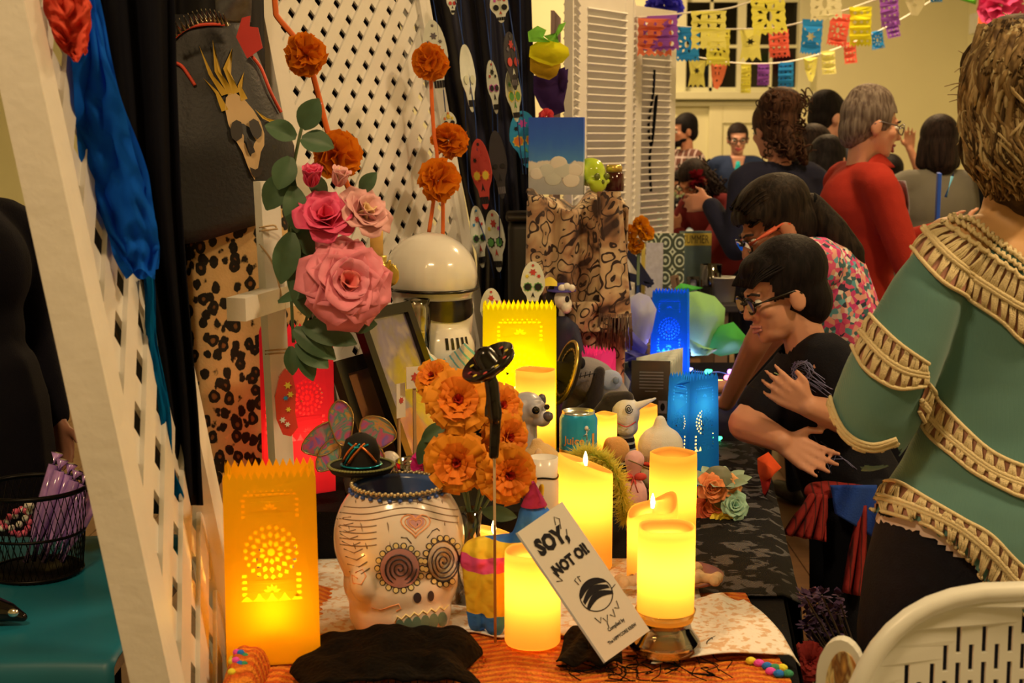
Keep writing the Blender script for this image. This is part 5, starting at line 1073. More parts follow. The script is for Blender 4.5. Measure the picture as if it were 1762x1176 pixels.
MB().sheet(20, 16, lambda u, v_: P(985 + u * 75 - 12 * v_, 520 + v_ * 52 + 18 * u * (1 - v_) * 0, 3.62 + .015 * sin(u * 9 + v_ * 4)), .003).obj('lower_fold', SHW, t, True)
# sky canvas
c_ = P(910, 205, 3.84); cw_ = 96 * K(c_); ch_ = 132 * K(c_); t = thing('sky_canvas', 'small canvas painting of white clouds under a blue sky', 'painting', V((c_.x + cw_ / 2, 3.84, hz + .06)), R(-12))
g = G('sky_paint'); v = g.co('Generated'); sp = g.n('SeparateXYZ', {0: v}); nz = g.noise(4.5, 4, v); hh = g.math('ADD', sp.outputs[2], g.math('MULTIPLY', g.math('SUBTRACT', nz, .5), .22))
cl = g.ramp(hh, [(.0, A(150, 132, 104)), (.24, A(168, 146, 112)), (.27, A(206, 184, 134)), (.42, A(214, 190, 138)), (.44, A(66, 108, 150)), (.7, A(40, 80, 138)), (1, A(30, 64, 124))]); g.fin(cl, .6)
z0 = P(910, 332, 3.84).z; zc = (c_.z + z0) / 2 - t.location.z; MB().box((0, 0, zc), (cw_, .022, ch_)).obj('canvas_face', g.m, t, smooth=False)
MB().box((0, .02, zc - ch_ * .1), (cw_ * .7, .012, ch_ * .8)).obj('stretcher_back', WD, t, smooth=False)
for i, (x, z, r_) in enumerate(((-.35, .22, .13), (-.15, .26, .16), (.05, .36, .16), (.12, .27, .18), (.34, .27, .15), (-.05, .16, .16), (.28, .14, .16))): MB().ell((x * cw_, -.0112, zc - ch_ / 2 + z * ch_ + .01), (r_ * cw_, .0012, r_ * cw_ * .8), 14, 8).obj('cloud_daub', mat('cloud_paint%d' % (i % 2), A(*((212, 188, 134), (188, 164, 120))[i % 2]), .7), t)
# lime skull and dark jar
def skull_blob(s_, jaw=True):
    b_ = MB(); b_.ell((0, .01 * s_, .065 * s_), (.048 * s_, .058 * s_, .05 * s_), 16, 12); b_.ell((0, -.03 * s_, .03 * s_), (.034 * s_, .03 * s_, .035 * s_), 14, 10)
    for q in (-1, 1): b_.ell((q * .033 * s_, -.032 * s_, .035 * s_), (.014 * s_, .016 * s_, .012 * s_))
    return b_
GS = mat('lime_glaze', A(170, 166, 30), .15, Coat_Weight=.6); t = thing('lime_skull', 'shiny lime green ceramic skull on the shawl by the canvas', 'skull', V((P(1019, 330, 3.86).x, 3.86, hz + .06)), R(35)); zz_ = 58 * K(t.location) / .115; link('skull_body', blob(skull_blob(zz_), .004, 3, cut=None), GS, t)
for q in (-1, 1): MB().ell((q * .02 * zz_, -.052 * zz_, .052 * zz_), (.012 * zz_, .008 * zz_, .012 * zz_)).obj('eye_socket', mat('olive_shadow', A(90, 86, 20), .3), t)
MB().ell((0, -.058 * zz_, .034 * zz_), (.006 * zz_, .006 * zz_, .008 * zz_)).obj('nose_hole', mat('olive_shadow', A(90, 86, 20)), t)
t = thing('amber_jar', 'dark red jar with golden lid at the end of the hamper', 'jar', V((P(1056, 350, 3.9).x, 3.9, hz + .06))); kj = K(t.location); MB().lathe([(.004, 0), (16 * kj, 0), (17 * kj, .004), (17 * kj, 28 * kj), (13 * kj, 32 * kj), (.004, 32 * kj)], 20).obj('jar_body', mat('dark_red_glass', A(60, 16, 10), .1), t); MB().lathe([(.004, 32.5 * kj), (14 * kj, 32.5 * kj), (14 * kj, 42 * kj), (11 * kj, 45 * kj), (.004, 45 * kj)], 20).obj('lid', mat('gold_lid', A(190, 140, 50), .3, .6), t)
# yellow, purple and green paper flower above the cloth edge
t = thing('paper_pansy', 'big paper flower with yellow top, purple petals and green leaves by the shutters', 'paper flower', P(945, 150, 4.1))
def crep(name, pts, Y, m, bul, sd):
    Y -= .14
    c_ = P(sum(p[0] for p in pts) / len(pts), sum(p[1] for p in pts) / len(pts), Y); ring_ = [P(x, y, Y) for x, y in pts]; n = len(ring_); rows = []
    b_ = MB(); vs = [c_ + V((0, -bul, 0))]; 
    for j, f_ in enumerate((.35, .7, 1.0)):
        for q in ring_: vs.append(c_.lerp(q, f_) + V((0, -bul * (1 - f_ ** 2) + .008 * sin(j * 2 + q.x * 90 + sd), 0)))
    fs = [(0, 1 + i, 1 + (i + 1) % n) for i in range(n)] + [(1 + j * n + i, 1 + (j + 1) * n + i, 1 + (j + 1) * n + (i + 1) % n, 1 + j * n + (i + 1) % n) for j in range(2) for i in range(n)]
    b_.add(vs, fs); b_.obj(name, m, t, True)
YT = paper('yellow_paper', A(228, 176, 20, 1.5), .3); PT = paper('dark_purple_paper', A(58, 32, 52, 1.4), .3); GT = paper('leaf_green_paper', A(130, 170, 50, 1.4), .3); OC = paper('ochre_paper', A(170, 118, 20, 1.4), .3)
crep('purple_petal', [(918, 130), (950, 130), (978, 118), (976, 150), (970, 178), (972, 192), (950, 200), (930, 185), (918, 160)], 4.14, PT, .06, 1)
crep('purple_petal', [(960, 120), (972, 115), (978, 140), (970, 160), (960, 150)], 4.1, PT, .03, 2)
crep('ochre_petal', [(912, 100), (940, 104), (965, 110), (958, 130), (945, 138), (925, 132), (912, 122)], 4.06, OC, .05, 3)
crep('yellow_petal', [(912, 80), (930, 68), (955, 68), (978, 82), (980, 95), (968, 108), (950, 114), (925, 106), (910, 98)], 4.02, YT, .06, 4)
crep('leaf', [(908, 55), (925, 44), (940, 52), (935, 64), (950, 74), (925, 72), (910, 72)], 4.0, GT, .02, 5); crep('leaf', [(935, 62), (955, 58), (962, 42), (974, 38), (968, 52), (955, 66), (962, 74), (945, 70)], 3.98, GT, .02, 6)
MB().tube(spl([P(945, 120, 4.14), P(944, 180, 4.2), P(948, 260, 4.18)], 5), .006, 6).obj('stem', mat('green_stem', A(74, 78, 36)), t, True)
MB().tube([P(948, 258, 4.18), V((P(948, 258, 4.18).x, 4.18, TZ))], .006, 6).obj('stake', TW, t, True)
pompom('small_paper_flower', 'little red paper flower tucked over the top of the canvas', P(940, 200, 3.9), .022, paper('red_tissue', A(214, 66, 50), .3), 31, n=24)
# ================================================================ marigold bouquet
def marigold(label, c_, nrm, r, seed, group, cat='marigold'):
    rnd = random.Random(seed); t_ = thing('marigold', label, cat, c_, group=group); ax = V(nrm).normalized(); x, y, _ = frame(ax, (.2, .1, 1))
    MO = [mat('marigold_core', A(176, 36, 4, 1.2), .7, var=.25, vs=60), mat('marigold_mid', A(234, 84, 2, 1.6), .7, var=.2, vs=60), mat('marigold_tip', A(246, 98, 4, 1.65), .7, var=.2, vs=60)]
    for li, (n, L, ph, w_) in enumerate(((10, .4, .3, .12), (14, .6, .6, .17), (17, .8, .85, .21), (19, .95, 1.12, .24), (19, 1.02, 1.4, .26), (16, 1.0, 1.75, .27))):
        b_ = MB()
        for i in range(n):
            th = 2 * pi * (i + rnd.uniform(-.2, .2)) / n + li; rad = x * cos(th) + y * sin(th); tan = ax.cross(rad); LL = L * r * rnd.uniform(.88, 1.08); rf = rnd.uniform(0, 6); p_ = ph + rnd.uniform(-.1, .1)
            def fn(u, v_, rad=rad, tan=tan, LL=LL, rf=rf, p_=p_, w_=w_):
                e = 2 * u - 1; ww = w_ * r * (.35 + .75 * v_ ** .7); q = p_ * (.6 + .5 * v_); d_ = LL * v_
                return rad * (d_ * sin(q)) + ax * (d_ * cos(q) * .9 + .05 * r * sin(e * 4 + rf) * v_ - .1 * r * e * e * v_ + .12 * r) + tan * (e * ww)
            b_.sheet(5, 5, fn)
        o = b_.obj('petal_ring', MO[(0, 1, 1, 2, 2, 2)[li]], t_); o['kind'] = 'stuff'
    MB().tube([V(), ax * (-.25 * r)], [.3 * r, .08 * r], 10).obj('calyx', LG, t_)
    return t_
MG = 'marigolds bunched above the skull pot'
for i, (x, y, w_, Y, nr, lb) in enumerate(((787, 692, 112, 2.16, (.1, -.9, .35), 'marigold at the middle of the bouquet with a dark red heart'), (748, 652, 70, 2.24, (-.4, -.6, .6), 'highest marigold, half hidden at the top of the bouquet'), (787, 795, 110, 2.14, (-.05, -.95, .1), 'lower marigold facing out over the skull pot rim'),
                                     (872, 815, 104, 2.13, (.3, -.95, 0), 'lowest marigold, beside the white jar'), (858, 700, 84, 2.22, (.5, -.7, .3), 'marigold behind the tiny mariachi figure'), (868, 752, 88, 2.2, (.6, -.75, .1), 'marigold between the pug and the lowest bloom'))):
    c_ = P(x, y, Y); marigold(lb, c_, nr, w_ / 2 * K(c_), 60 + i, MG)
vb = V((P(808, 1000, 2.25).x, 2.25, ZT)); t = thing('flower_vase', 'narrow glass vase holding the marigold stems', 'vase', vb); MB().lathe([(.004, .001), (.026, .001), (.028, .06), (.018, .12), (.022, .16), (.020, .16), (.016, .12), (.025, .06), (.023, .006), (.004, .006)], 24).obj('glass_body', glass('clear_glass', (.95, .93, .88, 1)), t)
for q in ((787, 700), (760, 665), (790, 800), (868, 820), (858, 705), (868, 756)): p = P(*q, 2.25) - vb; MB().tube(spl([V((0, 0, .01)), V((.004, -.002, .12)), p * .6 + V((0, 0, .05)), p], 4), .0025, 6).obj('stem', mat('green_stem', A(74, 78, 36)), t)
for (x, y, dx, dy, L, w_) in ((745, 745, -.4, .9, 60, 16), (740, 780, .2, .9, 60, 18), (830, 880, .9, .1, 60, 14), (815, 880, -.2, .9, 60, 10), (765, 730, -.7, .5, 50, 14)): p = P(x, y, 2.24); MB().sheet(7, 9, leaf_fn(p, V((dx, -.2, -dy)), L * K(p), w_ * K(p), (.2, -.9, .3))).obj('leaf', LG, t, True)
# pink silk flowers behind the marigolds
pompom('pink_silk_bloom', 'magenta silk flower tucked behind the marigolds', P(733, 800, 2.3), 30 * K(P(733, 800, 2.3)), paper('magenta_silk', A(190, 40, 80), .2), 77, n=18)
# mariachi figure with sombrero on a stick
mp = V((P(852, 1000, 2.055).x, 2.055, ZT)); t = thing('mariachi_figure', 'slim black mariachi puppet on a stick with a wide painted sombrero', 'puppet', mp); SB = mat('black_lacquer', C(18, 14, 12), .2, var=.2)
def lp_(x, y, Y=2.055): return P(x, y, Y) - mp
b = MB(); b.cap(lp_(846, 660), lp_(852, 720), .011, .010); b.cap(lp_(850, 720), lp_(846, 785), .006, .005); b.cap(lp_(856, 720), lp_(853, 785), .006, .005); b.cap(lp_(842, 668), lp_(836, 715), .004, .003); b.cap(lp_(852, 668), lp_(862, 712), .004, .003); b.ell(lp_(842, 648), (.011, .011, .013)); link('puppet_body', blob(b, .0025, 2), SB, t)
MB().tube([V((0, .004, 0)), lp_(850, 700) + V((0, .01, 0))], .0022, 6).obj('stick', TW, t)
hm = Matrix.Translation(lp_(846, 632)) @ Matrix.Rotation(R(-32), 4, 'Y') @ Matrix.Rotation(R(16), 4, 'X'); b = MB(); b.M = hm; kk = K(mp)
b.lathe([(.003, 0), (46 * kk, .002), (50 * kk, .012), (48 * kk, .014), (24 * kk, .005), (20 * kk, .01), (17 * kk, .028), (8 * kk, .034), (.003, .035)], 32); b.obj('sombrero', SB, t)
for q in range(10): a_ = 2 * pi * q / 10; b = MB(); b.M = hm; b.ell((cos(a_) * 36 * kk, sin(a_) * 36 * kk, .0105), (.004, .003, .0012), 8, 5); b.obj('painted_dab', [SKM['gold'], SKM['red']][q % 2], t)
# ================================================================ paper donkey piñata
g = G('tissue_fringe'); sp = g.n('SeparateXYZ', {0: g.co()}); zb = g.math('ADD', sp.outputs[2], g.math('MULTIPLY', g.math('SUBTRACT', g.noise(18, 2), .5), .03))
g.bump(g.wave(38, g.co('Object', .3, .3, 1), 2.5), 1, .005); Y1, B1, P1 = A(226, 150, 22), A(34, 84, 120), A(206, 60, 84)
g.fin(g.ramp(g.math('MULTIPLY', zb, 4.2), [(0, B1), (.10, B1), (.11, Y1), (.40, Y1), (.41, P1), (.50, P1), (.51, Y1), (.58, Y1), (.60, B1), (.86, B1), (.88, Y1), (1, Y1)], 'CONSTANT'), .85); PIN = g.m
dp = T(868, 1096, ZT); dp = V((dp.x, dp.y + .05, ZT)); kd = K(dp); t = thing('paper_donkey', 'little paper donkey with blue, yellow and pink tissue fringe', 'piñata', dp); b = MB()
def dl(x, z, y=0): return V(((x - 868) * kd, y, (1096 - z) * kd))
for (x, y, o) in ((822, 1090, -.012), (852, 1090, -.03), (905, 1090, .0), (925, 1085, .02)): b.cap(dl(x, 1086, o), dl(x - 4, 1000, o * .8), .016, .021)
b.cap(dl(826, 975), dl(915, 970), .034, .038); b.cap(dl(905, 960), dl(918, 905, -.01), .03, .026); b.cap(dl(918, 900, -.01), dl(950, 915, -.025), .026, .018); b.cap(dl(908, 885), dl(902, 855), .008, .005); b.cap(dl(925, 885, .01), dl(932, 852, .01), .008, .005); b.cap(dl(812, 965), dl(802, 1000), .008, .006)
link('donkey_body', blob(b, .004, 3), PIN, t)
MB().tube([dl(918, 880, -.012), dl(916, 838, -.012)], [.021, .002], 14).obj('party_hat', mat('magenta_crepe', A(196, 50, 90), .8, bump=.6), t); MB().tube([dl(900, 878, -.012), dl(938, 884, -.014)], .006, 8).obj('hat_brim', mat('gold_crepe', A(220, 150, 30), .8), t)
for q in (-1, 1): MB().ell(dl(932, 900, -.012 - q * .016), .004, 8, 6).obj('eye', INK, t)
# ================================================================ white jar, pug and guinea pig
jb = V((P(934, 950, 2.4).x, 2.405, ZT)); zj = P(934, 788, 2.4).z - ZT; kj = K(jb); t = thing('white_jar', 'white ceramic jar with a black wire tied round its neck', 'jar', jb); rj = 27 * kj
MB().lathe([(.004, .001), (rj * .9, .001), (rj, .01), (rj, zj * .78), (rj * .92, zj * .84), (rj * .95, zj), (rj * .85, zj), (rj * .82, zj * .84), (.004, zj * .84)], 32).obj('jar_body', mat('cream_glaze', A(218, 186, 130), .2), t); MB().tube([(cos(a_) * rj * .95, sin(a_) * rj * .95, zj * .84 + .002 * sin(a_ * 3)) for a_ in [2 * pi * q / 30 for q in range(31)]], .0018, 6).obj('wire_tie', WIRE, t); MB().ell((-rj * .6, -rj * .72, zj * .83), (.008, .005, .004)).obj('wire_knot', WIRE, t)
pg = V((P(906, 800, 2.74).x, 2.74, RA)); kp = K(pg); zp = P(910, 706, 2.74).z - RA; t = thing('pug_figurine', 'grey pug figurine with drooping dark ears before the yellow luminaria', 'figurine', pg); b = MB()
b.ell((0, 0, zp), (34 * kp, 30 * kp, 32 * kp)); b.ell((26 * kp, -16 * kp, zp - 12 * kp), (16 * kp, 16 * kp, 14 * kp)); b.cap((-6 * kp, 0, zp - 24 * kp), (-10 * kp, 0, 20 * kp), 24 * kp, 30 * kp); b.ell((12 * kp, -26 * kp, zp + 6 * kp), (13 * kp, 10 * kp, 13 * kp)); b.ell((24 * kp, -22 * kp, zp + 14 * kp), 7 * kp); link('pug_body', blob(b, .003, 3, cut=lambda q: q.z < .001), mat('pug_grey', A(150, 128, 104), .35, Coat_Weight=.3), t)
PD = mat('pug_dark', A(66, 54, 46), .35)
b = MB(); b.ell((-24 * kp, -18 * kp, zp + 2 * kp), (10 * kp, 8 * kp, 17 * kp)); b.M = None; link('ear', blob(b, .0025, 2), PD, t); b = MB(); b.ell((26 * kp, 4 * kp, zp + 16 * kp), (8 * kp, 8 * kp, 12 * kp)); link('ear', blob(b, .0025, 2), PD, t)
MB().ell((36 * kp, -26 * kp, zp - 6 * kp), (9 * kp, 9 * kp, 9 * kp)).obj('muzzle', PD, t); MB().ell((15 * kp, -33 * kp, zp + 6 * kp), 7 * kp, 12, 8).obj('eye', mat('eye_black', C(8, 7, 7), .05, var=0), t); MB().ell((34 * kp, -24 * kp, zp + 10 * kp), 5 * kp, 12, 8).obj('eye', mat('eye_black', C(8, 7, 7)), t)
gp_ = V((P(930, 800, 2.63).x, 2.63, RA)); kp = K(gp_); t = thing('hamster_plush', 'tan and white plush hamster turned right, below the pug figurine', 'plush toy', gp_); b = MB()
g = G('hamster_fur'); sp = g.n('SeparateXYZ', {0: g.co()}); dv = g.math('ADD', g.math('MULTIPLY', sp.outputs[0], 9), g.math('MULTIPLY', g.math('SUBTRACT', .07, sp.outputs[2]), 10)); g.bump(g.noise(400, 2), .4, .003); g.fin(g.mix(g.ramp(dv, [(.42, (0, 0, 0)), (.5, (1, 1, 1))]), A(190, 134, 66), A(220, 190, 140)), .95, Sheen_Weight=.4)
b.ell((0, 0, 45 * kp), (38 * kp, 34 * kp, 46 * kp)); b.ell((16 * kp, -6 * kp, 50 * kp), (26 * kp, 26 * kp, 30 * kp)); b.ell((-6 * kp, -2 * kp, 88 * kp), (12 * kp, 8 * kp, 12 * kp)); b.ell((0, 0, 12 * kp), (36 * kp, 30 * kp, 16 * kp)); link('plush_body', blob(b, .004, 3, cut=lambda q: q.z < .001), g.m, t)
MB().ell((-4 * kp, -32 * kp, 70 * kp), (8 * kp, 5 * kp, 18 * kp)).obj('ear', mat('tan_felt', A(200, 146, 84), .9), t); MB().ell((26 * kp, -26 * kp, 62 * kp), (4 * kp, 3 * kp, 4 * kp)).obj('eye', INK, t)
for q in (0, 1): MB().tube([(28 * kp, -26 * kp, (40 - 8 * q) * kp), (40 * kp, -18 * kp, (44 - 8 * q) * kp)], .0012, 5).obj('whisker_stitch', INK, t)
# ================================================================ drink can
cn = V((P(995, 826, 2.78).x, 2.79, RA)); kc = K(cn); rc = 32.5 * kc; hc = 112 * kc; t = thing('drink_can', 'turquoise drink can with orange lettering and a yellow lower band', 'can', cn)
TQ = mat('can_turquoise', A(30, 124, 140), .25, .3); AL = mat('can_aluminium', A(200, 186, 160), .25, 1, var=0)
MB().lathe([(rc, hc * .42), (rc, hc * .88), (rc * .86, hc * .96)], 32).obj('can_sleeve', TQ, t); MB().lathe([(rc * .8, .0), (rc * .98, hc * .04), (rc, hc * .08), (rc, hc * .42)], 32).obj('can_lower_band', mat('can_yellow', A(206, 140, 34), .3, .2), t); MB().lathe([(rc * .86, hc * .96), (rc * .86, hc), (rc * .8, hc), (rc * .78, hc * .975), (.003, hc * .975)], 32).obj('can_rim', AL, t); MB().lathe([(.004, .001), (rc * .8, .001)], 24).obj('can_base', AL, t); MB().box((0, -rc * .2, hc * .985), (rc * .35, rc * .5, .0012)).obj('pull_tab', AL, t, smooth=False)
def wrap(s_, size, a0, z, m, nm, off=.0006):
    vs, fs = text2d(s_, size, size * .02); MB().add([V((cos(a0 + p.x / rc) * (rc + off + p.z), sin(a0 + p.x / rc) * (rc + off + p.z), z + p.y)) for p in vs], fs).obj(nm, m, t, smooth=False)
wrap('Juice', hc * .17, -1.85, hc * .58, mat('can_orange_print', A(220, 120, 40), .4), 'lettering'); wrap('1', hc * .34, -.75, hc * .55, mat('can_orange_print', A(220, 120, 40)), 'numeral')
def dcan(pts, r_, m, nm): MB().tube([V((cos(a_) * (rc + .0006), sin(a_) * (rc + .0006), z * hc)) for a_, z in pts], r_, 5).obj(nm, m, t)
for pts in ([(-1.18, .75), (-1.16, .60)], [(-1.16, .60), (-1.26, .46)], [(-1.16, .60), (-1.06, .47)], [(-1.18, .70), (-1.34, .66)], [(-1.18, .70), (-1.02, .76)]): dcan(pts, .0012, mat('can_cream_print', A(222, 196, 150)), 'printed_figure')
MB().ell((cos(-1.19) * rc, sin(-1.19) * rc, hc * .78), (.0045, .0045, .005), 8, 6).obj('printed_figure', mat('can_cream_print', A(222, 196, 150)), t)
# ================================================================ more LED candles among the toys
candle('pillar candle lit in front of the yellow luminaria', V((P(921, 800, 2.86).x, 2.86, RA)), .042, P(921, 636, 2.86).z - RA, 'flat', 1.0, .6, seed=8)
candle('small candle glowing behind the drink can', V((P(1042, 780, 3.0).x + .0, 3.0, RA)) if False else V((P(1042, 790, 2.94).x, 2.94, RA)), .024, P(1042, 712, 2.94).z - RA, 'flat', .35, .6, seed=9)
candle('small candle glowing beside the long-nosed plush', V((P(1105, 780, 3.35).x, 3.35, TZ + .004)), .036, P(1105, 700, 3.35).z - TZ, 'flat', .5, .6, seed=10)
# lime feather boa
t = thing('feather_boa', 'fluffy lime green feather boa below the drink can', 'feather boa', V((P(1030, 850, 2.58).x, 2.58, RA)))
path = spl([P(990, 788, 2.64), P(1015, 782, 2.60), P(1048, 800, 2.58), P(1068, 840, 2.57), P(1076, 890, 2.56)], 10); b = MB(); rnd = random.Random(9)
for i in range(1700):
    c_ = path[rnd.randrange(len(path))]; d = V((rnd.gauss(0, 1), rnd.gauss(0, 1), rnd.gauss(0, 1))).normalized(); L = rnd.uniform(.018, .036); q = c_ + d * L; q.z = max(q.z, RA + .002 if q.y > 2.5 and q.x < .17 else TZ + .03); s_ = d.cross(V((rnd.random(), rnd.random(), rnd.random()))).normalized() * .0022; b.add([c_ - s_, c_ + s_, q], [(0, 1, 2)])
o = b.obj('feather_fluff', paper('lime_feather', A(200, 200, 56, 1.9), .4), t, True); o['kind'] = 'stuff'; MB().tube(path, .004, 6).obj('core_cord', mat('lime_cord', A(160, 160, 40)), t, True)
# ================================================================ plush toys
FE = lambda n, c_: mat(n, A(*c_), .95, bump=.3, bs=300, Sheen_Weight=.3)
gp2 = V((P(1018, 740, 3.3).x, 3.3, TZ + .004)); kp = K(gp2); t = thing('grey_plush', 'grey stitched plush toy with a dark ear patch under the small sombrero', 'plush toy', gp2)
def q_(x, y, o=0): v_ = P(x, y, 3.3 + o) - gp2; return v_
b = MB(); b.ell(q_(1014, 655), (.075, .06, .055), rot=Matrix.Rotation(R(22), 4, 'Y')); b.cap(q_(1040, 665), q_(1062, 685, -.03), .045, .034); b.cap(q_(1005, 700, .02), q_(1005, 760, .02), .055, .06); link('plush_body', blob(b, .005, 3, cut=lambda q: q.z < .001), FE('grey_plush_felt', (120, 98, 76)), t)
b = MB(); b.ell(q_(1050, 655, -.045), (.03, .016, .026)); link('face_patch', blob(b, .003, 2), FE('pale_grey_felt', (150, 138, 124)), t)
b = MB(); b.cap(q_(1032, 640, -.05), q_(1020, 700, -.055), .014, .024); b.cap(q_(1020, 700, -.055), q_(995, 712, -.05), .02, .016); link('ear', blob(b, .004, 2), FE('dark_brown_felt', (34, 24, 20)), t)
b = MB(); b.ell(q_(1018, 720, -.055), (.07, .02, .018)); link('striped_scarf', blob(b, .004, 2), FE('black_felt', (20, 16, 15)), t)
for i in range(6): MB().tube([q_(982 + i * 8, 654 - i * 1.2, -.075), q_(984 + i * 8, 644 - i * 1.2, -.075)], .0012, 5).obj('stitch', INK, t)
MB().tube([q_(980, 652, -.072), q_(1000, 648, -.076), q_(1026, 642, -.072)], .0012, 5).obj('stitch', INK, t); MB().ell(q_(1000, 625, -.045), (.01, .006, .014)).obj('eye', INK, t); MB().ell(q_(1060, 655, -.065), (.008, .004, .009)).obj('eye', mat('button_grey', A(110, 104, 96), .3), t)
sh = Matrix.Translation(P(985, 645, 3.16)) @ Matrix.Rotation(R(-72), 4, 'Y') @ Matrix.Rotation(R(12), 4, 'X'); t = thing('gold_sombrero', 'small black sombrero with gold braid tipped against the grey plush', 'hat', P(985, 690, 3.16)); kk = .00132; lo_ = t.location
b = MB(); b.M = Matrix.Translation(-lo_) @ sh; b.lathe([(.003, 0), (48 * kk, .004), (56 * kk, .018), (53 * kk, .021), (26 * kk, .008), (20 * kk, .015), (15 * kk, .045), (.003, .05)], 32); b.obj('hat_body', BV, t)
b = MB(); b.M = Matrix.Translation(-lo_) @ sh; b.tube([(cos(a_) * 56 * kk, sin(a_) * 56 * kk, .019) for a_ in [2 * pi * q / 40 for q in range(41)]], .004, 6); b.obj('gold_braid', GD, t); b = MB(); b.M = Matrix.Translation(-lo_) @ sh; b.tube([(cos(a_) * (40 + 4 * (q % 2)) * kk, sin(a_) * (40 + 4 * (q % 2)) * kk, .0165) for q, a_ in enumerate([2 * pi * q / 60 for q in range(61)])], .0022, 5); b.obj('gold_braid', GD, t)
lp2 = V((P(1072, 780, 3.14).x, 3.14, TZ + .004)); t = thing('long_nosed_plush', 'white long-nosed plush with a spiral eye and black cap', 'plush toy', lp2)
def q_(x, y, o=0): return P(x, y, 3.14 + o) - lp2
b = MB(); b.ell(q_(1076, 712), (.034, .034, .042)); b.cap(q_(1090, 702, -.01), q_(1128, 686, -.02), .012, .003); b.ell(q_(1078, 735), (.028, .03, .024)); link('plush_head', blob(b, .003, 3), FE('white_plush_felt', (206, 180, 146)), t)
b = MB(); b.cap(q_(1052, 690, .01), q_(1078, 686, .0), .022, .018); b.cap(q_(1046, 695, .01), q_(1052, 730, .0), .018, .014); b.cap(q_(1040, 700, .01), q_(1020, 715, .01), .016, .008); link('black_cap', blob(b, .003, 3), FE('black_felt', (20, 16, 15)), t)
b = MB(); b.cap(q_(1072, 750, .02), q_(1072, 790, .02), .026, .034); link('striped_body', blob(b, .004, 2, cut=lambda q: q.z < .001), None or (lambda: (lambda g: g.fin(g.ramp(g.math('SINE', g.math('MULTIPLY', g.n('SeparateXYZ', {0: g.co()}).outputs[2], 420)), [(.45, A(18, 15, 14)), (.55, A(200, 176, 140))]), .9))(G('striped_felt')))(), t)
MB().tube([q_(1082 + 7 * (1 - s_ / 26) * cos(s_ * .6), 704 + 9 * (1 - s_ / 26) * sin(s_ * .6), -.036) for s_ in range(24)], .0012, 5).obj('spiral_eye', INK, t); MB().tube(spl([q_(1062, 728, -.03), q_(1078, 735, -.036), q_(1094, 726, -.03)], 5), .0015, 5).obj('mouth_stitch', SKM['red'], t)
wp = V((P(1136, 800, 2.99).x, 2.99, ZT)); kp = K(wp); t = thing('round_white_plush', 'round cream plush with a red collar, seen from behind', 'plush toy', wp); zc = P(1140, 768, 2.99).z - ZT
b = MB(); b.ell((0, 0, zc), (40 * kp, 38 * kp, 36 * kp)); b.cap((0, 0, zc + 18 * kp), (-1 * kp, 0, zc + 44 * kp), 20 * kp, 10 * kp); b.ell((0, 0, zc * .4), (34 * kp, 32 * kp, zc * .42)); link('plush_body', blob(b, .004, 4, cut=lambda q: q.z < .001), FE('cream_plush_felt', (206, 174, 132)), t)
MB().tube([(cos(a_) * 36 * kp, sin(a_) * 34 * kp, zc - 26 * kp) for a_ in [2 * pi * q / 30 for q in range(31)]], .005, 6).obj('red_collar', SKM['red'], t)
t = thing('tan_plush', 'small round tan plush ball between can and white plush', 'plush toy', V((P(1056, 800, 2.62).x + .005, 2.95, RA))); t.location = V((P(1060, 800, 2.88).x, 2.885, RA)); kp = K(t.location); b = MB(); b.ell((0, 0, 24 * kp), (24 * kp, 22 * kp, 24 * kp)); b.ell((-10 * kp, -4 * kp, 34 * kp), (12 * kp, 14 * kp, 14 * kp)); link('plush_body', blob(b, .003, 3), FE('tan_plush_felt', (190, 118, 48)), t)
# pink sachet with red bow
t = thing('tulle_sachet', 'pink tulle sachet tied with a red bow beside the tall candle', 'sachet', V((P(1088, 900, 2.78).x, 2.78, ZT))); kp = K(t.location); SAC = mat('pink_tulle', A(196, 130, 100), .8, var=.3, vs=40)
b = MB(); b.ell((0, 0, 36 * kp), (26 * kp, 24 * kp, 36 * kp)); b.cap((0, 0, 70 * kp), (.003, 0, 100 * kp), 9 * kp, 18 * kp); link('pouch', blob(b, .004, 2), SAC, t)
for s_ in (-1, 1): MB().ell((s_ * 12 * kp, -12 * kp, 74 * kp), (11 * kp, 5 * kp, 7 * kp)).obj('bow_loop', SKM['red'], t); MB().tube([(0, -12 * kp, 74 * kp), (s_ * 8 * kp, -20 * kp, 48 * kp)], .003, 6, flat=.3).obj('ribbon_tail', SKM['red'], t)
MB().tube([P(1082, 792, 2.7) - t.location, P(1118, 808, 2.72) - t.location], .0022, 6).obj('wooden_pick', TW, t)
# ================================================================ booklet SOY, NOT OI!
tl, tr, br, bl = P(909, 898, 2.045), P(984, 846, 2.06), P(1100, 1066, 2.02), P(1040, 1138, 2.0); 
xv = (tr - tl).normalized(); yv = (tl - bl); yv = (yv - xv * yv.dot(xv)).normalized(); Wb = ((tr - tl).length + (br - bl).length) / 2; Hb = ((tl - bl).length + (tr - br).length) / 2
zlow = ZT + .012; org = T(1040, 1140, zlow); ang_ = xv
mb_ = plane_m(org, xv, yv); t = thing('booklet', 'white zine booklet reading SOY, NOT OI! leaning among the candles', 'booklet', org)
def bk(name, loop, m, z, th=.0006):
    vs, fs = cut2d(loop, [], th); b_ = MB(); b_.M = Matrix.Translation(-org) @ mb_ @ Matrix.Translation((0, 0, z)); b_.add(vs, fs); return b_.obj(name, m, t, smooth=False)
BKW = mat('booklet_paper', A(220, 186, 138, 1.35), .7, var=.05); bk('cover', rect(0, 0, Wb, Hb), BKW, .004, .002); bk('pages', rect(.001, .001, Wb - .002, Hb - .001), mat('booklet_pages', A(190, 160, 116)), -.001, .007); bk('spine', rect(-.002, 0, .001, Hb), mat('booklet_spine', A(150, 130, 100)), .0, .011)
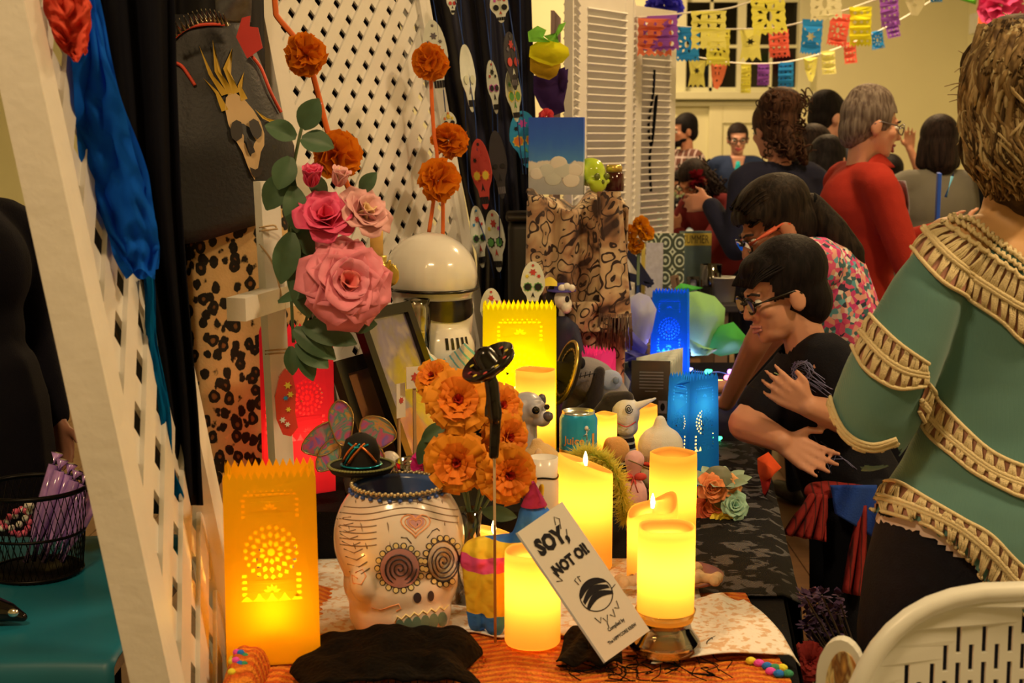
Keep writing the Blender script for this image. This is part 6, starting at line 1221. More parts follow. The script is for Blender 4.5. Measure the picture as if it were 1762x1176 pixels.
def btext(s_, size, u, v_, rot=0, bold=.03, m=INK, nm='lettering'):
    vs, fs = text2d(s_, size, size * bold); b_ = MB(); b_.M = Matrix.Translation(-org) @ mb_ @ Matrix.Translation((u * Wb, v_ * Hb, .0056)) @ Matrix.Rotation(rot, 4, 'Z') @ Matrix.Diagonal((.8, 1.15, 1, 1)); b_.add(vs, fs); b_.obj(nm, m, t, smooth=False)
btext('SOY,', Wb * .36, .44, .83, R(-3), .06); btext('NOT OI!', Wb * .245, .53, .66, R(3), .06)
btext('Compiled by', Wb * .085, .55, .155); btext('The HIPPYCORE KREW', Wb * .075, .55, .085)
def bline(pts, r_, nm='ink_drawing'):
    b_ = MB(); b_.M = Matrix.Translation(-org) @ mb_; b_.tube([(u * Wb, v_ * Hb, .0055) for u, v_ in pts], r_, 5, flat=.4); b_.obj(nm, INK, t)
cxb, cyb = .56, .385
bline([(cxb + .30 * cos(a_), cyb + .105 * sin(a_)) for a_ in [2 * pi * q / 30 for q in range(31)]], .0008)
for kq in (-.6, -.1, .4):   # beach-ball like stripes
    lp = [(cxb + .30 * cos(a_) * (1), cyb + .105 * (kq * cos(a_ * .5) ** .0 + .0)) for a_ in (0,)]
    top_ = [(cxb - .27 + .54 * q / 10, cyb + .02 + .09 * kq + .05 * sin(pi * q / 10)) for q in range(11)]; bot_ = [(cxb - .27 + .54 * q / 10, cyb - .005 + .09 * kq + .03 * sin(pi * q / 10)) for q in range(11)]
    bk('ink_drawing', [(u * Wb, v_ * Hb) for u, v_ in top_ + bot_[::-1]], INK, .0054, .0004)
for pts in ([(.40, .50), (.38, .54), (.42, .545)], [(.46, .51), (.46, .55), (.50, .54)], [(.85, .36), (.95, .37)], [(.3, .27), (.34, .22), (.4, .25)], [(.42, .24), (.45, .20), (.52, .24)], [(.56, .23), (.62, .20), (.66, .25)], [(.70, .25), (.76, .23), (.8, .28)], [(.16, .62), (.22, .66), (.2, .70)], [(.10, .60), (.2, .58), (.14, .66)], [(.70, .86), (.78, .92), (.72, .95), (.66, .9)], [(.72, .80), (.78, .84)], [(.44, .20), (.42, .17)]): bline(pts, .0007)
# prop that holds the booklet up
zz_ = (mb_ @ V((Wb * .5, Hb * .3, -.006))); t2 = thing('booklet_prop', 'small dark block propping up the white booklet', 'stand', V((zz_.x, zz_.y + .02, ZT)))
MB().box((0, .012, (zz_.z - ZT) / 2 - .004), (.03, .012, zz_.z - ZT - .01), bev=.002).obj('prop_block', mat('dark_block', C(26, 20, 16)), t2)
# ================================================================ plate with sweet bread
pl = T(1165, 1002, ZT); kp = K(pl); rp = 80 * kp; t = thing('bread_plate', 'patterned dish of sweet bread behind the glass holder', 'plate', pl); MB().lathe([(.004, .001), (rp * .6, .001), (rp * .95, .012), (rp, .016), (rp * .97, .017), (rp * .6, .006), (.004, .006)], 36).obj('dish', mat('brown_plate', A(120, 60, 34), .3, var=.4, vs=40), t)
BR = mat('bread_crust', A(206, 146, 84), .8, var=.3, vs=50, bump=.6, bs=120)
for (x, y, w_, rt_, lb) in ((1086, 1004, 50, .3, 'sugar-dusted bread bone at the near side of the plate'), (1216, 1000, 46, -.4, 'sugar-dusted bread bone at the outer rim of the plate'), (1185, 985, 40, .9, 'sugar-dusted bread bone in the middle of the plate')):
    c_ = T(x, y, ZT + .02); t = thing('sweet_bread', lb, 'bread', c_, rt_, 'bread bones on the plate'); b = MB(); r_ = w_ / 2 * kp; r_ *= .7; b.cap((-r_, 0, .004), (r_, 0, .004), .009, .009); 
    for sx in (-1, 1):
        for sy in (-1, 1): b.ell((sx * r_, sy * .008, .005), .011)
    link('crust', blob(b, .003, 3), BR, t)
# paper rose bunch on the black lace
for i, (x, y, w_, ms, lb) in enumerate(((1222, 842, 46, (220, 110, 50), 'orange paper rose at the top of the bunch by the table edge'), (1250, 838, 42, (226, 130, 60), 'light orange paper rose at the top of the bunch'), (1262, 872, 44, (140, 150, 100), 'sage green paper rose at the outer side of the bunch'), (1215, 880, 44, (206, 84, 40), 'rust paper rose in the lower bunch'), (1245, 905, 46, (200, 150, 30), 'yellow paper rose at the bottom of the bunch'), (1232, 868, 40, (214, 96, 44), 'deep orange paper rose in the middle of the bunch'))):
    c_ = P(x, y, 2.84 + .02 * (i % 2)); m = mat('paper_rose%d' % i, A(*ms), .8, var=.15, vs=50); rose('paper_rose', lb, c_, (.2, -.85, .4), w_ / 2 * K(c_) / .95, [m], mid, 90 + i, 'paper roses bunched at the table edge', .9)
    t = bpy.data.objects[-1] if False else None
bt = V((P(1235, 915, 2.86).x, 2.87, TZ + .004)); t = thing('rose_bundle_base', 'green wrapped base holding the bunch of paper roses', 'bouquet holder', bt); b = MB(); b.cap((0, 0, .02), (0, -.0, .07), .03, .036); link('wrapped_base', blob(b, .004, 2, cut=lambda q: q.z < .001), mat('sage_wrap', A(96, 84, 50)), t)
for q in range(10): a_ = q * .63; MB().sheet(5, 7, leaf_fn(V((cos(a_) * .02, sin(a_) * .02, .06)), V((cos(a_), sin(a_) - .3, .6)), .055, .014)).obj('leaf', mat('sage_leaf', A(130, 130, 84)), t)
# ================================================================ magazine, tissues, string lights on the far half of the table
mg = V((P(1120, 720, 3.9).x, 3.9, TZ + .004)); t = thing('open_magazine', 'dark-backed magazine standing half open near the blue luminaria', 'magazine', mg, R(-8)); km = K(mg); wm_, hm_ = 66 * km, 100 * km
g = G('magazine_back'); g.fin(g.mix(g.noise(6, 3), A(52, 46, 34), A(82, 74, 52)), .3)
MB().box((-wm_ * .02, 0, hm_ / 2), (wm_, .003, hm_)).obj('back_cover', g.m, t, smooth=False)
for k_ in range(5): MB().sheet(6, 8, lambda u, v_, k_=k_: V((-wm_ * .4 + wm_ * (.95 + .06 * k_) * u, .006 + .012 * k_ * u + .008 * sin(u * 3), hm_ * (1 + .01 * k_) * v_ + .012 * u * v_ * k_ * .5)), .0006).obj('page', mat('magazine_page', A(196, 180, 140)), t)
for k_ in range(7):
    # grey lines of tiny print
    MB().box((.0, -.0022, hm_ * (.80 - .055 * k_)), (wm_ * (.62 - .3 * (k_ == 6)), .0006, hm_ * .018)).obj('print_line', mat('grey_print', A(150, 138, 110)), t, smooth=False)
MB().box((wm_ * .30, -.0024, hm_ * .2), (wm_ * .22, .0008, hm_ * .22)).obj('photo_print', mat('small_photo', A(150, 130, 110)), t, smooth=False); MB().ell((wm_ * .30, -.0032, hm_ * .2), (wm_ * .06, .0008, hm_ * .07)).obj('photo_print', INK, t); MB().box((-wm_ * .1, -.0024, hm_ * .16), (wm_ * .3, .0008, hm_ * .12)).obj('photo_print', mat('small_photo2', A(130, 60, 50), var=.5), t, smooth=False)
def tissue(name, label, loops, mats, base):
    t_ = thing(name, label, 'tissue paper', base)
    for i, (pts, Y, m, bul) in enumerate(loops):
        c_ = P(sum(p[0] for p in pts) / len(pts), sum(p[1] for p in pts) / len(pts), Y); rg = [P(x, y, Y + .03 * sin(j * 1.7 + i)) for j, (x, y) in enumerate(pts)]; n = len(rg); vs = [c_ + V((0, -bul, .01))]
        for f_ in (.4, .75, 1.0): vs += [c_.lerp(q, f_) + V((0, -bul * (1 - f_ * f_), .006 * sin(q.x * 80 + f_ * 5))) for q in rg]
        fs = [(0, 1 + k_, 1 + (k_ + 1) % n) for k_ in range(n)] + [(1 + j * n + k_, 1 + (j + 1) * n + k_, 1 + (j + 1) * n + (k_ + 1) % n, 1 + j * n + (k_ + 1) % n) for j in range(2) for k_ in range(n)]
        MB().add(vs, fs).obj('tissue_sheet', mats[m], t_, True)
tissue('green_tissue_leaves', 'big pale and bright green tissue leaves behind the tall blue luminaria', [([(1182, 505), (1200, 500), (1230, 508), (1248, 532), (1246, 562), (1232, 590), (1210, 606), (1185, 600)], 4.75, 0, .07), ([(1232, 560), (1262, 556), (1286, 580), (1275, 604), (1240, 612), (1218, 608)], 4.7, 1, .05), ([(1186, 585), (1215, 600), (1235, 600), (1218, 615), (1190, 612)], 4.65, 0, .03), ([(1182, 502), (1160, 496), (1172, 490), (1210, 498)], 4.85, 1, .02)], [paper('pale_green_tissue', A(150, 180, 84, 1.4), .3), paper('bright_green_tissue', A(80, 150, 50, 1.4), .3)], T(1225, 640, TZ))
tissue('lilac_tissue', 'crumpled pale lilac tissue paper beside the shawl fringe', [([(1082, 512), (1100, 504), (1118, 512), (1130, 530), (1122, 570), (1112, 600), (1095, 590), (1086, 555)], 4.45, 0, .06), ([(1066, 548), (1090, 570), (1115, 600), (1108, 614), (1080, 606), (1062, 585)], 4.3, 1, .05), ([(1058, 600), (1085, 608), (1116, 612), (1100, 618), (1065, 622)], 4.25, 1, .03), ([(1062, 650), (1075, 640), (1085, 660), (1080, 680), (1065, 680)], 4.0, 0, .03)], [paper('white_tissue', A(190, 164, 170, 1.3), .3), paper('lilac_tissue_paper', A(110, 96, 130, 1.3), .3)], T(1100, 650, TZ))
t = thing('string_lights', 'string of small coloured glowing bulbs on the far tabletop', 'string lights', T(1215, 640, TZ)); pts = [(1062, 618), (1090, 625), (1170, 630), (1190, 638), (1216, 641), (1240, 641), (1258, 650), (1236, 664), (1210, 672), (1180, 690), (1205, 720), (1226, 742), (1240, 760)]
MB().tube(spl([T(x, y, TZ + .006) for x, y in pts], 6), .0016, 5).obj('wire', mat('clear_wire', A(120, 120, 100)), t, True)
for i, (x, y, cl) in enumerate(((1062, 616, 'g'), (1217, 640, 'g'), (1256, 640, 'p'), (1250, 650, 'r'), (1236, 658, 'y'), (1222, 745, 'y'), (1232, 756, 'g'), (1062, 640, 'b'), (1184, 637, 'b'), (1210, 672, 'b'), (1068, 662, 'y'))):
    col = dict(g=(.05, .9, .3, 1), p=(.6, .2, 1, 1), r=(1, .15, .2, 1), y=(1, .7, .15, 1), b=(.3, .3, 1, 1))[cl]; c_ = T(x, y, TZ + .014); b = MB(); b.cap(c_, c_ + V((.012, -.004, .004)), .009, .004); b.obj('bulb', glow('bulb_' + cl, col, 5), t, True)
    if cl in 'pb': lamp('bulb_glow', c_ + V((0, -.01, .04)), .30, col[:3], .01)
# ================================================================ people
def pixel(p):
    d = V(p) - CAM; f_ = d.dot(_f); return (881 + F * d.x / f_, 588 - F * d.dot(_u) / f_)
SKIN = {}
def skin(name, c_): return mat('skin_' + name, A(*c_, 1.25), .5, var=.08, vs=20, Subsurface_Weight=.0)
def head_m(c_, face, up=(0, 0, 1)):
    """head frame: local -Y looks along face, Z towards the crown"""
    f_ = V(face).normalized(); y = -f_; z = V(up); z = (z - y * z.dot(y)).normalized(); x = y.cross(z).normalized(); return Matrix(((x.x, y.x, z.x, c_[0]), (x.y, y.y, z.y, c_[1]), (x.z, y.z, z.z, c_[2]), (0, 0, 0, 1)))
def head_prims(b, m, s=1.0, nose=1.0):
    def e(c_, r, rot=None): b.ell(m @ (V(c_) * s), tuple(q * s for q in r), 16, 12, rot=m.to_3x3())
    def c(a, d, r0, r1): b.cap(m @ (V(a) * s), m @ (V(d) * s), r0 * s, r1 * s)
    e((0, .012, .03), (.074, .092, .085)); e((0, -.03, -.03), (.060, .062, .078)); e((0, -.045, -.078), (.044, .042, .034)); e((0, -.07, -.093), (.02, .018, .016))
    e((0, -.078, .022), (.045, .016, .014)); c((0, -.088, .008), (0, -.108 * nose, -.028), .009, .013); e((0, -.092, -.03), (.018, .014, .01)); e((0, -.086, -.058), (.022, .012, .007)); e((0, -.083, -.068), (.019, .012, .008))
    for q in (-1, 1): e((q * .04, -.06, -.02), (.022, .024, .022)); e((q * .076, .008, -.012), (.010, .022, .032)); e((q * .080, .004, .004), (.008, .018, .016))
def face_parts(root, m, s, skin_c, world=False, glasses=None, lips=(150, 70, 60), brow=(40, 26, 18), smile=False):
    def o(mb, n, mt): return mb.obj(n, mt, root, world)
    EW = mat('eye_white', A(205, 180, 150), .3); EI = mat('eye_iris', C(18, 11, 8), .1, var=0)
    for q in (-1, 1):
        mb = MB(); mb.M = m @ Matrix.Scale(s, 4); mb.ell((q * .033, -.079, .002), (.0155, .010, .0085), 12, 8); o(mb, 'eye', EW)
        mb = MB(); mb.M = m @ Matrix.Scale(s, 4); mb.ell((q * .033, -.087, .002), (.0065, .004, .0068), 10, 6); o(mb, 'iris', EI)
        mb = MB(); mb.M = m @ Matrix.Scale(s, 4); mb.tube([(q * .016, -.094, .024), (q * .034, -.09, .028), (q * .052, -.076, .022)], .0034, 6); o(mb, 'eyebrow', mat('brow_%d' % brow[0], A(*brow), .8))
    mb = MB(); mb.M = m @ Matrix.Scale(s, 4); mb.tube(spl([(-.024, -.083, -.060), (-.01, -.096, -.057), (0, -.098, -.059), (.01, -.096, -.057), (.024, -.083, -.060)], 3), .0042, 6); o(mb, 'upper_lip', mat('lip_%d' % lips[0], A(*lips), .5))
    mb = MB(); mb.M = m @ Matrix.Scale(s, 4); mb.tube(spl([(-.021, -.082, -.066), (0, -.096, -.072 - (.008 if smile else 0)), (.021, -.082, -.066)], 3), .005, 6); o(mb, 'lower_lip', mat('lip_%d' % lips[0], A(*lips)))
    if smile: mb = MB(); mb.M = m @ Matrix.Scale(s, 4); mb.ell((0, -.092, -.066), (.017, .006, .005)); o(mb, 'teeth', EW)
    if glasses:
        for q in (-1, 1):
            mb = MB(); mb.M = m @ Matrix.Scale(s, 4); mb.tube([(q * (.036 + .025 * cos(a_)), -.104 + .006 * abs(cos(a_)), .0 + .019 * sin(a_)) for a_ in [2 * pi * k_ / 18 for k_ in range(19)]], glasses[1], 6); o(mb, 'glasses_rim', glasses[0])
            mb = MB(); mb.M = m @ Matrix.Scale(s, 4); mb.lathe([(.001, 0), (.024, 0)], 16, (0, 0, 0)); mb.v = [m @ Matrix.Scale(s, 4) @ (V((q * .036, -.103, 0)) + Matrix.Rotation(pi / 2, 3, 'X') @ ((m @ Matrix.Scale(s, 4)).inverted() @ p)) for p in mb.v]; o(mb, 'glasses_lens', glass('spectacle_lens', (.97, .97, .97, 1), .02, .2))
            mb = MB(); mb.M = m @ Matrix.Scale(s, 4); mb.tube([(q * .061, -.098, .004), (q * .078, -.06, .008), (q * .084, .0, .012), (q * .082, .02, .0)], [glasses[1] * 1.3] * 2 + [glasses[1]] * 2, 6); o(mb, 'glasses_temple', glasses[2] if len(glasses) > 2 else glasses[0])
        mb = MB(); mb.M = m @ Matrix.Scale(s, 4); mb.tube([(-.012, -.104, .004), (0, -.110, .008), (.012, -.104, .004)], glasses[1], 6); o(mb, 'glasses_bridge', glasses[0])
def hand_prims(b, w, d, th, s=1.0, curl=.3, spread=.10, thumb=.8):
    d = V(d).normalized(); th = V(th); th = (th - d * th.dot(d)).normalized(); n = d.cross(th).normalized(); w = V(w)
    for k in range(4): b.cap(w + th * ((.014 - .009 * k) * s), w + d * ((.082 - .004 * abs(k - 1.2)) * s) + th * ((.032 - .0205 * k) * s), .017 * s, .0115 * s)
    for k, L in enumerate((.066, .074, .069, .053)):
        p = w + d * ((.082 - .004 * abs(k - 1.2)) * s) + th * ((.032 - .0205 * k) * s); a = curl * .4; dd = d + th * (spread * (1.5 - k))
        for j, f_ in enumerate((.44, .31, .25)):
            a += curl * (.7 + .12 * k); dr = (dd.normalized() * cos(a) + n * sin(a)); q = p + dr * (L * f_ * s); b.cap(p, q, (.0095 - .0011 * j - .0006 * (k == 3)) * s, (.0088 - .0011 * j - .0006 * (k == 3)) * s, 8); p = q
    p = w + d * (.022 * s) + th * (.022 * s); q = p + (d * .55 + th * thumb + n * .15).normalized() * (.042 * s); b.cap(p, q, .014 * s, .011 * s, 8); r = q + (d * .85 + th * .4 * thumb + n * .2).normalized() * (.032 * s); b.cap(q, r, .0105 * s, .008 * s, 8)
def hair_mat(name, dark, light, sc_=90):
    if name in MATS: return MATS[name]
    g_ = G(name); v_ = g_.co('Object', 1, 1, .12); n_ = g_.noise(sc_, 3, v_, .6); g_.bump(n_, .6, .004); return g_.fin(g_.mix(g_.ramp(n_, [(.35, (0, 0, 0)), (.7, (1, 1, 1))]), A(*dark, .9), A(*light, .9)), .62, Specular_IOR_Level=.12)
def strands(root, hm, n, fn, r, name='hair_strands', world=False, seed=1):
    rd = random.Random(seed); b = MB()
    for i in range(n): b.tube(spl(fn(rd, i), 4), lambda t_: r * (1 - .75 * t_) + .0004, 5)
    o = b.obj(name, hm, root, world); o['kind'] = 'stuff'; return o
def hair_cap(m, s, extra=(), face_cut=True, grow=1.0, vox=.006, fringe=.045, side=-.02, smooth=3):
    b = MB(); q = lambda c_, r: b.ell(m @ (V(c_) * s), tuple(x * s * grow for x in r), 18, 14, rot=m.to_3x3())
    q((0, .018, .036), (.085, .103, .093)); q((0, .055, -.01), (.076, .06, .075))
    for ex in extra:
        if len(ex) == 2: q(*ex)
        else: b.cap(m @ (V(ex[0]) * s), m @ (V(ex[1]) * s), ex[2] * s, ex[3] * s)
    mi = m.inverted()
    def cut(p):
        l_ = (mi @ p) / s
        return face_cut and l_.y < -.012 + .25 * max(0, l_.z - .03) * 0 and l_.z < fringe + .15 * (-.05 - l_.y) and abs(l_.x) < .12 and not (l_.y > -.05 and l_.z > side and abs(l_.x) > .055)
    return blob(b, vox, smooth, cut=cut)
def person(label, loc, rz, H, top, pants, sk, hairc, hair, lean=0, face=(0, -1, -.1), arms=None, sleeve=1.0, glasses=None, vox=.012, fat=1.0, long_=False, name='person', smile=False, headoff=(0, 0, 0), lips=(150, 76, 60), topname='top', kneel=0.0):
    s = H / 1.7; t_ = thing(name, label, 'person', loc, rz); U = Matrix.Translation((0, 0, .95 * s)) @ Matrix.Rotation(lean, 4, 'X') @ Matrix.Translation((0, 0, -.95 * s))
    u_ = lambda x, y, z: U @ (V((x, y, z)) * s)
    hm = head_m(u_(0 + headoff[0], -.02 + headoff[1], 1.575 + headoff[2]), (U.to_3x3() @ V(face)), U.to_3x3() @ V((0, 0, 1)))
    b = MB(); f = fat
    def torso(b, g):
        b.ell(u_(0, 0, .96), (s * (.16 * f + g), s * (.115 * f + g), s * (.13 + g)), 18, 12); b.ell(u_(0, 0, 1.12), (s * (.135 * f + g), s * (.10 * f + g), s * (.17 + g)), 18, 12, rot=U.to_3x3()); b.ell(u_(0, -.005, 1.27), (s * (.155 * f + g), s * (.11 * f + g), s * (.16 + g)), 18, 12, rot=U.to_3x3()); b.cap(u_(-.135 * f, .01, 1.375), u_(.135 * f, .01, 1.375), s * (.055 + g), s * (.055 + g))
    def legs(b, g, zmin=.09):
        for q in (-1, 1): b.cap(V((q * .09, 0, .9)) * s, V((q * .1, -.01, .5)) * s, s * (.088 * f + g), s * (.06 + g)); b.cap(V((q * .1, -.01, .5)) * s, V((q * .1, .015, zmin)) * s, s * (.058 + g), s * (.04 + g))
    torso(b, 0); legs(b, 0); head_prims(b, hm, s); b.cap(u_(0, .015, 1.40), hm @ (V((0, .02, -.05)) * s), .05 * s, .048 * s)
    for q in (-1, 1): b.cap(V((q * .1, .03, .045)) * s, V((q * .11, -.13, .035)) * s, .04 * s, .032 * s)
    arms = arms or {}; AR = []
    for q in (-1, 1):
        sh = u_(q * .175 * f, .01, 1.36); a_ = arms.get(q); el = V(a_[0]) * s if a_ else u_(q * .215 * f, .03, 1.09); wr = V(a_[1]) * s if a_ else u_(q * .21 * f, -.05, .86); hd = V(a_[2]) if a_ and len(a_) > 2 else (wr - el); th = V(a_[3]) if a_ and len(a_) > 3 else V((0, -1, .2)); cu = a_[4] if a_ and len(a_) > 4 else .35
        b.cap(sh, el, .05 * s, .04 * s); b.cap(el, wr, .039 * s, .026 * s); hand_prims(b, wr, hd, th, s, cu); AR.append((sh, el, wr))
    link('body', blob(b, vox * .7, 3), sk, t_)
    b = MB(); torso(b, .018)
    for sh, el, wr in AR:
        if sleeve >= .9: b.cap(sh, el, .066 * s, .055 * s); b.cap(el, el.lerp(wr, .93), .054 * s, .042 * s)
        else: e2 = sh.lerp(el, sleeve); b.cap(sh, e2, .066 * s, .06 * s)
    if long_: b.cap(V((0, .0, .95)) * s, V((0, .01, .6)) * s, .175 * s * f, .2 * s * f)
    nk = u_(0, .0, 1.455)
    zc = (.80 if not long_ else .5) * s
    link(topname, blob(b, vox, 4, cut=lambda p: (p - nk).length < .055 * s or p.z < zc), top, t_)
    b = MB(); b.ell(V((0, 0, .93)) * s, (s * (.165 * f), s * (.12 * f), .12 * s), 16, 10); legs(b, .012); link('trousers', blob(b, vox, 3), pants, t_)
    for q in (-1, 1): b = MB(); b.cap(V((q * .1, .035, .045)) * s, V((q * .11, -.14, .04)) * s, .046 * s, .038 * s); link('shoe', blob(b, vox, 2, cut=lambda p: p.z < .004), mat('shoe_dark', C(22, 18, 15), .5), t_)
    face_parts(t_, hm, s, sk, False, glasses, lips, smile=smile)
    if hair == 'short': me = hair_cap(hm, s, [((0, .03, .06), (.08, .09, .08))], fringe=.055, vox=vox * .6)
    elif hair == 'long': me = hair_cap(hm, s, [((0, .06, -.02), (0, .085, -.22), .078, .075), ((-.06, .03, 0), (-.075, .05, -.18), .03, .03), ((.06, .03, 0), (.075, .05, -.18), .03, .03)], fringe=.05, vox=vox * .7)
    elif hair == 'bob': me = hair_cap(hm, s, [((0, .04, -.02), (0, .05, -.09), .09, .08), ((-.07, .01, 0), (-.078, .0, -.1), .032, .036), ((.07, .01, 0), (.078, .0, -.1), .032, .036)], fringe=.045, grow=1.06, vox=vox * .7)
    elif hair == 'bun': me = hair_cap(hm, s, [((0, .09, .09), (.05, .05, .05)), ((0, .06, .09), (.09, .08, .07)), ((-.05, .07, -.05), (-.07, .09, -.15), .035, .02), ((0, .09, -.04), (.01, .11, -.13), .04, .02)], fringe=.05, grow=1.08, vox=vox * .7)
    elif hair == 'grey': me = hair_cap(hm, s, [((0, .02, .08), (.075, .085, .065)), ((0, .07, -.02), (.07, .045, .075))], fringe=.05, grow=1.02, vox=vox * .6)
    else: me = hair_cap(hm, s, [((0, .075, .0), (.06, .05, .06))], fringe=.052, vox=vox * .7)
    ho = link('hair', me, hairc, t_)
    return t_, hm, s, ho
DKH = hair_mat('dark_brown_hair', (24, 14, 10), (58, 36, 22)); BLH = hair_mat('black_hair', (12, 8, 7), (34, 22, 16)); GRH = hair_mat('grey_brown_hair', (90, 62, 40), (150, 116, 78)); AUH = hair_mat('auburn_hair', (40, 20, 10), (92, 52, 26))
JEAN = mat('dark_jeans', A(20, 17, 17), .85, bump=.3, bs=400, Specular_IOR_Level=.15); SK1 = skin('warm', (196, 120, 72)); SK2 = skin('olive', (178, 104, 60)); SK3 = skin('fair', (206, 130, 84))
def cl(n, c_, **k): return mat('cloth_' + n, A(*c_), .9, bump=.35, bs=250, Specular_IOR_Level=.2, **k)
FE_ = lambda x, Y: V((P(x, 240, Y).x, Y, 0))
# red fleece woman, turned right, clipboard and pen in hand
t, hm, s, _ = person('older woman in a red fleece and glasses with short greying hair, laughing', FE_(1478, 5.15), R(96), 1.73, cl('red_fleece', (150, 34, 16)), JEAN, SK1, GRH, 'grey', lean=.04, face=(0, -1, -.12), glasses=(mat('thin_metal_frame', A(110, 90, 70), .3, .8), .0022), fat=1.2, smile=True,
       arms={1: ((.2, -.12, 1.1), (.06, -.36, 1.19), (-.3, -.9, .1), (0, .2, 1), .6), -1: ((-.27, -.1, 1.08), (-.10, -.36, 1.2), (.4, -.9, .15), (0, .2, 1), .6)}, vox=.012)
ctr_f = V(t.location); kc_ = K(P(1478, 300, 5.1))
b = MB(); b.box((0, 0, 0), (.016, .17, .22)); f0 = P(1614, 345, 5.1); to = thing('blue_folder', 'thin blue folder held up by the woman in red', 'folder', f0 - V((0, 0, .1)), R(-15)); MB().box((0, 0, .1), (.014, .16, .2), bev=.003).obj('cover', mat('blue_plastic', A(36, 70, 170), .35), to, smooth=False); MB().box((.002, -.004, .1), (.006, .15, .19)).obj('sheets', mat('card_white', A(214, 190, 150)), to, smooth=False)
to = thing('pen', 'light blue pen pointing up out of the red-sleeved hand', 'pen', P(1628, 330, 5.05)); MB().tube([(0, 0, -.02), (.02, 0, .055)], .006, 8).obj('barrel', mat('pen_blue', A(90, 140, 170), .3), to); MB().tube([(.02, 0, .055), (.026, 0, .07)], [.005, .001], 8).obj('tip', mat('pen_tip', A(60, 60, 70)), to)
MB().sheet(6, 8, lambda u, v_: V(((u - .5) * .1, -.155 - .02 * sin(v_ * 3) - .006, 1.40 - v_ * .2)), .002).obj('patterned_shirt', mat('speckled_shirt', A(150, 126, 100), .9, var=.6, vs=200), t)
for q in (-1, 1): MB().sheet(8, 5, lambda u, v_: V((q * (.03 + .06 * u), -.08 + .09 * u - .05 * v_, 1.50 - .06 * u - .05 * v_ + .02 * sin(u * 3))), .006).obj('fleece_collar', cl('red_fleece', (150, 34, 16)), t)
# grey-coated woman seen from behind with shoulder strap
t, hm, s, _ = person('dark-haired woman in a grey coat with a black shoulder strap, seen from behind', FE_(1617, 6.6), R(186), 1.66, cl('grey_coat', (112, 92, 62)), JEAN, SK2, DKH, 'bob', long_=True, fat=1.15, vox=.014)
MB().tube(spl([V((-.13, .08, 1.44)), V((-.15, .15, 1.3)), V((-.16, .17, 1.0)), V((-.2, .12, .8))], 6), .016, 6, flat=.25).obj('bag_strap', BLK, t)
# navy jacket woman, curly auburn hair, back turned
t, hm, s, ho = person('woman with curly hair in a navy jacket lettered in gold across the back', FE_(1352, 5.78), R(205), 1.72, cl('navy_jacket', (26, 22, 26)), JEAN, SK2, AUH, 'bun', lean=.1, fat=1.02, arms={1: ((.24, .02, 1.1), (.24, -.18, 1.27), (.5, -.8, .0), (-.2, 0, 1), .3), -1: ((-.26, .02, 1.08), (-.2, -.18, .94))}, vox=.013)
def curl(rd, i):
    a = rd.uniform(0, 2 * pi); c_ = hm @ (V((rd.uniform(-.08, .08), rd.uniform(.02, .13), rd.uniform(-.12, .13))) * s); d = V((rd.gauss(0, 1), rd.gauss(0, 1), rd.gauss(-.5, 1))).normalized(); x, y, _ = frame(d); return [c_ + d * (.006 * k_) + x * (.016 * cos(k_ * 1.3 + a)) + y * (.016 * sin(k_ * 1.3 + a)) for k_ in range(9)]
strands(t, AUH, 150, curl, .0042, seed=3)
for q in range(6): MB().box((.17 - q * .04, .178 - .9 * (.07 - q * .04) ** 2, 1.275 - .012 * (q < 2)), (.026, .003, .085)).obj('gold_print', mat('gold_print', A(150, 112, 40), .7, var=.5, vs=150), t, smooth=False)
# woman in denim jacket facing the camera
t, hm, s, _ = person('woman with glasses and tied-back hair in a denim jacket over a teal top', FE_(1268, 11.0), R(-4), 1.68, cl('denim', (38, 42, 50)), JEAN, SK3, DKH, 'tied', lean=.08, glasses=(mat('dark_frame', C(20, 16, 14), .3, var=0), .004), lips=(170, 60, 50), vox=.012)
MB().sheet(10, 12, lambda u, v_: V(((u - .5) * (.05 + .10 * v_), -.135 - .012 * cos((u - .5) * 3) - .02 * v_ * (1 - v_), 1.40 - .42 * v_)) * s, .004).obj('teal_front', cl('teal_top', (40, 150, 120)), t)
MB().sheet(8, 8, lambda u, v_: V(((u - .5) * .11 * (1 - .6 * v_), -.142 - .004 * cos((u - .5) * 3), 1.44 - .14 * v_)) * s, .002).obj('neckline', SK3, t)
# plaid shirt man and long haired woman at the back
g = G('plaid_shirt'); sp = g.n('SeparateXYZ', {0: g.co()}); w1 = g.math('SINE', g.math('MULTIPLY', sp.outputs[2], 90)); w2 = g.math('SINE', g.math('MULTIPLY', g.math('ADD', sp.outputs[0], sp.outputs[1]), 80)); g.fin(g.mix(g.ramp(g.math('MAXIMUM', w1, w2), [(.7, (0, 0, 0)), (.9, (1, 1, 1))]), A(84, 40, 24), A(170, 130, 96)), .9)
t, hm, s, _ = person('bearded man in a plaid shirt looking left at the far wall', FE_(1180, 10.9), R(-70), 1.74, g.m, JEAN, SK2, BLH, 'short', vox=.014, sleeve=1)
b = MB(); b.M = None; [b.ell(hm @ (V(c_) * s), tuple(q * s for q in r), rot=hm.to_3x3()) for c_, r in (((0, -.055, -.082), (.046, .04, .034)), ((0, -.03, -.06), (.062, .05, .03)))]; link('beard', blob(b, .008, 2), BLH, t)
person('woman with very long dark hair beside the plaid-shirted man', FE_(1149, 11.85), R(150), 1.66, cl('black_top', (22, 16, 16)), JEAN, SK2, BLH, 'long', vox=.014)
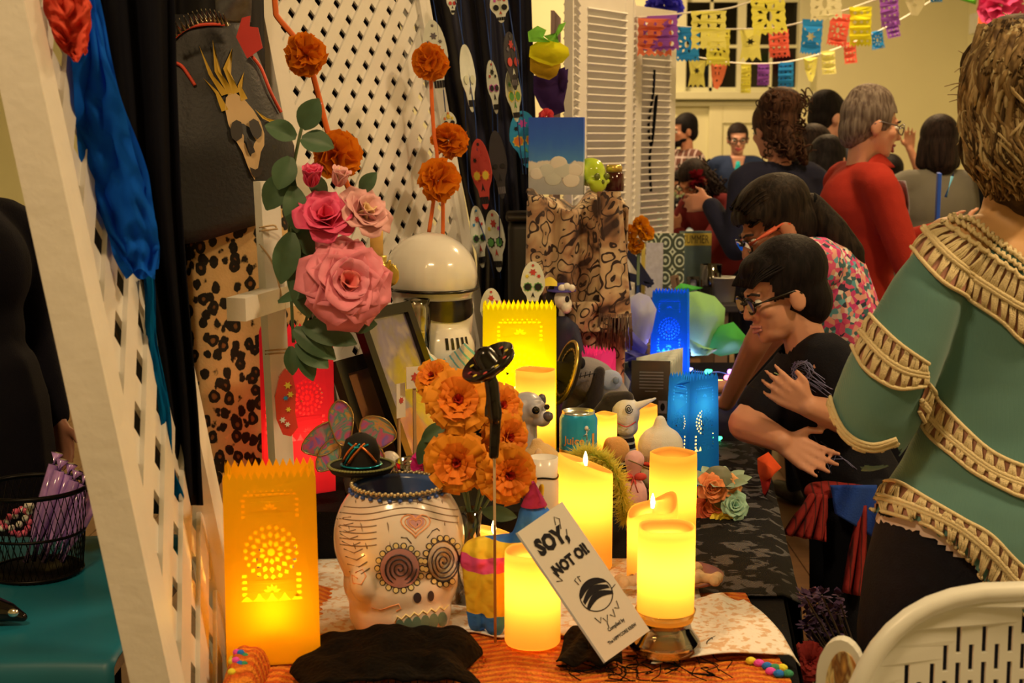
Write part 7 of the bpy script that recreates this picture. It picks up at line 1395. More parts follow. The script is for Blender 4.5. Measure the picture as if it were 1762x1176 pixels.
# people half hidden behind the woman in red
person('man with slicked dark hair behind the woman in red', FE_(1420, 7.6), R(110), 1.80, cl('charcoal', (50, 44, 38)), JEAN, SK3, BLH, 'short', vox=.016)
person('brown-haired person in a grey shirt behind the navy jacket', FE_(1398, 6.9), R(120), 1.62, cl('grey_shirt', (88, 76, 58)), JEAN, SK2, DKH, 'bob', vox=.016)
person('person with long black hair standing between navy jacket and red fleece', FE_(1424, 6.2), R(140), 1.57, cl('black_top', (22, 16, 16)), JEAN, SK2, BLH, 'long', vox=.016)
person('person with a raised hand, half hidden behind the woman in red', FE_(1534, 8.2), R(180), 1.46, cl('navy_top', (30, 26, 30)), JEAN, SK2, BLH, 'bob', vox=.011, sleeve=.5, arms={-1: ((-.25, -.05, 1.50), (-.15, -.08, 1.74), (.05, 0, 1), (1, 0, 0), .15), 1: ((.2, .02, 1.09), (.19, -.08, .88))})
person('child with dark hair bending over the far table', FE_(1202, 10.0), R(-60), 1.36, cl('black_top', (22, 16, 16)), JEAN, SK2, BLH, 'bob', lean=.25, vox=.016)
# woman with curly hair and a red flower bending over the next table
t, hm, s, _ = person('woman in dark red with long curly hair and a red flower in it', FE_(1268, 7.9), R(-50), 1.56, cl('dark_red_top', (92, 22, 16)), JEAN, SK2, DKH, 'long', lean=.62, arms={1: ((.16, -.5, 1.0), (.06, -.58, 1.16), (-.3, -.5, .8), (.5, 0, 1), .5), -1: ((-.24, -.4, .98), (-.2, -.56, .92))}, vox=.013)
def curl2(rd, i):
    a = rd.uniform(0, 2 * pi); c_ = hm @ (V((rd.uniform(-.11, .11), rd.uniform(-.03, .15), rd.uniform(-.3, .1))) * s); x, y = V((1, 0, 0)), V((0, 1, 0)); return [c_ + V((0, 0, -.012 * k_)) + x * (.012 * cos(k_ * 1.4 + a)) + y * (.012 * sin(k_ * 1.4 + a)) for k_ in range(10)]
strands(t, DKH, 130, curl2, .005, seed=5)
fl_ = hm @ (V((.085, -.04, .05)) * s); b = MB(); rd = random.Random(3)
for q in range(26): d = V((rd.gauss(0, 1), rd.gauss(0, 1), rd.gauss(0, 1))).normalized(); b.sheet(4, 4, lambda u, v_, d=d: fl_ + d * (.055 * v_) + frame(d)[0] * ((u - .5) * .045 * (.3 + v_)))
b.obj('hair_flower', paper('dark_red_silk', A(110, 20, 20), .2), t)
# dark figure left of the lattice
t, hm, s, _ = person('person in black standing beyond the teal table at the frame edge', V((P(-96, 300, 3.3).x, 3.3, 0)), R(60), 1.66, cl('black_top', (14, 11, 10)), JEAN, SK2, BLH, 'long', fat=1.25, vox=.014, long_=True)
# ================================================================ girl, boy and the woman in green
def tee(t_, prims, m, name, vox=.007, cut=None, sm=4): 
    b = MB(); prims(b); return link(name, blob(b, vox, sm, cut=cut), m, t_, True)
def floor_under(x, Y): return V((P(x, 600, Y).x, Y, 0))
# ---------------------------------------------------------------- girl
Yg = 3.78; t = thing('person', 'girl with a ponytail, orange glasses and a floral top leaning over the altar', 'person', floor_under(1440, Yg))
hm = head_m(P(1334, 392, Yg), (-.86, -.12, -.5), (-.5, 0, .86)); s = .98
W = lambda x, y, o=0: P(x, y, Yg + o)
b = MB(); head_prims(b, hm, s, 1.02); b.cap(hm @ V((0, .03, -.05)), W(1408, 452, .02), .05, .055); b.cap(W(1400, 455, .1), W(1410, 450, -.1), .06, .06); b.cap(W(1420, 480), W(1475, 640), .1, .1); b.cap(W(1475, 640), W(1500, 760), .11, .12)
shR, elR, wrR = W(1375, 470, -.14), W(1302, 590, -.05), T(1250, 694, TZ + .045); b.cap(shR, elR, .045, .036); b.cap(elR, wrR, .036, .024); hand_prims(b, wrR, V((-.8, .5, -.02)), V((.3, .9, .1)), .9, .22, .16)
shL, elL, wrL = W(1405, 470, .16), W(1330, 580, .25), T(1262, 668, TZ + .045); b.cap(shL, elL, .045, .036); b.cap(elL, wrL, .034, .024); hand_prims(b, wrL, V((-.85, .3, -.02)), V((0, .9, .2)), .9, .2, .16)
hipz = W(1500, 760).z; hp = W(1500, 760)
for q in (-1, 1): k0 = V((hp.x + .02, Yg + q * .09, .42)); b.cap(hp + V((0, q * .08, 0)), k0, .085, .055); b.cap(k0, V((hp.x + .06, Yg + q * .09, .08)), .052, .036); b.cap(V((hp.x + .07, Yg + q * .09, .045)), V((hp.x - .09, Yg + q * .1, .035)), .036, .03)
link('body', blob(b, .006, 3), SK2, t, True)
g = G('floral_print'); v = g.co('Object', 1, 1, 1); vo_ = g.n('TexVoronoi', {'Scale': 78, 'Vector': v}); hs_ = g.n('SeparateColor', {0: vo_.outputs[1]}); g.fin(g.ramp(hs_.outputs[0], [(0, A(205, 70, 80)), (.2, A(222, 130, 90)), (.36, A(60, 84, 70)), (.52, A(214, 180, 140)), (.62, A(190, 50, 80)), (.74, A(90, 130, 110)), (.84, A(50, 44, 46)), (.92, A(220, 160, 120))], 'CONSTANT'), .85)
def gtop(b): b.cap(W(1392, 462, .1), W(1405, 456, -.1), .078, .078); b.cap(W(1418, 478), W(1475, 640), .118, .118); b.cap(W(1475, 640), W(1498, 740), .128, .135); b.cap(shR, shR.lerp(elR, .35), .06, .06); b.cap(shL, shL.lerp(elL, .35), .06, .06)
nk = hm @ V((0, .02, -.09)); tee(t, gtop, g.m, 'floral_top', .008, lambda p: (p - nk).length < .062)
def gp(b): b.cap(hp + V((0, .06, .03)), hp + V((0, -.06, .03)), .12, .12); [ (b.cap(hp + V((0, q * .08, 0)), V((hp.x + .02, Yg + q * .09, .42)), .1, .07), b.cap(V((hp.x + .02, Yg + q * .09, .42)), V((hp.x + .06, Yg + q * .09, .1)), .068, .05)) for q in (-1, 1)]
tee(t, gp, JEAN, 'trousers', .012)
for q in (-1, 1): tee(t, lambda b: b.cap(V((hp.x + .075, Yg + q * .09, .05)), V((hp.x - .1, Yg + q * .1, .042)), .045, .038), mat('shoe_dark', C(22, 18, 15), .5), 'shoe', .012, lambda p: p.z < .004)
GH = hair_mat('girl_brown_hair', (22, 13, 8), (54, 36, 20)); me = hair_cap(hm, s, [((0, .02, .055), (.092, .108, .085)), ((-.035, -.03, .06), (.055, .06, .05)), ((.035, -.03, .06), (.055, .06, .05))], fringe=.052, grow=1.05, vox=.006, side=.0); ho = link('hair', me, GH, t, True)
tl0 = hm @ V((0, .115, .0)); b = MB(); b.cap(tl0, W(1432, 398, -.01), .038, .045); b.cap(W(1432, 398, -.01), W(1462, 436, -.02), .045, .042); b.cap(W(1462, 436, -.02), W(1482, 478, -.03), .042, .016); link('ponytail', blob(b, .006, 3), GH, t, True); MB().tube([tl0 + frame((1, 0, -.2))[0] * (.03 * cos(a_)) + frame((1, 0, -.2))[1] * (.03 * sin(a_)) for a_ in [2 * pi * k_ / 16 for k_ in range(17)]], .008, 6).obj('hair_tie', BLK, t, True)
def gs(rd, i): a = rd.uniform(-.9, .9); z = rd.uniform(.06, .118); return [hm @ V((a * .085, -.075 + .0 * z, z - .03 * abs(a))), hm @ V((a * .098, .0, z + .02 - .05 * a * a)), hm @ V((a * .08, .07, z - .02 - .05 * a * a)), hm @ V((a * .02, .118, .01))]
strands(t, GH, 70, gs, .0028, 'hair_strands', True, 4)
OG = mat('orange_temple', A(232, 84, 44), .35); face_parts(t, hm, s, SK2, True, (mat('dark_frame', C(20, 16, 14), .3, var=0), .0034, OG), (160, 74, 66))
MB().tube([hm @ (V((-.064, -.1, .006)) * s), hm @ (V((-.078, -.06, .010)) * s)], .0055, 8).obj('orange_arm_piece', OG, t, True); MB().tube([hm @ (V((.064, -.1, .006)) * s), hm @ (V((.081, -.06, .010)) * s), hm @ (V((.086, -.02, .012)) * s)], .006, 8).obj('orange_arm_piece', OG, t, True)
# ---------------------------------------------------------------- boy
Yb = 3.42; t = thing('person', 'boy in glasses and a black skeleton T-shirt leaning on the altar edge', 'person', floor_under(1440, Yb))
W = lambda x, y, o=0: P(x, y, Yb + o); hm = head_m(P(1346, 506, Yb), (-.9, -.18, -.26), (-.28, 0, .96)); s = .98
b = MB(); head_prims(b, hm, s, .95); b.cap(hm @ V((0, .025, -.06)), W(1392, 612, .01), .048, .056); b.cap(W(1395, 635, .11), W(1415, 625, -.11), .058, .058); b.cap(W(1405, 650), W(1440, 780), .095, .1); b.cap(W(1440, 780), W(1470, 880), .1, .11)
sh1, el1, wr1 = W(1352, 650, .02), W(1284, 730, -.05), W(1344, 758, -.16); b.cap(sh1, el1, .05, .045); b.cap(el1, wr1, .046, .03); hand_prims(b, wr1, V((.75, -.3, -.42)), V((.3, .3, .75)), .95, .2, .10, .9)
sh2, el2, wr2 = W(1440, 640, -.12), W(1462, 722, -.14), W(1392, 700, -.2); b.cap(sh2, el2, .05, .045); b.cap(el2, wr2, .045, .028); hand_prims(b, wr2, V((-.75, -.1, .45)), V((.3, -.2, .9)), .88, .28, .12, .6)
hp = W(1470, 890)
for q in (-1, 1): k0 = V((hp.x - .02, Yb + q * .09, .38)); b.cap(hp + V((0, q * .08, 0)), k0, .085, .055); b.cap(k0, V((hp.x + .03, Yb + q * .09, .08)), .052, .036); b.cap(V((hp.x + .04, Yb + q * .09, .045)), V((hp.x - .12, Yb + q * .1, .035)), .036, .03)
link('body', blob(b, .0055, 3), SK1, t, True)
TS = cl('black_tee', (18, 14, 13))
def btop(b): b.cap(W(1372, 640, .1), W(1420, 622, -.1), .074, .074); b.cap(W(1402, 655), W(1440, 780), .118, .12); b.cap(W(1440, 780), W(1475, 850), .122, .13); b.cap(sh1 + V((.01, 0, 0)), sh1.lerp(el1, .62), .066, .062); b.cap(sh2, sh2.lerp(el2, .5), .066, .064)
nk = hm @ V((0, .01, -.115)); to_ = tee(t, btop, TS, 'black_tshirt', .008, lambda p: (p - nk).length < .056)
TB = bvh_of(to_.data); WPR = mat('grey_shirt_print', A(140, 120, 120), .8); GPR = mat('pale_green_print', A(160, 160, 90), .8)
def pr(pts, r_, m, nm='shirt_print'):
    q = proj(TB, pts, .001)
    if len(q) > 1: MB().tube(q, r_, 5, flat=.5).obj(nm, m, t, True)
for k_ in range(4): pr([(1333, 642 + k_ * 8), (1343, 646 + k_ * 8), (1354, 644 + k_ * 8)], .003, GPR)
rd = random.Random(2)
for k_ in range(16): a0 = rd.uniform(0, 6); pr([(1376 + (14 + rd.uniform(-5, 6)) * cos(a0 + j * .5) + j * 1.5, 640 + (16 + rd.uniform(-4, 5)) * sin(a0 + j * .5)) for j in range(7)], .0011, WPR)
for k_ in range(16): x = 1362 + rd.uniform(0, 20); y = 640 + rd.uniform(-18, 24); pr([(x, y), (x + 20, y + 8), (x + 40 + rd.uniform(0, 16), y + 22 + rd.uniform(0, 16))], .0011, WPR)
for (p0, p1) in (((1392, 745), (1410, 810)), ((1400, 750), (1430, 815)), ((1412, 760), (1468, 805)), ((1380, 770), (1440, 800)), ((1405, 790), (1450, 790)), ((1388, 800), (1420, 770)), ((1420, 815), (1440, 780)), ((1436, 780), (1474, 808))): pr([p0, ((p0[0] + p1[0]) / 2 + 3, (p0[1] + p1[1]) / 2), p1], .0014, WPR)
def bp(b): b.cap(hp + V((0, .06, .03)), hp + V((0, -.06, .03)), .118, .118); [(b.cap(hp + V((0, q * .08, 0)), V((hp.x - .02, Yb + q * .09, .38)), .1, .07), b.cap(V((hp.x - .02, Yb + q * .09, .38)), V((hp.x + .03, Yb + q * .09, .1)), .068, .052)) for q in (-1, 1)]
tee(t, bp, cl('black_trousers', (16, 13, 12)), 'trousers', .012)
for q in (-1, 1): tee(t, lambda b: b.cap(V((hp.x + .045, Yb + q * .09, .05)), V((hp.x - .13, Yb + q * .1, .042)), .045, .038), mat('shoe_dark', C(22, 18, 15), .5), 'shoe', .012, lambda p: p.z < .004)
me = hair_cap(hm, s, [((0, .03, .055), (.092, .098, .085)), ((0, -.03, .075), (.07, .06, .045)), ((0, .06, -.03), (.07, .06, .07))], fringe=.046, grow=1.06, vox=.006, side=-.004); link('hair', me, BLH, t, True)
def bs(rd, i): a = rd.uniform(-1, 1); z = rd.uniform(.05, .12); return [hm @ V((a * .06, .06, .135 - .05 * a * a)), hm @ V((a * .085, .0, .13 - .06 * a * a)), hm @ V((a * .09, -.07, .09 - .03 * a * a)), hm @ V((a * .075, -.095, .045))]
strands(t, BLH, 60, bs, .003, 'hair_strands', True, 6); face_parts(t, hm, s, SK1, True, (mat('dark_frame', C(20, 16, 14), .3, var=0), .0036), (178, 98, 70))
# red webbed jacket and blue cloth hung at his waist
g = G('red_jacket_cloth'); wv = g.wave(14, g.co('Object', 1, 1, .5), 4); g.bump(g.noise(40, 3), .5, .006); g.fin(g.mix(g.ramp(wv, [(.0, (0, 0, 0)), (.12, (1, 1, 1))]), A(60, 14, 10), A(128, 22, 14)), .85)
t = thing('red_jacket', 'red jacket with dark lines knotted round the boy at the waist', 'jacket', W(1400, 1000, -.16))
b = MB(); b.ell(W(1408, 846, -.16), (.036, .03, .024)); b.cap(W(1420, 842, -.15), W(1500, 850, -.13), .022, .02); link('knot', blob(b, .006, 4), g.m, t, True)
for (xa, ya, xb, yb, w0, w1) in ((1404, 850, 1370, 920, 24, 44), (1412, 852, 1402, 925, 20, 40), (1482, 870, 1470, 1020, 14, 40)): MB().sheet(14, 14, lambda u, v_: W(xa + (xb - xa) * v_ + (u - .5) * (w0 + (w1 - w0) * v_), ya + (yb - ya) * v_ + 8 * u * v_, -.19 + .014 * sin(u * 13 + v_ * 3) * (.4 + v_)), .004).obj('sleeve_end', g.m, t, True)
t = thing('blue_cloth', 'blue shirt tail hanging behind the knotted red jacket', 'shirt', W(1470, 900, -.14)); MB().sheet(14, 14, lambda u, v_: W(1428 + u * 80 + 10 * v_ - 0 * v_, 835 + v_ * (50 + 50 * u), -.2 + .02 * sin(u * 8 + v_ * 3)), .003).obj('cloth_panel', cl('blue_cloth', (36, 56, 96)), t, True)
# ---------------------------------------------------------------- woman in green
Yw = 2.12; t = thing('person', 'fair-haired woman in a green sweater with cream crochet bands, back turned', 'person', V((P(1730, 600, Yw).x, Yw + .05, 0)))
W = lambda x, y, o=0: P(x, y, Yw + o)
def loft(b, rows, depth=.62, o=.03, n=36):
    rg = []
    for (y, cx, hw) in rows:
        c_ = W(cx, y, o); r_ = hw * K(c_); rg.append([c_ + V((cos(2 * pi * k_ / n) * r_, sin(2 * pi * k_ / n) * r_ * depth, 0)) for k_ in range(n)])
    vs = [p for r in rg for p in r] + [sum(rg[0], V()) / n, sum(rg[-1], V()) / n]; m = len(rg)
    fs = [(i * n + k_, (i + 1) * n + k_, (i + 1) * n + (k_ + 1) % n, i * n + (k_ + 1) % n) for i in range(m - 1) for k_ in range(n)] + [(m * n, k_, (k_ + 1) % n) for k_ in range(n)] + [(m * n + 1, (m - 1) * n + (k_ + 1) % n, (m - 1) * n + k_) for k_ in range(n)]
    b.add(vs, fs)
TOR = [(392, 1722, 84), (412, 1728, 126), (440, 1734, 148), (500, 1742, 158), (580, 1748, 156), (660, 1750, 156), (740, 1748, 168), (800, 1744, 192), (850, 1740, 222), (900, 1738, 240), (1000, 1738, 250), (1080, 1738, 252)]
SLV = [((1622, 440), 44), ((1596, 500), 62), ((1562, 580), 72), ((1530, 650), 78), ((1510, 700), 78), ((1492, 742), 72)]
def sleeve(b, inset=0, upto=99):
    pts = [W(x, y, -.02 + .0012 * i * i) for i, ((x, y), r_) in enumerate(SLV)][:upto]; rs_ = [r_ * K(p) - inset for p, (q, r_) in zip(pts, SLV)]
    for i in range(len(pts) - 1): b.cap(pts[i], pts[i + 1], rs_[i], rs_[i + 1], 20)
hm = head_m(W(1774, 205, .03), (-.35, .93, -.12)); s = 1.04
b = MB(); loft(b, [(y, cx, max(30, hw - 16)) for y, cx, hw in TOR[1:]], .56); head_prims(b, hm, s); b.cap(W(1762, 318, .04), W(1752, 400, .04), .056, .066); b.cap(W(1640, 430, .0), W(1860, 430, .1), .055, .055)
elb = W(1510, 692, .0); b.cap(W(1630, 440, .0), elb, .052, .045); wr = W(1528, 640, .2); b.cap(elb, wr, .042, .028); hand_prims(b, wr, V((.25, .9, .1)), V((0, 0, 1)), .9, .4)
eR = V((1.03, Yw + .3, 1.12)); b.cap(W(1868, 440, .1), eR, .052, .045); b.cap(eR, V((.9, Yw + .5, 1.08)), .042, .028); hand_prims(b, V((.9, Yw + .5, 1.08)), V((-.6, .8, 0)), V((0, 0, 1)), .95, .4)
hc = W(1725, 1010, .05)
for q in (-1, 1): b.cap(hc + V((q * .1, 0, 0)), V((hc.x + q * .1, hc.y, .48)), .1, .062); b.cap(V((hc.x + q * .1, hc.y, .48)), V((hc.x + q * .1, hc.y, .08)), .06, .04); b.cap(V((hc.x + q * .1, hc.y - .03, .045)), V((hc.x + q * .11, hc.y + .13, .035)), .04, .032)
bme = blob(b, .009, 3); link('body', bme, skin('tan_back', (196, 128, 64)), t, True)
SW = G('green_knit'); n_ = SW.noise(5, 3); SW.bump(SW.wave(170, SW.co('Object', 1, 1, 1), 1.0), .18, .002); SW.fin(SW.mix(n_, A(70, 92, 66, 1.3), A(96, 116, 84, 1.3)), .95, Sheen_Weight=.2)
hem = [(1480, 905), (1499, 880), (1536, 888), (1602, 910), (1640, 942), (1662, 962), (1695, 1006), (1732, 1040), (1800, 1085), (2100, 1090)]; neck = [(1590, 380), (1630, 376), (1671, 380), (1703, 406), (1762, 446), (1830, 440), (1880, 400)]
cuff = [(1400, 640), (1426, 684), (1433, 718), (1450, 752), (1473, 772), (1506, 777), (1560, 762)]
def interp(pl, x):
    if x <= pl[0][0]: return pl[0][1]
    for (a, c_), (d, e) in zip(pl, pl[1:]):
        if x <= d: return c_ + (e - c_) * (x - a) / (d - a)
    return pl[-1][1]
def swcut(p):
    x, y = pixel(p); k_ = K(p) / .00089
    if y > interp(hem, x) + 4: return True
    if y < interp(neck, x) - 2: return True
    if x < 1560 and p.y < 2.6 and y > 640 and x < 1545 and y > interp(cuff, x) + 3 and y < 800 + 2000 * (x < 1480): return True
    return False
b = MB(); loft(b, TOR); sleeve(b); b.cap(W(1860, 450, .1), V((1.05, Yw + .28, 1.14)), .075, .09)
swm = blob(b, .008, 6, cut=swcut); swo = link('sweater', swm, SW.m, t, True); SB_ = BVHTree.FromPolygons([v.co.copy() for v in swm.vertices] + [v.co.copy() for v in bme.vertices], [tuple(p.vertices) for p in swm.polygons] + [tuple(i + len(swm.vertices) for i in p.vertices) for p in bme.polygons])
CRO = mat('cream_yarn', A(206, 160, 92, 1.35), .95, bump=.5, bs=500); UND = mat('peach_undershirt', A(170, 104, 66, 1.2), .9)
def respl(pl, n):
    q = spl([(x, y, 0) for x, y in pl], 12); L = [0]
    for a, c_ in zip(q, q[1:]): L.append(L[-1] + (c_ - a).length)
    out = []; j = 0
    for i in range(n + 1):
        d = L[-1] * i / n
        while j < len(L) - 2 and L[j + 1] < d: j += 1
        f_ = (d - L[j]) / max(1e-6, L[j + 1] - L[j]); out.append(q[j].lerp(q[j + 1], f_))
    return [(p.x, p.y) for p in out]
def hit(x, y, off):
    d = ray(x, y).normalized(); h = SB_.ray_cast(CAM, d)
    if h[0] is None: return None
    nn = h[1] if h[1].dot(d) < 0 else -h[1]; return h[0] + nn * off
def crochet(upper, center, lower, n, name='crochet_band', net=False, sd=1):
    rd = random.Random(sd); U_, C_, L_ = respl(upper, n * 8), respl(center, n * 8), respl(lower, n * 8); grp = link(name, bpy.data.meshes.new('band'), UND, t, True) if False else None
    b_ = MB(); rows = []
    for pl in (U_, [((a[0] + c_[0]) / 2, (a[1] + c_[1]) / 2) for a, c_ in zip(U_, C_)], C_, [((a[0] + c_[0]) / 2, (a[1] + c_[1]) / 2) for a, c_ in zip(C_, L_)], L_): rows.append([hit(x, y, .0025) for x, y in pl])
    for r0, r1 in zip(rows, rows[1:]):
        for i in range(len(r0) - 1):
            q = [r0[i], r0[i + 1], r1[i + 1], r1[i]]
            if all(p is not None for p in q) and max((q[0] - q[2]).length, (q[1] - q[3]).length) < .08: b_.add(q, [(0, 1, 2, 3)])
    bo = b_.obj(name, UND, t, True)
    for pl, r_ in ((U_, .0032), (C_, .0042), (L_, .0034)):
        for sh in ((0,) if pl is not C_ else (-3, 3)):
            q = [hit(x, y + sh, .005) for x, y in pl]; run = []
            for p in q + [None]:
                if p is None or (run and (p - run[-1]).length > .05):
                    if len(run) > 2: MB().tube(run, r_, 6).obj('yarn_cord', CRO, bo)
                    run = [] if p is None else [p]
                else: run.append(p)
    for half, (A_, B_) in enumerate(((U_, C_), (C_, L_))):
        for k_ in range(n):
            i0 = k_ * 8 + (4 if half else 0); m_ = MB(); ok = 0
            for j in range(6):
                fa = (j / 5 - .5); ia = min(n * 8, max(0, round(i0 + 4 + fa * (2 if half == 0 else 6)))); ib = min(n * 8, max(0, round(i0 + 4 + fa * (6 if half == 0 else 2))))
                fr = [(A_[ia][0] + (B_[ib][0] - A_[ia][0]) * e, A_[ia][1] + (B_[ib][1] - A_[ia][1]) * e) for e in (0, .33, .66, 1)]
                q = [hit(x + rd.uniform(-1, 1), y, .0045 + .003 * sin(pi * e)) for (x, y), e in zip(fr, (0, .33, .66, 1))]
                if all(p is not None for p in q) and (q[0] - q[-1]).length < .09: m_.tube(q, .0018, 5); ok += 1
            if ok: m_.obj('yarn_cluster', CRO, bo)
    return bo
yl = [(1564, 412), (1589, 451), (1621, 486), (1657, 508), (1696, 533), (1725, 554), (1765, 590), (1800, 572), (1850, 520), (1890, 462)]; yc = [(1588, 388), (1614, 422), (1650, 458), (1696, 490), (1730, 512), (1765, 530), (1800, 522), (1848, 474), (1884, 430)]; yu = [(1622, 384), (1648, 402), (1680, 424), (1710, 444), (1740, 464), (1766, 482), (1800, 474), (1845, 440), (1872, 412)]
bo = crochet(yu, yc, yl, 23, sd=1)
# net yoke above: rows of small loops
nl = [yu, [(1632, 379), (1660, 392), (1690, 414), (1718, 434), (1745, 452), (1768, 470)], [(1640, 378), (1672, 384), (1698, 404), (1725, 424), (1750, 440), (1768, 456)]]
for r_i, pl in enumerate(nl):
    q = respl(pl, 60); pts = [hit(x + 2.4 * sin(i * 1.6 + r_i), y + 4 * cos(i * 1.6 + r_i), .006) for i, (x, y) in enumerate(q)]; pts = [p for p in pts if p is not None]
    if len(pts) > 3: MB().tube(pts, .0034, 6).obj('yarn_net', CRO, bo)
crochet([(1496, 536), (1514, 558), (1550, 593), (1596, 626)], [(1482, 568), (1518, 611), (1553, 636), (1593, 645)], [(1470, 597), (1489, 633), (1521, 658), (1550, 668), (1589, 663)], 8, sd=2)
crochet([(1593, 658), (1621, 693), (1660, 735), (1706, 777), (1765, 804), (1840, 822), (1900, 826)], [(1582, 690), (1603, 716), (1640, 757), (1703, 807), (1765, 834), (1840, 852), (1900, 856)], [(1578, 706), (1602, 751), (1640, 784), (1677, 814), (1736, 847), (1765, 858), (1840, 880), (1900, 884)], 17, sd=3)
crochet([(1517, 835), (1547, 831), (1602, 862), (1662, 896), (1706, 922), (1765, 980), (1830, 1014), (1900, 1020), (1955, 1014)], [(1502, 857), (1528, 859), (1588, 879), (1640, 903), (1677, 929), (1714, 962), (1765, 1016), (1830, 1048), (1900, 1054), (1955, 1048)], [(1500, 878), (1536, 885), (1602, 907), (1640, 938), (1662, 958), (1695, 1002), (1732, 1036), (1765, 1058), (1830, 1078), (1900, 1082), (1955, 1078)], 21, sd=4)
crochet([(1431, 672), (1440, 706), (1456, 738), (1478, 756), (1506, 762), (1540, 752)], [(1429, 678), (1437, 713), (1453, 745), (1476, 763), (1506, 769), (1541, 757)], [(1427, 684), (1434, 718), (1450, 750), (1474, 769), (1506, 775), (1542, 762)], 8, sd=5)
b = MB(); loft(b, [(y, cx, hw - 9) for y, cx, hw in TOR[6:]], .60); link('undershirt', blob(b, .008, 4, cut=lambda p: pixel(p)[1] > interp(hem, pixel(p)[0]) + 20 - 22 * max(0, min(1, (pixel(p)[0] - 1640) / 40)) or pixel(p)[1] < 800), mat('pale_pink_shirt', A(196, 150, 108, 1.3), .9), t, True)
b = MB(); loft(b, [(840, 1738, 214), (900, 1735, 226), (980, 1732, 244), (1080, 1728, 252), (1180, 1726, 250), (1260, 1726, 240)], .58)
for q in (-1, 1): b.cap(V((hc.x + q * .1, hc.y, .78)), V((hc.x + q * .1, hc.y, .48)), .115, .08); b.cap(V((hc.x + q * .1, hc.y, .48)), V((hc.x + q * .1, hc.y, .1)), .078, .06)
link('jeans', blob(b, .01, 4), mat('navy_denim', A(22, 18, 18), .85, bump=.3, bs=300, var=.3, vs=60, Specular_IOR_Level=.15), t, True)
for q in (-1, 1): tee(t, lambda b: b.cap(V((hc.x + q * .1, hc.y - .04, .05)), V((hc.x + q * .11, hc.y + .14, .042)), .046, .038), mat('shoe_dark', C(22, 18, 15), .5), 'shoe', .012, lambda p: p.z < .004)
# fair messy hair
BH = hair_mat('blond_hair', (86, 54, 24), (168, 118, 58), 70); BH2 = hair_mat('blond_hair_dark', (46, 28, 12), (92, 60, 26), 70); BH3 = hair_mat('blond_hair_light', (160, 114, 54), (214, 168, 98), 70)
b = MB(); hc_ = W(1772, 165, .02); b.ell(hc_, (.105, .115, .118), 20, 14); b.ell(W(1722, 130, -.02), (.055, .07, .06)); b.ell(W(1700, 180, 0), (.042, .06, .06)); b.ell(W(1735, 250, -.02), (.062, .07, .07)); b.cap(W(1730, 290, -.02), W(1728, 330, 0), .04, .022); b.cap(W(1770, 290, -.04), W(1765, 345, -.02), .05, .026); b.ell(W(1750, 75, 0), (.06, .07, .045))
hb = blob(b, .007, 4); link('hair', hb, BH2, t, True); HB_ = bvh_of(hb)
def ws(rd, i):
    # locks swept from the crown round the back and down
    x0 = rd.uniform(1690, 1800); y0 = rd.uniform(35, 130); x1 = x0 - rd.uniform(0, 75); x2 = x1 + rd.uniform(-30, 50); x3 = x2 + rd.uniform(-10, 80)
    pts = [(x0, y0), (max(1662, x1), y0 + 50), (max(1656, x1 - 8), y0 + 105), (max(1664, x2), y0 + 160), (max(1676, x3), min(345, y0 + rd.uniform(200, 250)))]; out = []
    if rd.random() < .38: pts = [(3548 - x, y) for x, y in pts]
    for (x, y) in pts:
        d = ray(x, y).normalized(); h = HB_.ray_cast(CAM, d); out.append(h[0] - d * rd.uniform(.004, .013) if h[0] is not None else (HB_.find_nearest(W(x, y, .0))[0] + V((rd.uniform(-.012, .006), -.004, 0))))
    return out
strands(t, BH, 230, ws, .0056, 'hair_locks', True, 11); strands(t, BH3, 140, ws, .0046, 'hair_highlights', True, 12); strands(t, BH2, 110, ws, .004, 'hair_lowlights', True, 13)
def fly(rd, i):
    a = rd.uniform(1.7, 3.8); p = W(1772 + 112 * cos(a), 165 - 118 * sin(a), rd.uniform(-.04, .06)); d = V((cos(a), rd.uniform(-.4, .4), sin(a))); return [p - d * .01, p + d * .008 + V((0, 0, .006)), p + d * rd.uniform(.012, .028) + V((rd.uniform(-.012, .012), 0, rd.uniform(-.02, .01)))]
strands(t, BH3, 36, fly, .001, 'flyaway_hairs', True, 14)
face_parts(t, hm, s, None, True)
# ================================================================ side table with books beyond the altar
def table(label, x0, x1, y0, y1, z, m, leg=.05):
    t_ = thing('side_table', label, 'table', ((x0 + x1) / 2, (y0 + y1) / 2, 0)); MB().box(((x0 + x1) / 2, (y0 + y1) / 2, z - .016), (x1 - x0, y1 - y0, .03), bev=.004).obj('table_top', m, t_, True, False)
    for x in (x0 + .06, x1 - .06):
        for y in (y0 + .06, y1 - .06): MB().box((x, y, (z - .032) / 2), (leg, leg, z - .032)).obj('leg', WD, t_, True, False)
Z2 = .9; table('dark table with upright books beyond the altar', .585, .9, 5.5, 6.0, Z2, mat('dark_table_top', A(44, 34, 26), .5))
table('tall serving counter crowded with bottles before the door', .72, 1.5, 8.7, 9.7, .98, mat('pale_counter', A(150, 130, 100), .5))
def book(label, x0, x1, y0, y1, Y, m, th=.02, yaw=0, txt=None):
    c_ = P((x0 + x1) / 2, y1, Y); k = K(c_); w_, h_ = (x1 - x0) * k, (y1 - y0) * k; t_ = thing('book', label, 'book', V((c_.x, Y, Z2)), yaw); h_ = P(x0, y0, Y).z - Z2
    MB().box((0, -th / 2, h_ / 2), (w_, .003, h_)).obj('front_cover', m, t_, smooth=False); MB().box((.002, 0, h_ / 2), (w_ - .008, th - .004, h_ - .006)).obj('pages', mat('magazine_page', A(196, 180, 140)), t_, smooth=False); MB().box((0, th / 2, h_ / 2), (w_, .003, h_)).obj('back_cover', m, t_, smooth=False)
    return t_, w_, h_, th
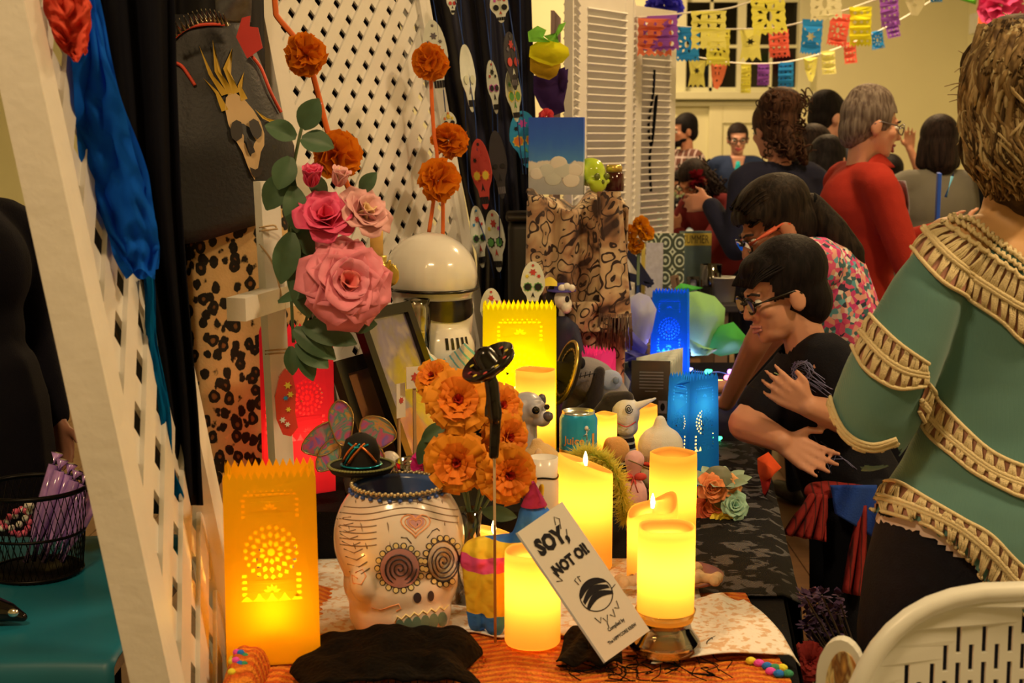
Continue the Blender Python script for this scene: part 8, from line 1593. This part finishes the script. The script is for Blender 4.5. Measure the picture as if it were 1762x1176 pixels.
g = G('owl_pattern_cover'); v = g.co('Object', 1, 0, .8); d = g.vor(17, v, 'F1', .0); g.fin(g.ramp(g.math('SINE', g.math('MULTIPLY', d, 24)), [(.3, A(60, 60, 34)), (.5, A(160, 150, 90)), (.8, A(196, 190, 120))]), .6)
book('green and black patterned book standing beside the hurricane candle', 1112, 1176, 402, 500, 5.85, g.m, .02, R(-6))
t, w_, h_, th = book('book with a yellow band reading SUMMER over a bluish picture', 1168, 1222, 398, 498, 5.94, mat('blue_grey_cover', A(96, 100, 74), .6, var=.35, vs=14), .02, R(4))
MB().box((0, -th / 2 - .002, h_ * .87), (w_, .002, h_ * .2)).obj('title_band', mat('yellow_band', A(206, 156, 46), .6), t, smooth=False); vs, fs = text2d('SUMMER', w_ * .27, 0); b = MB(); b.M = Matrix.Translation((0, -th / 2 - .0035, h_ * .865)) @ Matrix.Rotation(pi / 2, 4, 'X') @ Matrix.Diagonal((.8, 1.4, 1, 1)); b.add(vs, fs); b.obj('title', mat('brown_ink', A(80, 50, 20)), t, smooth=False)
book('white leaflet with pink print leaning on the patterned book', 1111, 1140, 418, 496, 5.76, mat('leaflet_print', A(176, 150, 120), .7, var=.3, vs=60), .004, R(-4)); book('slim yellow book edge beside the leaflet', 1103, 1109, 420, 498, 5.84, mat('yellow_band', A(206, 156, 46)), .012)
picframe('little black framed photo leaning by the hurricane candle', V((P(1184, 500, 5.72).x, 5.72, Z2)), .05, .09, R(8), R(-14), FB, mat('small_photo', A(150, 130, 110)), .012); picframe('little wooden frame standing edge-on between the books', V((P(1164, 500, 5.66).x, 5.66, Z2)), .06, .1, R(66), R(-12), WD, mat('amber_print', A(150, 84, 34)), .012)
hp_ = V((P(1222, 520, 5.65).x, 5.65, Z2)); kh = K(hp_); zh_ = P(1222, 455, 5.65).z - Z2; t = thing('hurricane_glass', 'tall clear hurricane glass beside the SUMMER book', 'candle glass', hp_); MB().lathe([(.004, .001), (18 * kh, .001), (18.5 * kh, zh_), (17.5 * kh, zh_), (17 * kh, .006), (.004, .006)], 28).obj('glass_cylinder', glass('clear_glass', (.95, .93, .88, 1)), t)
t = thing('ivory_candle', 'thick ivory pillar candle inside the hurricane glass', 'candle', hp_ + V((0, 0, .007))); MB().lathe([(.004, 0), (15 * kh, 0), (15 * kh, zh_ * .60), (12 * kh, zh_ * .66), (3 * kh, zh_ * .62)], 24).obj('wax_body', mat('ivory_solid', A(214, 184, 120), .5), t); MB().tube([(0, 0, zh_ * .6), (0, 0, zh_ * .68)], .0015, 5).obj('wick', INK, t)
mv = V((P(1098, 480, 4.8).x, 4.8, TZ + .004)); t = thing('marigold_vase', 'dark vase holding the far bunch of orange pompom marigolds', 'vase', mv); MB().lathe([(.004, 0), (.03, 0), (.035, .06), (.02, .12), (.024, .14), (.004, .13)], 18).obj('vase_body', BK2, t); MB().tube([(0, 0, .13), (.0, 0, P(1098, 415, 4.8).z - TZ)], .006, 6).obj('stem', mat('green_stem', A(74, 78, 36)), t)
for i, (x, y, lb) in enumerate(((1103, 386, 'top orange pompom marigold of the far bunch'), (1084, 400, 'leftmost orange pompom marigold of the far bunch'), (1112, 402, 'rightmost orange pompom marigold of the far bunch'), (1094, 424, 'lowest orange pompom marigold of the far bunch'))): c_ = P(x, y, 4.8); pompom('pompom_marigold', lb, c_, 15 * K(c_), paper('marigold_orange_tissue', A(240, 110, 8, 1.6), .25, .15), 40 + i, group='far bunch of pompom marigolds', n=40)
t = thing('black_easel', 'black folding easel slanting beside the orange marigolds', 'easel', V((P(1098, 500, 5.2).x, 5.2, 0)))
for a_, c_ in (((1080, 432), (1120, 492)), ((1078, 475), (1122, 488)), ((1070, 440), (1080, 500))): MB().beam(P(*a_, 5.15), P(*c_, 5.15), .03, .02, (0, -1, 0)).obj('bar', BK2, t, True, False)
MB().tube([P(1098, 484, 5.17), V((P(1098, 484, 5.17).x, 5.17, .01))], .012, 8).obj('post', BK2, t, True); MB().lathe([(.005, 0), (.14, 0), (.14, .012), (.004, .025)], 18, (P(1098, 484, 5.17).x, 5.17, 0)).obj('foot', BK2, t, True)
# counter things
ZC = .98
def bottle(label, x, y0, Y, wpx, m, capm, shape='bottle', grp='bottles on the serving counter'):
    c_ = V((P(x, 380, Y).x, Y, ZC)); k = K(c_); h_ = P(x, y0, Y).z - ZC; r_ = wpx / 2 * k; t_ = thing('bottle', label, 'bottle', c_, group=grp); n_ = .62 if shape == 'bottle' else .8
    MB().lathe([(.003, 0), (r_, 0), (r_, h_ * n_), (r_ * .4, h_ * (n_ + .2)), (r_ * .4, h_ * .93), (.003, h_ * .93)], 16).obj('bottle_body', m, t_); MB().lathe([(r_ * .45, h_ * .93), (r_ * .45, h_), (.003, h_)], 12).obj('cap', capm, t_); MB().lathe([(r_ * 1.02, h_ * .2), (r_ * 1.02, h_ * .42)], 16).obj('label_band', mat('bottle_label', A(120, 140, 90), .6, var=.3), t_)
PLW = mat('milky_plastic', A(176, 164, 134), .3); CW = mat('white_cap', A(206, 190, 160), .4)
bottle('big milky plastic jug at the near end of the counter', 1120, 340, 8.9, 28, PLW, CW); 
for x, y, w_, lb in ((1167, 352, 18, 'round-shouldered white bottle at the middle of the counter'), (1183, 350, 20, 'taller white bottle beside the round-shouldered one'), (1138, 366, 10, 'slim green-labelled bottle next to the milky jug'), (1150, 366, 10, 'second slim green-labelled bottle next to the milky jug'), (1161, 372, 9, 'shortest slim bottle on the counter'), (1194, 374, 9, 'little white pill-like bottle at the counter end')): bottle(lb, x, y, 8.95, w_, PLW, CW)
t = thing('flower_trough', 'dark trough of grey-green flowers on the serving counter', 'planter', V((P(1152, 350, 9.3).x, 9.3, ZC))); kq = K(t.location); MB().box((0, 0, .085), (60 * kq, .14, .17), bev=.01).obj('trough', BLK, t); b = MB(); rd = random.Random(8)
for i in range(160): c_ = V((rd.uniform(-32, 32) * kq, rd.uniform(-.08, .08), .18 + rd.uniform(0, .08))); d = V((rd.gauss(0, 1), rd.gauss(0, 1), rd.gauss(.6, 1))).normalized() * .03; s_ = frame(d)[0] * .012; b.add([c_, c_ + d * .6 + s_, c_ + d, c_ + d * .6 - s_], [(0, 1, 2, 3)])
o = b.obj('foliage', paper('grey_green_leaf', A(130, 120, 66), .3, .3), t); o['kind'] = 'stuff'
for x, y, lb in ((1144, 356, 'violet ball among the bottles'), (1104, 360, 'violet ball beside the clear drawers')): t = thing('violet_ball', lb, 'ball', V((P(x, 360, 9.1).x, 9.1, ZC))); r_ = .022; MB().ell((0, 0, r_), r_, 14, 10).obj('ball_body', mat('violet_gloss', A(84, 52, 100), .3), t); MB().tube([(0, 0, 2 * r_), (0, 0, 2 * r_ + .012)], .004, 6).obj('knob', GD, t)
t = thing('clear_drawers', 'stack of clear plastic drawers at the counter end by the shutters', 'drawers', V((P(1090, 360, 9.2).x, 9.2, ZC)))
for k_ in range(3): MB().box((0, 0, .045 + .075 * k_), (.1, .16, .07), bev=.006).obj('drawer', mat('clear_plastic', A(170, 150, 120), .2), t); MB().box((0, -.084, .045 + .075 * k_), (.04, .008, .012)).obj('handle', BK2, t, smooth=False)
t = thing('paper_cone', 'white folded paper cone standing on the counter', 'paper cup', V((P(1192, 360, 9.1).x, 9.1, ZC))); MB().lathe([(.03, 0), (.05, .12), (.048, .12), (.028, .004), (.004, .004)], 14, fn=lambda q, a_: V((q.x, q.y, q.z * (1 + .25 * sin(a_ + 1))))).obj('cone', paper('white_paper', A(214, 190, 150), .3), t)
def chair(name, label, loc, rz, W_, zs, zt, panel, m):
    t_ = thing(name, label, 'chair', loc, rz); panel(t_, W_, zs, zt, m); MB().box((0, .22, zs), (W_ * .9, .42, .025), bev=.01).obj('seat', m, t_)
    for x in (-1, 1):
        for y in (.04, .40): MB().tube([(x * W_ * .40, y, zs - .012), (x * W_ * .45, y + (.03 if y > .2 else -.03), .0)], [.018, .014], 8).obj('leg', m, t_)
    return t_
CHW = mat('white_plastic', A(206, 178, 136, 1.35), .35, var=.03)
t = thing('white_pot', 'white glazed pot beside the hurricane glass', 'pot', V((P(1246, 500, 5.62).x, 5.62, Z2))); MB().lathe([(.004, 0), (.04, 0), (.05, .1), (.053, P(1258, 478, 5.62).z - Z2), (.047, P(1258, 478, 5.62).z - Z2), (.04, .03), (.004, .03)], 24).obj('pot_body', CHW, t)
# ================================================================ white slotted chair back in the near corner
def slots(t_, W_, zs, zt, m):
    H_ = zt - zs - .06; out = [(W_ / 2 * c2, 0) for c2 in (-.86, .86)]
    for k_ in range(1, 24): a_ = pi * k_ / 24; out.append((W_ / 2 * (abs(cos(a_)) ** .62) * (1 if cos(a_) > 0 else -1), H_ * (.42 + .58 * sin(a_) ** .75)))
    hs = []
    for row in range(8):
        for q in range(29):
            x = (q - 14) * .0165; y = H_ * .97 - row * .046 - (.023 if q % 2 else 0); e = (abs(x) / (W_ * .47)) ** 2.4
            if e > .95 or y > H_ * (.42 + .55 * math.sqrt(max(0, 1 - e))) - .02 or y < .05: continue
            L = .017; w_ = .0034; hs.append([(x - w_, y - L), (x + w_, y - L), (x + w_ * 1.0, y), (x + w_, y + L), (x - w_, y + L), (x - w_, y)])
    vs, fs = cut2d(out, hs, .006); MB().add([V((p.x, .01 - .5 * (.29 ** 2 - p.x * p.x) * .9 + p.z - .03 * p.y, zs + .06 + p.y)) for p in vs], fs).obj('backrest', m, t_, smooth=False)
    rim = [q for q in out[2:]]; MB().tube([V((x, .01 - .45 * (.29 ** 2 - x * x) - .03 * y, zs + .06 + y)) for x, y in rim], .013, 10).obj('back_rim', m, t_)
    for x in (-1, 1): MB().tube([(x * W_ * .41, .0, zs), (x * W_ * .42, -.006, zs + .16)], .02, 8).obj('back_post', m, t_)
zc_ = P(1800, 1046, 1.62).z; t = chair('slotted_chair', 'white plastic chair with a rounded slotted back in the near corner', V((P(1805, 1100, 1.64).x, 1.64, 0)), R(180), .50, .43, zc_, slots, CHW)
# painted board beside the chair
t = thing('painted_board', 'round-topped wooden board with flame-like grain beside the slotted chair', 'board', V((P(1448, 1150, 1.70).x, 1.70, 0)), R(-24)); zb = P(1448, 1098, 1.70).z
g = G('flame_paint'); v = g.co('Object', 12, 12, 2.2); n_ = g.noise(3, 3, v, 1.4); g.fin(g.ramp(n_, [(.35, A(60, 36, 18)), (.45, A(190, 110, 40)), (.52, A(206, 160, 84)), (.6, A(110, 60, 24)), (.7, A(200, 130, 50))]), .4)
lp = [(-.03, 0), (.03, 0), (.03, zb - .05)] + [(.03 * cos(a_), zb - .05 + .05 * sin(a_)) for a_ in [pi * k_ / 12 for k_ in range(1, 12)]] + [(-.03, zb - .05)]
vs, fs = cut2d(lp, [], .018); b = MB(); b.M = Matrix.Rotation(pi / 2, 4, 'X'); b.add(vs, fs); b.obj('board_edge', mat('cream_edge', A(206, 176, 126), .5), t, smooth=False); vs, fs = cut2d([(x * .72 + .004, y * .985) for x, y in lp], [], .002); b = MB(); b.M = Matrix.Translation((0, -.0105, 0)) @ Matrix.Rotation(pi / 2, 4, 'X'); b.add(vs, fs); b.obj('painted_face', g.m, t, smooth=False)
# dried flowers in a floor vase at the table corner
dv = V((.66, 2.36, 0)); t = thing('floor_vase', 'dark floor vase at the table corner holding dried flowers', 'vase', dv); MB().lathe([(.004, 0), (.07, 0), (.09, .15), (.06, .36), (.045, .42), (.05, .44), (.004, .42)], 24).obj('vase_body', mat('dark_vase', A(34, 24, 18), .4), t)
t = thing('dried_flowers', 'bunch of dusty purple dried flowers hanging by the table corner', 'dried flowers', dv + V((0, 0, .43))); rd = random.Random(5); PUR = mat('dusty_purple', A(74, 44, 56), .9, var=.4, vs=60); b2 = MB()
for i in range(34):
    q = P(rd.uniform(1384, 1446), rd.uniform(1020, 1150), 2.34 + rd.uniform(-.05, .05)) - t.location; MB().tube(spl([V((0, 0, -.05)), V((q.x * .4, q.y * .4, q.z * .5)), q], 4), .0016, 5).obj('stem', mat('dry_stem', A(96, 70, 44)), t)
    for k_ in range(14): d = V((rd.gauss(0, 1), rd.gauss(0, 1), rd.gauss(.4, 1))).normalized() * rd.uniform(.008, .02); s_ = frame(d)[0] * .006; c_ = q + d * .2; b2.add([c_, c_ + d * .6 + s_, c_ + d, c_ + d * .6 - s_], [(0, 1, 2, 3)])
o = b2.obj('flower_heads', PUR, t); o['kind'] = 'stuff'
for (x, y, lb) in ((1392, 1140, 'dark red silk dahlia low beside the dried flowers'), (1362, 1168, 'second dark red silk dahlia at the bottom edge')): c_ = P(x, y, 2.16); marigold(lb, c_, (0, -.9, .3), 34 * K(c_), int(x), 'red dahlias by the table corner', 'dahlia')
for o in [q for q in bpy.data.objects if q.parent and q.parent.get('category') == 'dahlia']: 
    o.data = o.data.copy(); o.data.materials.clear(); o.data.materials.append(mat('dark_red_petal', A(130, 24, 16), .8, var=.3, vs=40))
# orange paper leaf hanging on the table side
tissue('orange_paper_leaf', 'torn orange paper leaf pinned to the side of the altar table', [([(1303, 785), (1322, 782), (1345, 806), (1330, 822), (1310, 830), (1304, 808)], 3.05, 0, .03), ([(1308, 822), (1330, 815), (1322, 842), (1314, 856)], 3.04, 1, .02)], [paper('orange_crepe', A(200, 66, 24), .2), paper('red_crepe', A(150, 34, 20), .2)], P(1315, 820, 3.05))
